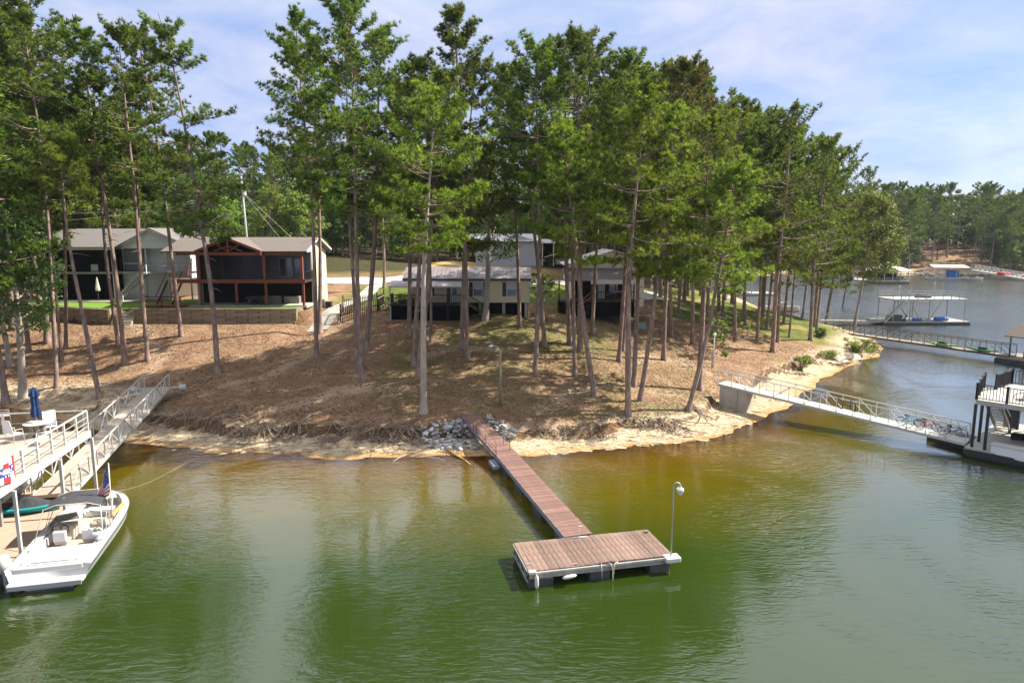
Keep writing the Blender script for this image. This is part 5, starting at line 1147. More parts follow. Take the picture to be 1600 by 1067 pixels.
for sg in (-1, 1): b.tube([(3.2, sg * 1.22, 1.16), (3.35, sg * 1.16, 1.36), (4.0, sg * 1.02, 1.54), (4.22, sg * .28, 1.57), (4.5, sg * .30, 1.16)], .02, 6)
b.build('windshield_frame', WHITE, BO)
for sg in (-1, 1): b = MB(fB); b.box(4.5, 6.3, sg * .95 - .2 if sg > 0 else -1.1, sg * .95 + .15 if sg > 0 else -.75, .5, .80); b.build('bow_seat', VINYL, BO, bevel=.05)
b = MB(fB); b.box(6.3, 6.75, -.65, .65, .5, .82); b.build('bow_cushion', mat('pale_grey_vinyl', (.62, .62, .64)), BO, bevel=.05)
b = MB(fB); b.add([(BL * .86, -.62, 1.16), (BL * .86, .62, 1.16), (BL * .965, .3, 1.175), (BL * .965, -.3, 1.175)], [(0, 1, 2, 3)]); b.build('bow_deck', GEL, BO)
for k, (x, y) in enumerate(((.35, .98), (.35, -1.0), (1.6, 1.2), (6.8, .55))): b = MB(fB); b.bar((x - .1, y, 1.06), (x + .1, y, 1.06), .03); b.build('cleat', ALU, BO)
# bimini: dark canvas on white bows
b = MB(fB); rings = []; nU = 9
off = 1.95
vs = []
for i in range(6):
    for j in range(nU): y = -1.08 + 2.16 * j / (nU - 1); x = 3.0 + 1.75 * i / 5; vs.append((x, y, off + .50 - .16 * (y / 1.08) ** 2 - .05 * ((i - 2.5) / 2.5) ** 2))
nb0 = len(vs); vs += [(x, y, z - .03) for x, y, z in vs]
fs = [(i * nU + j, (i + 1) * nU + j, (i + 1) * nU + j + 1, i * nU + j + 1) for i in range(5) for j in range(nU - 1)]; fs += [tuple(q + nb0 for q in reversed(f)) for f in fs]
b.add(vs, fs); b.build('bimini_top', DGREY, BO, smooth=True)
b = MB(fB)
for x, xf in ((3.0, 2.35), (3.9, 3.4), (4.75, 3.5)): b.tube([(xf, -1.32, 1.05), (x, -1.12, off + .28), (x, -.6, off + .44), (x, .6, off + .44), (x, 1.12, off + .28), (xf, 1.32, 1.05)], .02, 6)
b.build('bimini_frame', WHITE, BO, smooth=True)
# tower mast with the flag of stripes
FG = thing('flag', fB((4.35, -1.0, 1.1)), 'American flag hanging from a white pole over the motor boat', 'flag'); 
b = MB(fB); b.tube([(3.75, -1.3, 1.05), (3.92, -1.3, 3.85)], .024, 8); b.build('pole', WHITE, FG, smooth=True)
top_ = np.array(fB((3.92, -1.3, 3.75)))
def flagp(s, t_):   # s along the drooping fly, t down the hoist
    sag = s * 1.15; return (top_[0] - + .03 - 1.3 * s * (.35 + .65 * t_) - .06 * sin(7 * t_ + 3 * s), top_[1] - .18 * s - .07 * sin(10 * s + 2 * t_), top_[2] - 1.4 * t_ * (1 - .15 * s) - 1.35 * s * (1 - .35 * t_) - .02)
for k in range(13):
    t0, t1 = k / 13, (k + 1) / 13; m_ = RED if k % 2 == 0 else WFAB; s0 = .42 if k < 7 else 0
    cloth(lambda a, c, t0=t0, t1=t1, s0=s0: flagp(s0 + (1 - s0) * a, t0 + (t1 - t0) * c), 8, 1, m_, 'stripe', FG)
cloth(lambda a, c: flagp(.42 * a, 7 / 13 * c), 5, 5, BFAB, 'canton', FG)
vs = []; fs = []
for i in range(5):
    for j in range(9):
        if (i + j) % 2: continue
        c = np.array(flagp(.42 * (j + .5) / 9, 7 / 13 * (i + .5) / 5)); 
        for sg in (-1, 1):
            k0 = len(vs); vs += [tuple(c + np.array([.018 * cos(a) * (1 if q % 2 == 0 else .45), sg * .012, .024 * sin(a) * (1 if q % 2 == 0 else .45)])) for q, a in enumerate(np.arange(10) * pi / 5 + pi / 2)]; fs.append(tuple(range(k0, k0 + 10)))
b = MB(); b.add(vs, fs); so = b.build('stars', WFAB, FG)
TB_ = thing('towel', fB((4.6, -1.05, 1.0)), 'crumpled orange and brown towel on the boat side by the bow', 'towel')
b = MB(fB); rings = []
for s in np.linspace(0, 1, 6): rings.append([(4.25 + 1.5 * s, -1.13 + .05 * sin(5 * s) - .12 * cos(a), 1.17 + .09 * abs(sin(a)) * (1 + .3 * sin(9 * s))) for a in np.linspace(0, 2 * pi, 8, endpoint=False)])
b.loft(rings); b.build('cloth', mat('orange_towel', (.50, .26, .10), .9, .5, 5, .3), TB_)
b = MB(fB); b.tube([(2.6, -1.02, 1.0), (2.62, -1.02, 1.14), (2.7, -1.02, 1.22), (2.8, -1.02, 1.2)], [.2, .22, .18, .06], 10); tag(b.build('cooler_bag', WFAB, None, smooth=True), 'round white bag on the boat beside the helm seat', 'bag')
b = MB(fB); b.slab([(2.0, -1.42, 1.06), (2.45, -1.42, 1.07), (2.45, -1.18, 1.09), (2.0, -1.18, 1.09)], .03); tag(b.build('towel', mat('light_blue_cloth', (.35, .52, .65), .8, .1, 4, .1), None), 'pale blue towel draped over the boat side', 'towel')
# mooring lines
def line(pts, lab, r=.018, m=ROPE, name='mooring_line'):
    b = MB(); b.tube(pts, r, 5); tag(b.build(name, m, None, smooth=True), lab, 'rope')
cr_ = fB((BL * .95, -.2, 1.2)); sh_ = PZ(310, 714, .06); pts = [tuple(np.array(cr_) * (1 - s) + sh_ * s + np.array([0, 0, -.5 * sin(pi * s) * (1 - s)])) for s in np.linspace(0, 1, 9)]
line([(p_[0], p_[1], max(p_[2], .03)) for p_ in pts], 'thin pale line from the boat bow across the water to the shore', .005)
s0 = PZ(560, 716, .05); s1 = PZ(1100, 660, .3)
line([PZ(1160, 678, .05), PZ(1200, 684, .02), PZ(1250, 692, .015)], 'thin line trailing into the shallows below the white gangway', .012)
# ------------------------------------------------------------------ houses
SHING = mat('grey_shingle', (.155, .145, .14), .95, .25, 6, .4, stretch=(1, 3, 3))
SHINGB = mat('brown_grey_shingle', (.155, .13, .118), .95, .28, 6, .4, stretch=(1, 3, 3), dirt=(.11, .10, .10))
SIDEW = mat('white_siding', (.66, .67, .68), .6, .04, 1, .03)
SIDEC = mat('cream_siding', (.72, .62, .42), .6, .05, 1, .03)
SIDEC2 = mat('pale_cream_siding', (.66, .61, .48), .6, .05, 1, .03)
CEDAR = mat('cedar_timber', (.20, .065, .035), .8, .3, 4, .2, rand=.15)
DWOOD = mat('dark_stained_wood', (.045, .03, .022), .85, .3, 4, .2)
SCREEN = mat('dark_screen', (.006, .006, .007), .9, .2, 2, .0, spec=.05)
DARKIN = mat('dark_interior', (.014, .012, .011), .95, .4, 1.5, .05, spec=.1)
METR = mat('weathered_metal_roof', (.27, .24, .26), .55, .12, 1.2, .03, metal=.2, dirt=(.20, .14, .11))
METW = mat('pale_metal_roof', (.55, .53, .50), .5, .07, 1.2, .03)
SHUT = mat('black_shutter', (.03, .03, .034), .6, .1, 3, .05)
PATIO = mat('patio_concrete', (.40, .37, .32), .9, .12, 1, .1)
TURF = mat('bright_turf', (.13, .24, .025), .95, .25, 8, .5, coord='geo')
TIMB = mat('weathered_timber', (.27, .215, .145), .95, .3, 3, .5, stretch=(.3, 1, 2), rand=.2, dirt=(.09, .08, .06))
PANE = mat('window_pane', (.08, .10, .13), .08, .1, 1, 0, spec=.9)
BLIND = mat('window_blind', (.50, .52, .54), .6, .05, 1, 0)
def box_part(par, name, m, *a, bevel=0): b = MB(); b.box(*a); return b.build(name, m, par, bevel=bevel)
def window(par, x0, x1, z0, z1, y, fm=WHITE, shutters=False, cols=1, rows=2):
    """a window in a wall facing the lake (its outer face at y)"""
    b = MB(); t_ = .06
    b.box(x0, x1, y - .05, y + .02, z0, z0 + t_); b.box(x0, x1, y - .05, y + .02, z1 - t_, z1)
    b.box(x0, x0 + t_, y - .05, y + .02, z0 + t_, z1 - t_); b.box(x1 - t_, x1, y - .05, y + .02, z0 + t_, z1 - t_)
    for r_ in range(1, rows): zc = z0 + (z1 - z0) * r_ / rows; b.box(x0 + t_, x1 - t_, y - .04, y + .02, zc - .025, zc + .025)
    for c_ in range(1, cols): xc = x0 + (x1 - x0) * c_ / cols; b.box(xc - .02, xc + .02, y - .045, y + .02, z0 + t_, z1 - t_)
    W_ = b.build('window', fm, par)
    b = MB(); b.box(x0 + t_, x1 - t_, y - .015, y - .005, z0 + t_, (z0 + z1) / 2); b.build('pane', PANE, W_)
    b = MB(); b.box(x0 + t_, x1 - t_, y - .015, y - .005, (z0 + z1) / 2, z1 - t_); b.build('pane', BLIND if rows > 1 else PANE, W_)
    if shutters:
        for s in (-1, 1): xa = x0 - .42 if s < 0 else x1 + .06; b = MB(); b.box(xa, xa + .36, y - .05, y - .003, z0, z1); b.build('shutter', SHUT, par)
def roof_gable(par, x0, x1, y0, ym, y1, ze0, zr, ze1, m, th=.14, name='roof', seams=0):
    b = MB(); b.slab([(x0, y0, ze0), (x1, y0, ze0), (x1, ym, zr), (x0, ym, zr)], th); o_ = b.build(name, m, par)
    b = MB(); b.slab([(x0, ym, zr), (x1, ym, zr), (x1, y1, ze1), (x0, y1, ze1)], th); b.build(name, m, par)
    if seams:
        b = MB()
        for x in np.arange(x0 + .1, x1, seams): b.bar((x, y0, ze0 + .015), (x, ym, zr + .015), .035, .03)
        s_ = b.build('standing_seams', m, o_); s_['kind'] = 'stuff'
    return o_
def siding(par, m, x0, x1, z0, z1, y, n):
    for i in range(n):
        a_ = z0 + (z1 - z0) * i / n; c_ = z0 + (z1 - z0) * (i + 1) / n; b = MB(); b.add([(x0, y - .022, a_), (x1, y - .022, a_), (x1, y - .004, c_), (x0, y - .004, c_), (x0, y, a_), (x1, y, a_)], [(0, 1, 2, 3), (4, 5, 1, 0)]); b.build('siding_board', m, par)
Zt = 6.35
# --- brown timber porch cabin
H2 = thing('cabin', (-30, 79, Zt), 'two storey cabin with red brown timber porch and black screens', 'house')
box_part(H2, 'patio_slab', PATIO, -35.6, -22.6, 74.9, 78.6, Zt - .1, Zt + .16)
box_part(H2, 'wall', SIDEC2, -36.2, -22.9, 78.6, 84.6, Zt - .2, 12.35)
b = MB(); b.add([(-22.88, 75.6, 12.3), (-22.88, 84.6, 12.3), (-22.88, 80, 13.72), (-23.1, 75.6, 12.3), (-23.1, 84.6, 12.3), (-23.1, 80, 13.72)], [(0, 1, 2), (5, 4, 3), (0, 3, 4, 1), (1, 4, 5, 2), (2, 5, 3, 0)]); b.build('gable', SIDEC2, H2)
box_part(H2, 'foundation', CONC, -22.885, -22.86, 78.6, 84.6, Zt - .2, 8.3)
roof_gable(H2, -38.2, -22.3, 74.75, 80, 85.0, 12.45, 13.95, 12.5, SHINGB, .12)
b = MB(); b.bar((-22.27, 74.7, 12.40), (-22.27, 80, 13.92), .05, .2); b.bar((-22.27, 80, 13.92), (-22.27, 85, 12.45), .05, .2); b.build('rake_board', WHITE, H2)
pk, pxw, pzt = -30.65, 3.55, 13.92
for s in (-1, 1):
    b = MB(); b.slab([(pk, 74.2, pzt), (pk, 79.8, pzt), (pk + s * pxw, 79.8, 12.50), (pk + s * pxw, 74.2, 12.50)], .12); b.build('porch_roof', SHINGB, H2)
    b = MB(); b.bar((pk, 74.16, pzt - .10), (pk + s * pxw, 74.16, 12.40), .12, .26); b.build('rake_beam', CEDAR, H2)
    b = MB(); b.bar((pk, 74.3, 13.0), (pk + s * 1.55, 74.3, 12.45 - .0), .12, .14); b.bar((pk + s * .05, 74.3, 12.42), (pk + s * 1.2, 74.3, 13.15), .12, .13); b.build('truss_web', CEDAR, H2)
b = MB(); b.bar((pk, 74.3, 12.3), (pk, 74.3, 13.75), .16); b.build('king_post', CEDAR, H2)
box_part(H2, 'tie_beam', CEDAR, pk - pxw, pk + pxw, 74.2, 74.42, 12.02, 12.32)
box_part(H2, 'eave_beam', CEDAR, pk + pxw + .05, -22.7, 74.9, 75.08, 12.02, 12.30)
box_part(H2, 'eave_beam', CEDAR, -36.6, pk - pxw - .05, 74.9, 75.08, 12.02, 12.30)
box_part(H2, 'balcony_floor', DWOOD, -36.5, -22.7, 75.0, 78.58, 9.02, 9.2)
box_part(H2, 'balcony_beam', CEDAR, -37.2, -22.6, 74.82, 74.98, 8.98, 9.38)
for x in (-34.2, -27.05, -22.95): box_part(H2, 'porch_post', CEDAR, x - .11, x + .11, 74.93 if x < -30 else 74.8, 75.15, 9.39, 12.0)
for x in (-34.2, -30.3, -27.05, -22.95): box_part(H2, 'lower_post', CEDAR, x - .11, x + .11, 75.0, 75.22, Zt + .16, 8.97)
box_part(H2, 'screen', mat('glossy_screen', (.008, .008, .009), .10, .2, 2, .0, spec=.22), -34.09, -27.16, 75.06, 75.09, 9.39, 12.01)
b = MB(); b.add([(pk - pxw + .3, 74.5, 12.33), (pk + pxw - .3, 74.5, 12.33), (pk, 74.5, 13.75)], [(0, 1, 2)]); b.build('gable_screen', SCREEN, H2)
box_part(H2, 'screen_frame', DWOOD, -31.7, -31.62, 75.0, 75.05, 9.4, 12.0)
box_part(H2, 'screen_frame', DWOOD, -29.5, -29.42, 75.0, 75.05, 9.4, 12.0)
for (a_, c_) in ((-26.9, -25.1), (-25.0, -23.1)):
    b = MB(); b.box(a_, c_, 74.9, 74.94, 10.2, 10.26); b.box(a_, c_, 74.9, 74.94, 9.45, 9.50)
    for x in np.arange(a_ + .1, c_, .14): b.box(x, x + .03, 74.9, 74.93, 9.5, 10.2)
    b.build('balcony_railing', BLACK, H2)
b = MB(); b.box(-22.75, -22.7, 75.2, 78.5, 10.2, 10.26)
for y in np.arange(75.3, 78.5, .16): b.box(-22.74, -22.71, y, y + .03, 9.3, 10.2)
b.build('balcony_railing', BLACK, H2)
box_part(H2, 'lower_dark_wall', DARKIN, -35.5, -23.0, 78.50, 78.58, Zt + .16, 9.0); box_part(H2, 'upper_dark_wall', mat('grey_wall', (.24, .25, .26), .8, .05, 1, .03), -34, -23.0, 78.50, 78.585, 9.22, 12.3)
window(H2, -26.6, -25.2, 9.5, 11.6, 78.48, WHITE, cols=2, rows=1); window(H2, -24.9, -23.6, 9.6, 11.6, 78.48, DWOOD, rows=1)
box_part(H2, 'stone_counter', mat('rubble_stone', (.22, .20, .18), .9, .5, 6, .5), -28.3, -26.2, 77.4, 78.3, Zt + .16, 7.35); box_part(H2, 'stone_counter', mat('rubble_stone', (.2, .2, .2)), -25.9, -24.2, 77.4, 78.3, Zt + .16, 7.3)
for k, x in enumerate((-22.4, -21.5)):
    A_ = thing('air_conditioner', (x, 80.5 - k * .6, gz(x, 80.5 - k * .6) - .1), ('tan air conditioner against the side wall of the brown porch cabin', 'dark air conditioner standing on the gravel beside the brown porch cabin')[k], 'air conditioner')
    z0_ = A_.location.z; yy = A_.location.y
    box_part(A_, 'casing', (mat('tan_metal', (.30, .28, .24), .5), BLACK)[k], x - .35, x + .35, yy - .35, yy + .35, z0_, z0_ + .85); b = MB(); b.tube([(x, yy, z0_ + .852), (x, yy, z0_ + .88)], .27, 14); b.build('fan_grille', GALV, A_)
DT = thing('picnic_table', (-28.3, 76.6, Zt + .16), 'long wooden picnic table under the brown porch', 'table')
box_part(DT, 'table_top', GREYW, -29.8, -27.3, 76.0, 76.9, 7.22, 7.28)
for x in (-29.5, -27.6): box_part(DT, 'leg', GREYW, x, x + .12, 76.1, 76.8, Zt + .16, 7.21)
for k, x in enumerate((-29.2, -28.7, -28.2, -27.8)):
    K = thing('dining_chair', (x, 75.7, Zt + .16), 'dark chair at the picnic table under the brown porch', 'chair', 'dark chairs at the picnic table')
    b = MB(); 
    for dx in (-.17, .17): b.bar((x + dx, 75.55, Zt + .16), (x + dx, 75.55, 7.5), .04); b.bar((x + dx, 75.9, Zt + .16), (x + dx, 75.9, 6.95), .04)
    b.build('frame', BLACK, K); box_part(K, 'seat', BLACK, x - .2, x + .2, 75.53, 75.92, 6.96, 7.0); box_part(K, 'backrest', BLACK, x - .19, x + .19, 75.53, 75.56, 7.15, 7.5)
FP = thing('flag', (-35.0, 74.7, 10.6), 'small striped flag hanging at the left end of the brown balcony', 'flag'); b = MB(); b.tube([(-34.6, 74.9, 10.2), (-35.1, 74.3, 11.2)], .02, 6); b.build('pole', WHITE, FP)
for k in range(6): cloth(lambda a, c, k=k: (-35.35 + .12 * k + .1 * c * (k - 3) + .02, 74.32 + .04 * sin(3 * a + k), 11.1 - 1.25 * c), 1, 4, RED if k % 2 else WFAB, 'stripe', FP) if False else None
def fpc(a, c): return (-35.05 + (-.06 - .28 * c) + (.12 + .56 * c) * a, 74.34 + .05 * sin(9 * a), 11.1 - 1.3 * c)
for k in range(7): cloth(lambda a, c, k=k: fpc((k + a) / 7, c), 1, 5, RED if k % 2 == 0 else WFAB, 'stripe', FP)
# wooden stairs and landing to the left of the porch
S2 = thing('wooden_stairs', (-37, 75.5, Zt), 'dark brown wooden stairs with landing left of the timber porch', 'stairs')
for i in range(13):
    t_ = i / 12; box_part(S2, 'tread', mat('brown_tread', (.13, .08, .05), .85, .2, 4, .2), -38.9, -37.3, 74.6 + 2.6 * t_, 74.9 + 2.6 * t_, Zt + .25 + 2.5 * t_, Zt + .3 + 2.5 * t_)
for x in (-38.95, -37.25): b = MB(); b.bar((x, 74.5, Zt + .2), (x, 77.4, 9.1), .06, .26); b.build('stringer', DWOOD, S2); b = MB(); b.bar((x, 74.5, Zt + 1.2), (x, 77.4, 10.1), .08); b.build('handrail', CEDAR, S2)
box_part(S2, 'landing', CEDAR, -39.9, -35.6, 73.2, 74.5, Zt + .2, Zt + .34)
for x in (-39.85, -37.7, -35.7): box_part(S2, 'rail_post', CEDAR, x - .06, x + .06, 73.2, 73.32, Zt - .1, Zt + 1.3)
box_part(S2, 'rail', DWOOD, -39.9, -35.6, 73.1, 73.2, Zt + 1.22, Zt + 1.3)
b = MB(); b.bar((-39.85, 73.3, Zt + 1.26), (-39.85, 74.5, Zt + 1.26), .07); b.bar((-35.7, 73.3, Zt + 1.26), (-35.7, 74.5, Zt + 1.26), .07); b.build('rail', DWOOD, S2)
# --- grey roofed cabin with the black screened porch
H1 = thing('cabin', (-50, 86, Zt), 'two storey white cabin with grey shingle roof and black screened porch at the left', 'house')
box_part(H1, 'patio_slab', PATIO, -58.0, -44.5, 79.8, 83.5, Zt - .1, Zt + .14)
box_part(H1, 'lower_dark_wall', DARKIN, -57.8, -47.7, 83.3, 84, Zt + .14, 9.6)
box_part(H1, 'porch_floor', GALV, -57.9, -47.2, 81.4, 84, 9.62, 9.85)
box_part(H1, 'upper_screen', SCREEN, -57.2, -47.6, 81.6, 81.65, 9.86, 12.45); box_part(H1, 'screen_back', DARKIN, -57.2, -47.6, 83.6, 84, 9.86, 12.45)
box_part(H1, 'lower_screen', SCREEN, -55.2, -47.6, 82.9, 82.95, Zt + .15, 9.6)
box_part(H1, 'eave_fascia', WHITE, -58.5, -47.0, 81.15, 81.3, 12.46, 12.78)
for x in (-57.4, -47.35): box_part(H1, 'porch_post', WHITE, x - .12, x + .12, 81.4, 81.58, Zt + .14, 12.45)
for x in (-44.4, -42.0): box_part(H1, 'porch_post', WHITE, x - .1, x + .1, 83.3, 83.5, 9.86, 12.6)
box_part(H1, 'wall', SIDEW, -57.9, -42.2, 84, 93, Zt - .2, 12.6)
box_part(H1, 'wall', SIDEW, -47.1, -42.2, 84.9, 93, 9.8, 12.6) if False else None
b = MB(); xr0, xr1, xm = -48.2, -39.6, -43.5
b.slab([(-58.6, 81.1, 12.80), (-47.0, 81.1, 12.80), (-46.0, 87, 15.0), (-56.2, 87, 15.0)], .1); b.build('roof', SHING, H1)
b = MB(); b.add([(-58.6, 81.1, 12.8), (-56.2, 87, 15.0), (-58.6, 93, 12.8)], [(0, 1, 2)]); b.build('roof', SHING, H1)
b = MB(); b.slab([(-56.2, 87, 15.0), (-43.5, 87, 15.0), (-42.0, 93.5, 12.7), (-58.6, 93.5, 12.7)], .1); b.build('roof', SHING, H1)
for s, xe in ((-1, -47.3), (1, -38.6)):
    b = MB(); b.slab([(xm, 82.9, 15.05), (xm, 93, 15.05), (xe, 93, 12.85), (xe, 82.9, 12.85)], .1); b.build('roof', SHING, H1)
    b = MB(); b.bar((xm, 82.84, 14.96), (xe, 82.84, 12.76), .06, .22); b.build('rake_board', WHITE, H1)
b = MB(); b.add([(-47.1, 83.2, 12.6), (-39.2, 83.2, 12.6), (-39.2, 83.2, 13.0), (xm, 83.2, 14.85), (-47.1, 83.2, 12.95)], [(0, 1, 2, 3, 4)]); b.build('gable', mat('white_panel', (.74, .77, .82), .6, .03, 1, 0), H1)
box_part(H1, 'porch_screen', mat('grey_screen', (.12, .12, .14), .4, .1, 1, 0), -47.0, -44.6, 83.3, 83.34, 9.9, 12.55); box_part(H1, 'wall', SIDEW, -44.3, -39.4, 84.2, 93, 9.0, 12.6)
box_part(H1, 'screen_rail', WHITE, -47.1, -44.4, 83.24, 83.29, 10.75, 10.85)
window(H1, -43.9, -42.9, 10.4, 12.2, 84.18, WHITE); box_part(H1, 'side_deck', GALV, -47.2, -38.6, 82.6, 84.1, 9.62, 9.84)
b = MB(); b.bar((-44.4, 82.6, 10.85), (-38.6, 82.6, 10.85), .07)
for x in np.arange(-44.4, -38.5, 1.45): b.bar((x, 82.6, 9.84), (x, 82.6, 10.85), .07)
b.bar((-44.4, 82.6, 10.35), (-38.6, 82.6, 10.35), .04); b.build('deck_railing', GALV, H1)
for x in (-44.2, -41.4, -38.8): box_part(H1, 'deck_post', GALV, x - .08, x + .08, 82.7, 82.86, Zt - .1, 9.6)
S1 = thing('grey_stairs', (-46, 81, Zt), 'pale grey stairs climbing right beside the screened porch', 'stairs')
for i in range(14): t_ = i / 13; box_part(S1, 'tread', mat('grey_tread', (.34, .34, .33), .8, .1, 3, .05), -47.0 + 3.6 * t_, -46.55 + 3.6 * t_, 79.9, 81.3, Zt + .25 + 3.2 * t_, Zt + .31 + 3.2 * t_)
for y in (79.85, 81.35): b = MB(); b.bar((-47.0, y, Zt + .15), (-43.0, y, 9.75), .06, .25); b.build('stringer', GALV, S1)
b = MB(); b.bar((-45.6, 79.82, Zt + 1.2), (-42.6, 79.82, 10.75), .12); b.bar((-45.6, 79.82, Zt + .2), (-45.6, 79.82, Zt + 1.25), .12); b.bar((-42.6, 79.82, 9.7), (-42.6, 79.82, 10.8), .12); b.build('handrail', SIDEW, S1)
for i, x in enumerate(np.arange(-45.3, -42.6, .3)): t_ = (x + 45.6) / 3.0; b = MB(); b.bar((x, 79.82, Zt + .3 + 3.1 * t_), (x, 79.82, Zt + 1.15 + 3.15 * t_), .03); b.build('baluster', GALV, S1)
UF = thing('folded_umbrella', (-48.9, 80.6, Zt + .14), 'folded cream umbrella on the patio of the grey roofed cabin', 'umbrella')
b = MB(); b.tube([(-48.9, 80.6, 6.5), (-48.9, 80.6, 9.4)], .03, 6); b.build('pole', DKST, UF); b = MB(); b.tube([(-48.9, 80.6, 7.7), (-48.9, 80.6, 7.9), (-48.9, 80.6, 8.9), (-48.9, 80.6, 9.3)], [.26, .28, .12, .04], 8); b.build('folded_canopy', mat('cream_fabric', (.55, .50, .42), .8), UF)
for x, lab in ((-53.6, 'pale chair behind the screen at the left of the grey cabin porch'), (-49.6, 'pale chair behind the screen at the right of the grey cabin porch')):
    K = thing('porch_chair', (x, 81.3, 9.86), lab, 'chair'); box_part(K, 'backrest', VINYL, x - .4, x + .4, 81.50, 81.56, 10.0, 10.75); box_part(K, 'seat', VINYL, x - .4, x + .4, 81.44, 81.49, 9.99, 10.1)
# terrace turf and timber retaining walls with steps
b = MB(); b.prism([(-57, 78.6), (-43.0, 72.9), (-39.9, 73.0), (-39.9, 79.9), (-57, 79.8)], Zt - .2, Zt + .03); tag(b.build('lawn', TURF, None), 'strip of vivid artificial turf in front of the grey cabin', kind='structure')
b = MB(); b.prism([(-35.5, 73.05), (-23.3, 73.0), (-23.3, 74.9), (-35.5, 74.9)], Zt - .2, Zt + .03); tag(b.build('lawn', TURF, None), 'strip of turf in front of the brown porch', kind='structure')
b = MB(); b.prism([(-41.5, 75.4), (-39.2, 75.4), (-36.8, 84), (-40, 84)], Zt - .2, Zt + .06); tag(b.build('lawn', TURF, None), 'turf slope between the two cabins', kind='structure')
def timber_wall(a, c, z0, z1, lab, courses=6):
    a = np.array(a); c = np.array(c); Lw = np.linalg.norm(c - a); d = (c - a) / Lw; an_ = math.atan2(d[1], d[0]); ch = (z1 - z0) / courses
    Wl = thing('retaining_wall', (*(a + c) / 2, z0), lab, 'retaining wall'); me_ = unit_box('timber', TIMB, 2.36, .18, ch - .015)
    for k in range(courses):
        x = -1.2 * (k % 2) 
        while x < Lw - .3:
            x0 = max(0, x); x1 = min(Lw, x + 2.4); s_ = (x1 - x0) / 2.4; p_ = a + d * (x0 + x1) / 2; nrm_ = np.array([d[1], -d[0]]) * random.uniform(-.02, .02)
            link('timber', me_, Wl, M=Matrix.Translation((p_[0] + nrm_[0] - Wl.location.x, p_[1] + nrm_[1] - Wl.location.y, ch * (k + .5))) @ Matrix.Rotation(an_, 4, 'Z') @ Matrix.Diagonal((s_, 1, 1, 1))); x += 2.4
    f_ = Frame((a[0], a[1], 0), an_); b = MB(f_); b.box(0, Lw, .10, .3, z0 - .3, z1 - .02); b.build('backing', TIMB, Wl); return Wl
timber_wall((-58.5, 78.4), (-42.6, 71.75), 4.75, 6.42, 'long timber retaining wall in front of the grey cabin')
timber_wall((-40.1, 72.45), (-23.1, 72.45), 4.55, 6.45, 'long timber retaining wall in front of the brown porch', 7)
timber_wall((-23.1, 72.45), (-23.0, 74.6), 5.2, 6.45, 'short return of the timber wall at the right end', 5)
timber_wall((-42.6, 71.75), (-42.5, 73.2), 4.7, 6.42, 'short timber cheek left of the steps in the wall', 6)
timber_wall((-40.15, 72.45), (-40.1, 73.6), 4.7, 6.45, 'short timber cheek right of the steps in the wall', 6)
ST = thing('stone_steps', (-41.3, 72.3, 4.8), 'grey steps passing through the timber retaining wall', 'steps')
for i in range(6): box_part(ST, 'step', CONC, -42.4, -40.3, 71.5 + .3 * i, 73.6, 4.6 + .29 * i, 4.86 + .29 * i)
# --- mobile home
mx0, mx1, my = -10.6, 1.75, 69.6; MH = thing('mobile_home', (-4.4, 72, 6), 'cream mobile home with weathered metal roof and dark shutters', 'house')
box_part(MH, 'wall', SIDEC, mx0, mx1, my, my + 4.4, 7.35, 9.72)
siding(MH, SIDEC, mx0 + .01, mx1 - .06, 7.36, 9.7, my, 16)
box_part(MH, 'corner_trim', WHITE, mx1 - .06, mx1 + .03, my - .05, my - .003, 7.35, 9.7)
box_part(MH, 'skirting', SCREEN, mx0 + .1, mx1 - .1, my + .25, my + 4.2, 5.4, 7.34)
roof_gable(MH, mx0 - .5, mx1 + .25, my - .3, my + 2.2, my + 4.7, 9.78, 10.85, 9.78, METR, .08, seams=.42)
box_part(MH, 'fascia', SHUT, mx0 - .5, mx1 + .25, my - .36, my - .31, 9.6, 9.80)
window(MH, -3.95, -2.95, 8.0, 9.42, my - .02, WHITE, True); window(MH, -.55, .45, 8.0, 9.42, my - .02, WHITE, True)
window(MH, -9.1, -8.35, 8.05, 9.35, my - .02, WHITE, True); window(MH, -8.25, -8.2, 8.05, 9.3, my - .02, WHITE) if False else None
box_part(MH, 'door', WHITE, -6.25, -5.5, my - .06, my - .024, 7.4, 9.45); box_part(MH, 'door_glass', PANE, -6.1, -5.65, my - .085, my - .065, 8.1, 9.3); box_part(MH, 'screen_door', SHUT, -6.5, -6.3, my - .06, my - .024, 7.4, 9.4)
b = MB(); b.slab([(-12.2, my - 2.1, 9.15), (-4.3, my - 2.1, 9.15), (-4.3, my - .35, 9.62), (-12.2, my - .35, 9.62)], .07); b.build('porch_roof', METR, MH)
box_part(MH, 'porch_fascia', WHITE, -12.2, -4.3, my - 2.16, my - 2.11, 9.03, 9.17)
box_part(MH, 'porch_deck', DWOOD, -12.2, -4.2, my - 2.0, my - .03, 7.22, 7.36)
for x in (-12.1, -8.9, -6.4, -4.4): box_part(MH, 'porch_post', DWOOD if x > -12 else ALU, x - .06, x + .06, my - 2.0, my - 1.88, 5.3, 9.05)
box_part(MH, 'lattice_skirt', SCREEN, -12.1, -4.4, my - 1.86, my - 1.8, 5.3, 7.2)
def rail_dark(par, a, c, m=DWOOD, h=.95):
    b = MB(); a = Vector(a); c = Vector(c); b.bar(a + Vector((0, 0, h)), c + Vector((0, 0, h)), .08); b.bar(a + Vector((0, 0, .12)), c + Vector((0, 0, .12)), .05); b.build('rail', m, par); Ls = (c - a).length
    for i in range(1, int(Ls / .17)): p_ = a + (c - a) * i * .17 / Ls; b = MB(); b.bar(p_ + Vector((0, 0, .12)), p_ + Vector((0, 0, h)), .04); b.build('baluster', m, par)
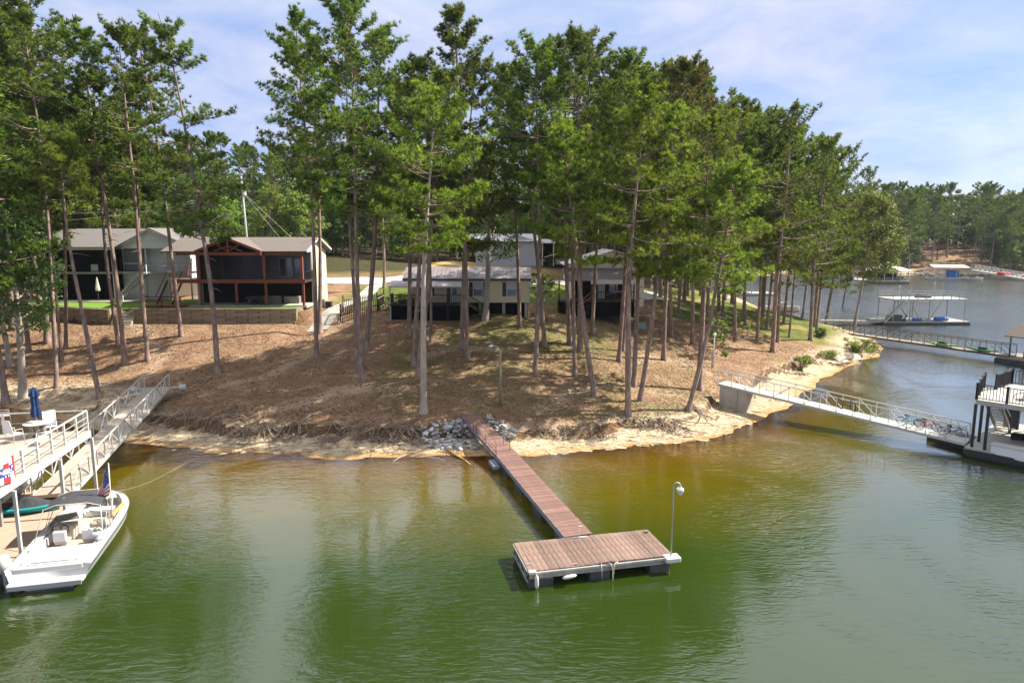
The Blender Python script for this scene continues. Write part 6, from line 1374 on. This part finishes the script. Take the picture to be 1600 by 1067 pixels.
rail_dark(MH, (-12.1, my - 1.97, 7.36), (-4.4, my - 1.97, 7.36)); rail_dark(MH, (-4.35, my - 1.97, 7.36), (-2.3, my - 1.97, 6.1)); rail_dark(MH, (-12.1, my - 1.97, 7.36), (-12.1, my - .1, 7.36))
for i in range(7): box_part(MH, 'step', DWOOD, -4.2 + .3 * i, -3.85 + .3 * i, my - 1.9, my - .7, 7.05 - .19 * i, 7.12 - .19 * i)
for x in (-3.4, -1.0, 1.3): box_part(MH, 'pier', CONC, x, x + .3, my + .1, my + .24, 5.4, 7.3)
# --- cream gabled house
gy_ = 74.0; GHs = thing('gabled_house', (11, 78, 6), 'cream house with pale metal gable roof and dark front porch', 'house')
box_part(GHs, 'wall', SIDEC2, 6.9, 14.8, gy_ + 2.6, gy_ + 11, 6.2, 10.9)
b = MB(); b.add([(6.9, gy_ + 2.55, 10.85), (14.8, gy_ + 2.55, 10.85), (14.8, gy_ + 2.55, 11.1), (11.2, gy_ + 2.55, 12.35), (6.9, gy_ + 2.55, 11.0)], [(0, 1, 2, 3, 4)]); b.build('gable', SIDEC2, GHs)
for (xa, za_) in ((5.9, 10.85), (16.6, 10.95)):
    b = MB(); b.slab([(11.2, gy_ + 2.0, 12.55), (11.2, gy_ + 11.4, 12.55), (xa, gy_ + 11.4, za_), (xa, gy_ + 2.0, za_)], .1); b.build('roof', METW, GHs)
b = MB(); b.slab([(5.6, gy_ - .3, 9.35), (13.2, gy_ - .3, 9.35), (13.2, gy_ + 2.5, 10.55), (5.6, gy_ + 2.5, 10.55)], .1); b.build('porch_roof', SHINGB, GHs)
box_part(GHs, 'porch_fascia', WHITE, 8.5, 13.2, gy_ - .38, gy_ - .31, 8.95, 9.4)
box_part(GHs, 'porch_deck', DWOOD, 5.0, 13.4, gy_ - .2, gy_ + 2.5, 7.0, 7.15)
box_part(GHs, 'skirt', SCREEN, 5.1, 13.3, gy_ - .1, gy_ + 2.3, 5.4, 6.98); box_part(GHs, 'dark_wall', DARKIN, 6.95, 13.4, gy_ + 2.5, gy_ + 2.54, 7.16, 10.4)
for x in (5.1, 7.2, 8.6, 11.2, 13.2): box_part(GHs, 'porch_post', DWOOD, x - .07, x + .07, gy_ - .15, gy_ - .02, 7.15, 9.3)
window(GHs, 10.9, 11.8, 7.9, 9.2, gy_ + 2.46); box_part(GHs, 'door', WHITE, 9.6, 10.4, gy_ + 2.42, gy_ + 2.48, 7.16, 9.1)
rail_dark(GHs, (8.7, gy_ - .12, 7.15), (13.3, gy_ - .12, 7.15))
for z in (.5, .95): b = MB(); b.bar((8.6, gy_ - .15, 7.15 + z), (6.9, gy_ - 1.6, 5.9 + z), .07); b.build('stair_rail', CEDAR, GHs)
for i in range(6): t_ = i / 5; b = MB(); b.box(7.3 - .1 + .9 * (1 - t_), 8.2 + .3 * (1 - t_), gy_ - 1.5 + 1.2 * (1 - t_), gy_ - 1.2 + 1.2 * (1 - t_), 7.0 - 1.1 * t_ - .04, 7.0 - 1.1 * t_); b.build('step', DWOOD, GHs)
# --- blue grey house on the rise behind
b5y = 118.; z5 = gz(0, b5y); BH = thing('far_house', (0, b5y, z5), 'blue grey house with pale roof and side porch on the rise behind', 'house')
BG = mat('blue_grey_siding', (.33, .37, .42), .7, .04, 1, .03)
box_part(BH, 'wall', BG, -6.2, 4.4, b5y, b5y + 7, 9.0, 13.3); b = MB(); b.add([(-2.4, b5y - .02, 13.28), (4.4, b5y - .02, 13.28), (1.0, b5y - .02, 14.3)], [(0, 1, 2)]); b.build('gable', BG, BH)
b = MB(); b.slab([(-8, b5y - .5, 13.3), (4.8, b5y - .5, 13.3), (4.8, b5y + 3.5, 14.5), (-8, b5y + 3.5, 14.5)], .12); b.build('roof', METW, BH)
b = MB(); b.slab([(4.3, b5y - .5, 13.0), (7.4, b5y - .5, 13.0), (7.4, b5y + 4, 13.6), (4.3, b5y + 4, 13.6)], .12); b.build('porch_roof', METW, BH)
for x in (5.2, 7.1): box_part(BH, 'porch_post', WHITE, x - .08, x + .08, b5y - .3, b5y - .14, 9.0, 12.9)
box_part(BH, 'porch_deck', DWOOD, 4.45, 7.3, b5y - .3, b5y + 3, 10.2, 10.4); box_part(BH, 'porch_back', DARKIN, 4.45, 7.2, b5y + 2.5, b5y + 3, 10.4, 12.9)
b = MB(); b.slab([(5.5, b5y - 1.0, 10.6), (7.9, b5y - 2.2, 11.3), (7.9, b5y - 1.4, 11.3), (5.5, b5y - .4, 10.6)], .1); b.build('awning', mat('tan_awning', (.5, .4, .32), .8), BH)
window(BH, -3.5, -2.3, 10.6, 12.2, b5y - .02)
# --- fenced enclosure between the brown cabin and the mobile home
FE = thing('picket_enclosure', (-16.2, 73.5, 6), 'dark weathered wooden picket enclosure between the two cabins', 'fence')
for (a_, c_) in (((-18.3, 72.4), (-14.3, 72.2)), ((-18.3, 72.4), (-18.9, 76.2)), ((-14.3, 72.2), (-14.2, 75.5)), ((-18.9, 76.2), (-14.2, 75.5))):
    a_ = np.array(a_); c_ = np.array(c_); Ls = np.linalg.norm(c_ - a_); n_ = int(Ls / .2)
    for i in range(n_ + 1):
        p_ = a_ + (c_ - a_) * i / n_; z_ = gz(*p_); b = MB(); hh = 1.55 if i not in (0, n_) else 2.0; b.bar((*p_, z_ - .1), (*p_, z_ + hh), .09 if i in (0, n_) else .06); b.build('picket', DWOOD, FE)
    for h_ in (.3, 1.35): b = MB(); b.bar((*a_, gz(*a_) + h_), (*c_, gz(*c_) + h_), .07); b.build('rail', GREYW, FE)
b = MB(); b.bar((-14.2, 76, gz(-14, 76) + .9), (-9.8, 76.6, gz(-10, 76) + .9), .12)
for x in (-14.1, -12, -9.9): b.bar((x, 76.2, gz(x, 76.2) - .1), (x, 76.2, gz(x, 76.2) + .9), .1)
tag(b.build('rail_fence', GREYW, None), 'low single rail fence behind the dark shrub', 'fence')
# --- utility pole and wires
up = PZ(395, 380, 8.2); up = np.array([(393 - 800) / 1067 * 98, 98., 0]); up[2] = gz(up[0], up[1]); topz = PY(387, 276, 98)[2]
UPo = thing('utility_pole', up, 'grey utility pole with white transformer behind the brown porch cabin', 'utility pole')
b = MB(); b.tube([(up[0], up[1], up[2] - .3), (up[0] - .55, up[1], topz)], [.19, .13], 10); b.build('pole', mat('grey_pole', (.34, .34, .35), .8, .1, 2, .1), UPo, smooth=True)
b = MB(); tz = PY(387, 300, 98)[2]; b.tube([(up[0] - .15, up[1] - .3, tz - .5), (up[0] - .15, up[1] - .3, tz - .48), (up[0] - .15, up[1] - .3, tz + .5), (up[0] - .15, up[1] - .3, tz + .62)], [.2, .3, .3, .12], 12); b.build('transformer', LAMPW, UPo)
b = MB(); b.bar((up[0] - 1.0, up[1], topz - .35), (up[0] - .1, up[1], topz - .35), .1); b.build('crossarm', GREYW, UPo)
for (x1_, y1_, z1_, lab) in ((-75, 92, 17.2, 'upper power line sagging left from the pole'), (-72, 90, 15.9, 'lower power line sagging left from the pole'), (up[0] + 6.4, 102, 9.6, 'left guy wire running down right from the pole'), (up[0] + 8.6, 104, 9.6, 'right guy wire running down right from the pole')):
    pts = [(up[0] - .5 + (x1_ - up[0] + .5) * s, up[1] + (y1_ - up[1]) * s, tz + (z1_ - tz) * s - (1.4 if x1_ < -60 else 0) * 4 * s * (1 - s)) for s in np.linspace(0, 1, 9)]
    line(pts, lab, .028, mat('wire_grey', (.30, .30, .28), .6), 'power_line'); C.objects[-1]['category'] = 'wire'
# --- lamps on the bank
lp = hit(782, 635); L1 = thing('street_lamp', lp, 'mossy green wooden lamp post with white curved arm in front of the mobile home', 'street lamp')
MOSS = mat('mossy_post', (.20, .22, .14), .9, .25, 4, .2); x, y, z = lp
b = MB(); b.tube([(x, y, z - .2), (x, y, z + 4.3)], [.11, .09], 8); b.build('post', MOSS, L1, smooth=True)
b = MB(); b.tube([(x + .02, y - .1, z + 3.2), (x, y - .1, z + 4.1), (x - .1, y - .1, z + 4.35), (x - .35, y - .1, z + 4.5), (x - .55, y - .1, z + 4.5)], .028, 6); b.build('arm', ALU, L1, smooth=True)
b = MB(); b.tube([(x - .5, y - .1, z + 4.52), (x - .62, y - .1, z + 4.5), (x - .82, y - .1, z + 4.44)], [.05, .11, .06], 8); b.build('lamp_head', LAMPW, L1, smooth=True)
lp = hit(1114, 574); L2 = thing('street_lamp', lp, 'slim pale post with small white globe lamp left of the white gangway', 'street lamp'); x, y, z = lp
b = MB(); b.tube([(x, y, z - .2), (x, y, z + 2.9)], [.06, .045], 8); b.build('post', mat('pale_post', (.46, .48, .44), .7, .1, 3, .05), L2, smooth=True); b = MB(); b.tube([(x - .12, y, z - .2), (x - .12, y, z + 1.4)], .05, 6); b.build('conduit', GALV, L2)
b = MB(); b.tube([(x, y, z + 2.88), (x, y, z + 2.95), (x, y, z + 3.08), (x, y, z + 3.2), (x, y, z + 3.25)], [.06, .13, .16, .12, .03], 10); b.build('globe', LAMPW, L2, smooth=True)
# utility box
q = hit(1003, 514); UB = thing('utility_box', q, 'pale green utility box on the bank below the gabled house', 'utility box'); x, y, z = q
box_part(UB, 'cabinet', mat('pale_green_metal', (.22, .30, .26), .5, .05, 1, 0), x - .45, x + .45, y, y + .6, z - .1, z + .62); box_part(UB, 'lid', mat('pale_green_metal', (.22, .30, .26)), x - .49, x + .49, y - .04, y + .64, z + .625, z + .68)
# ------------------------------------------------------------------ far docks and boathouses
def post_grid(par, f, xs, ys, z0, z1, m, w_=.14, name='post'):
    for x in xs:
        for y in ys: b = MB(f); b.bar((x, y, z0), (x, y, z1), w_); b.build(name, m, par)
q = PZ(1392, 443, .0); f = Frame((q[0], q[1], 0), .0)
GZb = thing('gazebo_boathouse', q, 'white gazebo boathouse with hipped pale roof and cupola floating in the cove', 'boathouse')
b = MB(f); b.box(-5.0, 5.2, -.5, 6, -.1, .55); b.build('float', mat('brown_float', (.12, .09, .07), .8), GZb); b = MB(f); b.box(-5.1, 5.3, -.6, 6.1, .56, .75); b.build('deck', WHITE, GZb)
post_grid(GZb, f, (-4.7, -2.2, .3, 2.7, 4.9), (-.2, 5.6), .75, 3.9, WHITE, .16)
b = MB(f); b.add([(-5.7, -1.1, 3.9), (5.9, -1.1, 3.9), (5.9, 6.7, 3.9), (-5.7, 6.7, 3.9), (-1.6, 2.8, 5.5), (1.8, 2.8, 5.5)], [(0, 1, 5, 4), (1, 2, 5), (2, 3, 4, 5), (3, 0, 4), (3, 2, 1, 0)]); b.build('roof', mat('pale_metal_roof', (.55, .53, .50)), GZb)
b = MB(f); b.box(-.4, .6, 2.3, 3.3, 5.45, 5.95); b.add([(-.6, 2.1, 5.95), (.8, 2.1, 5.95), (.8, 3.5, 5.95), (-.6, 3.5, 5.95), (.1, 2.8, 6.5)], [(0, 1, 4), (1, 2, 4), (2, 3, 4), (3, 0, 4), (3, 2, 1, 0)]); b.build('cupola', WHITE, GZb)
b = MB(f)
for z in (1.2, 1.75): b.bar((-4.7, -.2, z), (2.7, -.2, z), .07); b.bar((-4.7, -.2, z), (-4.7, 5.6, z), .07)
for x in np.arange(-4.7, 2.8, .5): b.bar((x, -.2, .8), (x, -.2, 1.75), .05)
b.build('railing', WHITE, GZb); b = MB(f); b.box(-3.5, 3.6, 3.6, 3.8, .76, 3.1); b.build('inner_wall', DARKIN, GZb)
GBt = thing('moored_boat', f((3.6, .3, .4)), 'dark pontoon boat tucked under the right side of the gazebo roof', 'boat'); b = MB(f); b.loft([[(2.9, .0, .76), (2.9, .4, 1.5), (2.9, 3, 1.5), (2.9, 3.2, .76)], [(4.6, -.1, .76), (4.6, .3, 1.45), (4.6, 3, 1.45), (4.6, 3.2, .76)], [(5.1, .4, .9), (5.1, .6, 1.3), (5.1, 2.4, 1.3), (5.1, 2.6, .9)]]); b.build('hull', BLACK, GBt)
b = MB(f); b.box(3.2, 4.2, .8, 2.6, 1.52, 2.0); b.build('console', DGREY, GBt)
q = PZ(1488, 437, 0); f = Frame((q[0], q[1], 0), -.03)
CD = thing('canopy_dock', q, 'boat dock under a flat cream canopy across the cove', 'dock')
b = MB(f); b.box(-6.5, 7.5, -.5, 5, .0, .45); b.build('deck', mat('grey_deck', (.36, .34, .31)), CD); b = MB(f); b.slab([(-7.2, -1.5, 4.1), (4.3, -1.5, 4.0), (6.6, 5, 4.6), (-5, 5, 4.8)], .22); b.build('canopy', mat('cream_canopy', (.60, .56, .44), .7, .04, 1, 0), CD)
b = MB(f); b.slab([(4.4, -1.4, 4.0), (8.3, -.6, 3.3), (9.2, 5, 3.6), (6.7, 5, 4.6)], .2); b.build('canopy', SHING, CD)
post_grid(CD, f, (-5.8, -2.5, 1.0, 4.2), (-.3, 4.5), .45, 4.2, WHITE, .14)
CB = thing('sail_covered_boat', f((1, 1, .5)), 'boat with bright blue cover under the cream canopy', 'boat'); b = MB(f); b.loft([[(-1.2, .2, .7), (-1.2, .2, 3.0), (-1.2, 2.2, 3.2), (-1.2, 2.2, .7)], [(2.1, .2, .7), (2.1, .2, 2.9), (2.1, 2.2, 3.0), (2.1, 2.2, .7)]]); b.build('cover', BLUEP, CB)
b = MB(f); b.box(-1.6, 3.4, .0, 2.4, .46, .69); b.build('hull', WHITE, CB)
SB = thing('motor_boat', f((5.2, -1.6, .2)), 'low white motor boat moored at the right of the canopy dock', 'boat'); b = MB(f); rings = [[(3.2 + 5.2 * s, -2.4 + .9 * k * (1 - s ** 3), z) for k, z in ((-1, .9), (-.6, .1), (.6, .1), (1, .9))] for s in (0, .4, .7, .9, 1)]; b.loft(rings); b.build('hull', WHITE, SB); b = MB(f); b.box(4.2, 5.6, -2.9, -1.9, .92, 1.4); b.build('console', DGREY, SB)
gangway('gangway', 'grey gangway sloping from the rocky shore to the canopy dock', PZ(1442, 423, 2.6), PZ(1470, 433, .6), 1.4, 1.0, 6, ALU, ALU, .05, .3, 'W', .08)
gangway('gangway', 'long pale truss gangway across the cove at the right edge', PZ(1520, 421, 2.9), PZ(1607, 436, .7), 1.6, 1.7, 12, WHITE, ALU, .06, .35, 'W', .10)
RB = thing('kayak', PZ(1570, 428, 1.7), 'red kayak stored on the far pale gangway', 'kayak'); b = MB(); c = PZ(1570, 428, 1.9); b.tube([c + np.array([-3.2, -.4, 0]), c + np.array([-2.4, -.4, .25]), c + np.array([1.8, -.4, .0]), c + np.array([2.6, -.4, -.3])], [.08, .5, .5, .08], 8); b.build('hull', RED, RB)
for k, (u, v, lab) in enumerate(((1335, 436, 'left'), (1352, 438, 'right'))):
    p_ = PZ(u, v, .3); TD = thing('slanted_boat_ramp_dock', p_, 'white slatted floating dock, %s of two, left of the gazebo boathouse' % lab, 'dock'); x, y, _ = p_
    box_part(TD, 'deck', WHITE, x - 2.2, x + 2.0, y, y + 12, .1, .5)
    for i in range(6): b = MB(); b.bar((x - 2.0 + .7 * i, y + .5 + 2 * i, .5), (x - 3.3 + .7 * i, y + .8 + 2 * i, 2.4), .22); b.build('slanted_rail', WHITE, TD)
# white boathouse behind the trunks, and docks beside it
q = PZ(1097, 466, 0); f = Frame((q[0], q[1], 0), 0)
WB = thing('white_boathouse', q, 'white two level boathouse seen between the trunks behind the sunny lawn', 'boathouse')
b = MB(f); b.box(-5, 6, 0, 7, .2, .7); b.build('deck', WHITE, WB); b = MB(f); b.box(-4.5, 5.5, .3, 6.5, 4.0, 4.4); b.build('upper_deck', WHITE, WB); b = MB(f); b.box(-1.5, 3.2, .6, 5, 7.2, 7.5); b.build('roof', METW, WB)
post_grid(WB, f, (-4.3, -1, 2.2, 5.3), (.5, 6.2), .7, 4.0, WHITE, .2); post_grid(WB, f, (-1.2, 2.9), (.8, 4.8), 4.4, 7.2, WHITE, .18)
b = MB(f); b.bar((-4.5, .3, 5.4), (5.5, .3, 5.4), .1)
for x in np.arange(-4.5, 5.6, .5): b.bar((x, .3, 4.4), (x, .3, 5.4), .06)
b.build('railing', WHITE, WB); b = MB(f); b.box(-3.4, 4.6, 5.2, 5.4, .7, 4.0); b.build('panel', BG, WB)
for (u, v, w_, d_, lab) in ((1182, 462, 4.5, 5, 'white roofed dock seen through the trunks, farthest left'), (1205, 486, 5.5, 3, 'low white dock with a boat seen through the trunks on the point')):
    p_ = PZ(u, v, .0); x, y, _ = p_; RDX = thing('covered_dock', p_, lab, 'dock'); box_part(RDX, 'deck', WHITE, x - w_, x + w_, y, y + d_, .15, .55)
    if w_ < 5: box_part(RDX, 'roof', METW, x - w_, x + w_ * .7, y, y + d_, 4.6, 4.9); [box_part(RDX, 'post', WHITE, x + s_, x + s_ + .18, y + .2, y + .38, .55, 4.6) for s_ in (-4.2, -1.2, 2.8)]; b = MB(); b.bar((x + 1, y + .2, .8), (x + 3, y + .2, 4.2), .12); b.build('brace', WHITE, RDX)
p_ = PZ(1225, 485, .2); WBt = thing('motor_boat', p_, 'small white motor boat behind the trunks on the point', 'boat'); x, y, _ = p_; b = MB(); b.loft([[(x - 3.4 + 6.4 * s, y + .9 * k * (1 - s ** 3), z) for k, z in ((-1, 1.0), (-.6, .1), (.6, .1), (1, 1.0))] for s in (0, .4, .7, .9, 1)]); b.build('hull', GEL, WBt); b = MB(); b.box(x - 2, x - .2, y - .6, y + .6, 1.01, 1.7); b.build('console', VINYL, WBt)
# ------------------------------------------------------------------ rocks, roots, driftwood, litter
ROCKM = mat('rip_rap_stone', (.34, .335, .33), .9, .25, 4, .4, rand=.5, dirt=(.16, .13, .10))
def rock_mesh(seed, m):
    r = np.random.default_rng(seed); import bmesh
    bm = bmesh.new(); bmesh.ops.create_icosphere(bm, subdivisions=1, radius=1)
    for v_ in bm.verts: v_.co = v_.co * float(r.uniform(.72, 1.12)); v_.co.z *= .72; v_.co.x *= 1.15
    me = bpy.data.meshes.new('rock'); bm.to_mesh(me); bm.free(); me.materials.append(m); return me
rocks = [rock_mesh(k, ROCKM) for k in range(6)]; rr = random.Random(4); cnt = 0; pts_ = []
left_poly = [(655, 690), (668, 668), (690, 657), (716, 655), (742, 682), (752, 702), (700, 703), (672, 700)]
right_poly = [(757, 652), (775, 652), (800, 668), (812, 684), (790, 690), (772, 686)]
def inpoly(u, v, P_):
    c_ = False; n_ = len(P_)
    for i in range(n_):
        a, d_ = P_[i], P_[(i + 1) % n_]
        if (a[1] > v) != (d_[1] > v) and u < (d_[0] - a[0]) * (v - a[1]) / (d_[1] - a[1]) + a[0]: c_ = not c_
    return c_
rk = []
while len(rk) < 290:
    u = rr.uniform(655, 815); v = rr.uniform(650, 706); s_ = 'left' if inpoly(u, v, left_poly) else 'right' if inpoly(u, v, right_poly) else None
    if s_: rk.append((u, v, s_))
for (u, v, s_), h_ in zip(rk, hits([(a, c) for a, c, _ in rk])):
    o_ = link('rock', rocks[rr.randrange(6)], None, (h_[0] + rr.uniform(-.1, .1), h_[1] + rr.uniform(-.25, .25), h_[2] + rr.uniform(0, .15))); sc = rr.uniform(.09, .24) * (1.0 if rr.random() < .9 else 1.4); o_.scale = (sc * rr.uniform(.8, 1.2), sc, sc * .9)
    o_.rotation_euler = (rr.uniform(-.5, .5), rr.uniform(-.5, .5), rr.uniform(0, 6.28)); tag(o_, 'pale grey rip rap rock in the pile %s of the red plank walkway' % s_, 'rock', 'rip rap rocks %s of the walkway' % s_)
ROOTM = mat('grey_root', (.19, .145, .11), .95, .35, 5, .4); DRIFT = mat('bleached_driftwood', (.38, .34, .29), .95, .2, 5, .3)
def tangle(u, v, n, spread, fall, lab, m=ROOTM, th=.035, name='exposed_roots'):
    b0 = hit(u, v); r = np.random.default_rng(int(u + v)); Pth = []; Rd = []; nd_ = r.uniform(-spread, spread, 4)
    for k in range(n):
        a0 = nd_[k % 4] + r.normal(0, .28) if k % 3 else r.uniform(-spread, spread); p_ = np.array([b0[0] + a0, b0[1] + r.uniform(-.2, .5)]); hd = r.choice([-2.9, -.25, -1.6]) + r.normal(0, .45); q_ = []; ln = r.uniform(.7, 1.25) * fall / 8
        for j in range(9): hh = float(height(p_[:1], p_[1:2])[0]) + .05 + .22 * abs(sin(j * .9 + k)) * r.uniform(.2, 1); q_.append((p_[0], p_[1], hh)); hd += r.normal(0, .5); p_ = p_ + ln * np.array([cos(hd), sin(hd)])
        Pth.append(q_); t0 = th * r.uniform(.3, 1.5); Rd.append([t0 * (1.2 - j / 9) + .006 for j in range(9)])
    tv, tq = tubes(np.array(Pth), np.array(Rd), 5); root = thing(name, b0, lab, 'roots'); o_ = link('roots', fast_mesh('roots', tv - b0, tq, mat_=m, smooth=True), root)
for a in ((300, 650, 26, 1.3, 1.6, 'grey roots in the undercut bank below the end of the left gangway'), (372, 655, 44, 1.6, 1.8, 'dark root tangle under the overhanging bank left of centre'), (415, 672, 46, 1.8, 2.2, 'long pale root tangle over the sand left of centre'), (478, 676, 36, 2.0, 1.7, 'root fringe along the bank edge between two sandy scars'), (548, 680, 36, 2.0, 1.9, 'root fringe below the slender central pines'),
          (610, 680, 46, 1.8, 2.3, 'big knotted root fan left of the grey rock pile'), (650, 684, 26, 1.2, 1.9, 'roots trailing into the left edge of the grey rock pile'), (840, 674, 26, 2.2, .9, 'short root fringe right of the grey rock pile'), (915, 672, 26, 2.2, .9, 'short root fringe under the bank right of the lamp post'), (985, 668, 24, 1.8, .9, 'short root fringe below the front pine on the right bank'),
          (1045, 664, 46, 1.4, 1.7, 'dark dense root mass at the corner of the right bank'), (1095, 648, 26, 1.4, 2.2, 'long grey roots reaching right from the leaning slender pine'), (1160, 618, 20, 1.4, 1.1, 'twiggy roots under the concrete abutment'), (1290, 570, 34, 2.0, 1.5, 'brush and roots on the eroded point bank'), (1240, 585, 24, 1.2, 1.2, 'roots under the shrub above the white gangway'),
          (60, 628, 24, 3.0, 1.1, 'roots along the bank edge behind the patio umbrella'), (120, 645, 22, 2.0, 1.1, 'roots along the bank edge behind the left gangway')): tangle(a[0], a[1], int(a[2] * .62), *a[3:])
def branch(u0, v0, u1, v1, lab, r_=.05, lift=.15, m=DRIFT, kinks=5):
    a = hit(u0, v0); c = hit(u1, v1); pts = []
    for s in np.linspace(0, 1, kinks): p_ = a + (c - a) * s + np.array([random.uniform(-.15, .15), random.uniform(-.15, .15), 0]) * (0 < s < 1); pts.append((p_[0], p_[1], gz(p_[0], p_[1]) + r_ + lift * sin(pi * s)))
    b = MB(); b.tube(pts, [r_ * (1 - .6 * s) for s in np.linspace(0, 1, kinks)], 6); tag(b.build('driftwood', m, None, smooth=True), lab, 'driftwood')
branch(465, 662, 508, 643, 'long pale stick lying on the bank left of centre', .035); branch(612, 724, 668, 700, 'bleached branch reaching from the water edge below the root fan', .04)
branch(640, 716, 700, 722, 'forked twig at the water edge left of the walkway', .03); branch(700, 705, 745, 740, 'sunken board running into the water beside the walkway', .09, .02, mat('sunken_board', (.40, .26, .10)))
branch(240, 700, 285, 692, 'driftwood stick on the wet sand at the left', .04); branch(1050, 655, 1130, 668, 'dark branch lying on the pale sand at the right corner', .045, .2, ROOTM)
branch(1360, 560, 1385, 545, 'bare branch poking over the water at the tip of the point', .04, .4, ROOTM); branch(486, 590, 492, 572, 'small fallen limb on the path of bare earth', .03); branch(1185, 618, 1215, 628, 'driftwood stick behind the concrete abutment', .04)
SLABM = mat('pale_slab', (.46, .40, .33), .9, .15, 3, .2, dirt=(.25, .2, .15))
for k, (u, v, rx, rz, sx, sy) in enumerate(((1312, 563, .5, .5, 1.3, .8), (1322, 561, .9, -.3, 1.6, .6), (1336, 562, .6, .2, 1.2, 1.0), (1346, 559, 1.0, 1.2, .8, .4), (1328, 567, .3, .8, 1.0, .5))):
    h_ = hit(u, v); o_ = link('broken_slab', unit_box('broken_slab', SLABM, sx, sy, .14), None, (h_[0], h_[1], h_[2] + .28)); o_.rotation_euler = (rx, .15 * k - .3, rz)
    tag(o_, ('small tilted slab at the left of the broken slab heap', 'longest slab of the broken heap at the tip of the point', 'widest pale slab of the broken heap at the point', 'steepest slab at the right of the broken heap', 'lowest slab of the broken heap near the sand')[k], 'slab')
# flat rock ledges and stones on the sand
SANDR = mat('sandstone_ledge', (.42, .33, .22), .95, .3, 3, .4, rand=.45); lr = [rock_mesh(40 + k, SANDR) for k in range(4)]
pts_ = [(rr.uniform(830, 1190), 0) for _ in range(110)]; uv = []
for u, _ in pts_:
    vlo = np.interp(u, [830, 960, 1060, 1120, 1190], [690, 684, 672, 655, 636]); vhi = np.interp(u, [830, 960, 1060, 1120, 1190], [712, 704, 692, 688, 655]); uv.append((u, rr.uniform(vlo, vhi)))
uv += [(rr.uniform(250, 650), rr.uniform(698, 714)) for _ in range(50)]
for (u, v), h_ in zip(uv, hits(uv)):
    o_ = link('flat_stone', lr[rr.randrange(4)], None, tuple(h_)); s_ = rr.uniform(.08, .34); o_.scale = (s_ * 1.6, s_ * .7, s_ * .25); o_.rotation_euler = (rr.uniform(-.15, .15), rr.uniform(-.15, .15), rr.uniform(-.5, .9))
    side = 'right' if u > 800 else 'left'; tag(o_, 'flat sandy stone on the beach %s of the walkway' % side, 'stone', 'flat stones on the beach %s of the walkway' % side)
# pine cones, needles and twigs on the ground
def litter(name, n, cu, size, m, lab, seed, asp=.25, lift=.03, mask=None):
    r = np.random.default_rng(seed); x = r.uniform(cu[0], cu[1], n * 2); y = r.uniform(cu[2], cu[3], n * 2); sdv = shore_sd(x, y)
    k = (sdv > (3.5 if mask is None else mask)) & ~((x < -22) & (y > 72)) & ~((x > -12.5) & (x < 2) & (y > 67.5)); x = x[k][:n]; y = y[k][:n]; keep = r.uniform(size=len(x)) < .35 + .65 * sstep(-.2, .3, fbm(x * .4, y * .4, 71, 3)); x = x[keep]; y = y[keep]; z = height(x, y) + lift
    N_ = len(x); a = r.uniform(0, 6.28, N_); s_ = size * r.uniform(.4, 1.3, N_); d = np.stack([np.cos(a), np.sin(a), r.normal(0, .12, N_)], -1) * s_[:, None]; e = np.stack([-np.sin(a), np.cos(a), r.normal(0, .3, N_)], -1) * (s_ * asp)[:, None]
    c = np.stack([x, y, z], -1); V_ = np.stack([c - d - e, c + d - e * .4, c + d + e, c - d + e * .6, c + np.stack([0 * x, 0 * x, s_ * asp * 1.2], -1)], 1).reshape(-1, 3); I = np.arange(N_)[:, None] * 5
    T = np.concatenate([I + np.array([[0, 1, 4]]), I + np.array([[1, 2, 4]]), I + np.array([[2, 3, 4]]), I + np.array([[3, 0, 4]])])
    tag(link(name, fast_mesh(name, V_, None, T, mat_=m)), lab, kind='stuff')
litter('fallen_needles', 26000, (-50, 46, 44, 80), .10, mat('dead_needles', (.14, .085, .05), .95, .3, 1, 0, coord='geo'), 'dark fallen needles and cones strewn over the bank', 1, .35)
litter('fallen_twigs', 5000, (-50, 46, 44, 78), .30, mat('pale_twigs', (.36, .27, .19), .95, .3, 1, 0, coord='geo'), 'pale twigs lying over the bank', 2, .05)
litter('grass_tufts', 22000, (-11, 17, 47, 76), .07, mat('grass_blades', (.10, .16, .03), .9, .4, .6, 0, coord='geo'), 'sparse grass between the pines', 3, .3)
litter('shore_debris', 3500, (-36, 30, 41, 60), .12, mat('shore_debris_m', (.14, .10, .065), .95, .4, 1, 0, coord='geo'), 'bark and twig debris on the sand', 4, .2, .02, .4)
# small shadowed ledge stones under far shore, rocky edge of the cove
fr_m = rock_mesh(80, ROCKM)
for k in range(90):
    u = 1345 + 260 * k / 90 + rr.uniform(-1, 1); y = np.interp(u, [1335, 1400, 1480, 1600, 1700], [266, 255, 247, 242, 236]) + 1; x = (u - 800) / 1067 * y; 
    for it in range(30):
        if float(shore_sd(np.array([x]), np.array([y]))[0]) > .8: break
        y += .7
    o_ = link('rock', fr_m, None, (x, y, gz(x, y) + .2)); s_ = rr.uniform(.5, 1.1); o_.scale = (s_, s_, s_ * .8); o_.rotation_euler.z = rr.uniform(0, 6); tag(o_, 'grey rock edging the shore across the cove', 'rock', 'rocks edging the far shore')
# ------------------------------------------------------------------ the air: a thin even haze
m, t = new_mat('thin_haze'); o = nn(t, 'ShaderNodeOutputMaterial'); v = nn(t, 'ShaderNodeVolumePrincipled'); v.inputs['Color'].default_value = (.75, .86, 1, 1); v.inputs['Density'].default_value = .00009; v.inputs['Anisotropy'].default_value = .2
t.links.new(v.outputs[0], o.inputs['Volume'])
b = MB(); b.box(-1600, 1500, -60, 2600, -6, 75); hz_ = b.build('haze', m, None); tag(hz_, 'thin blue summer haze over the lake', kind='stuff'); SC.cycles.volume_bounces = 0; SC.cycles.volume_max_steps = 64
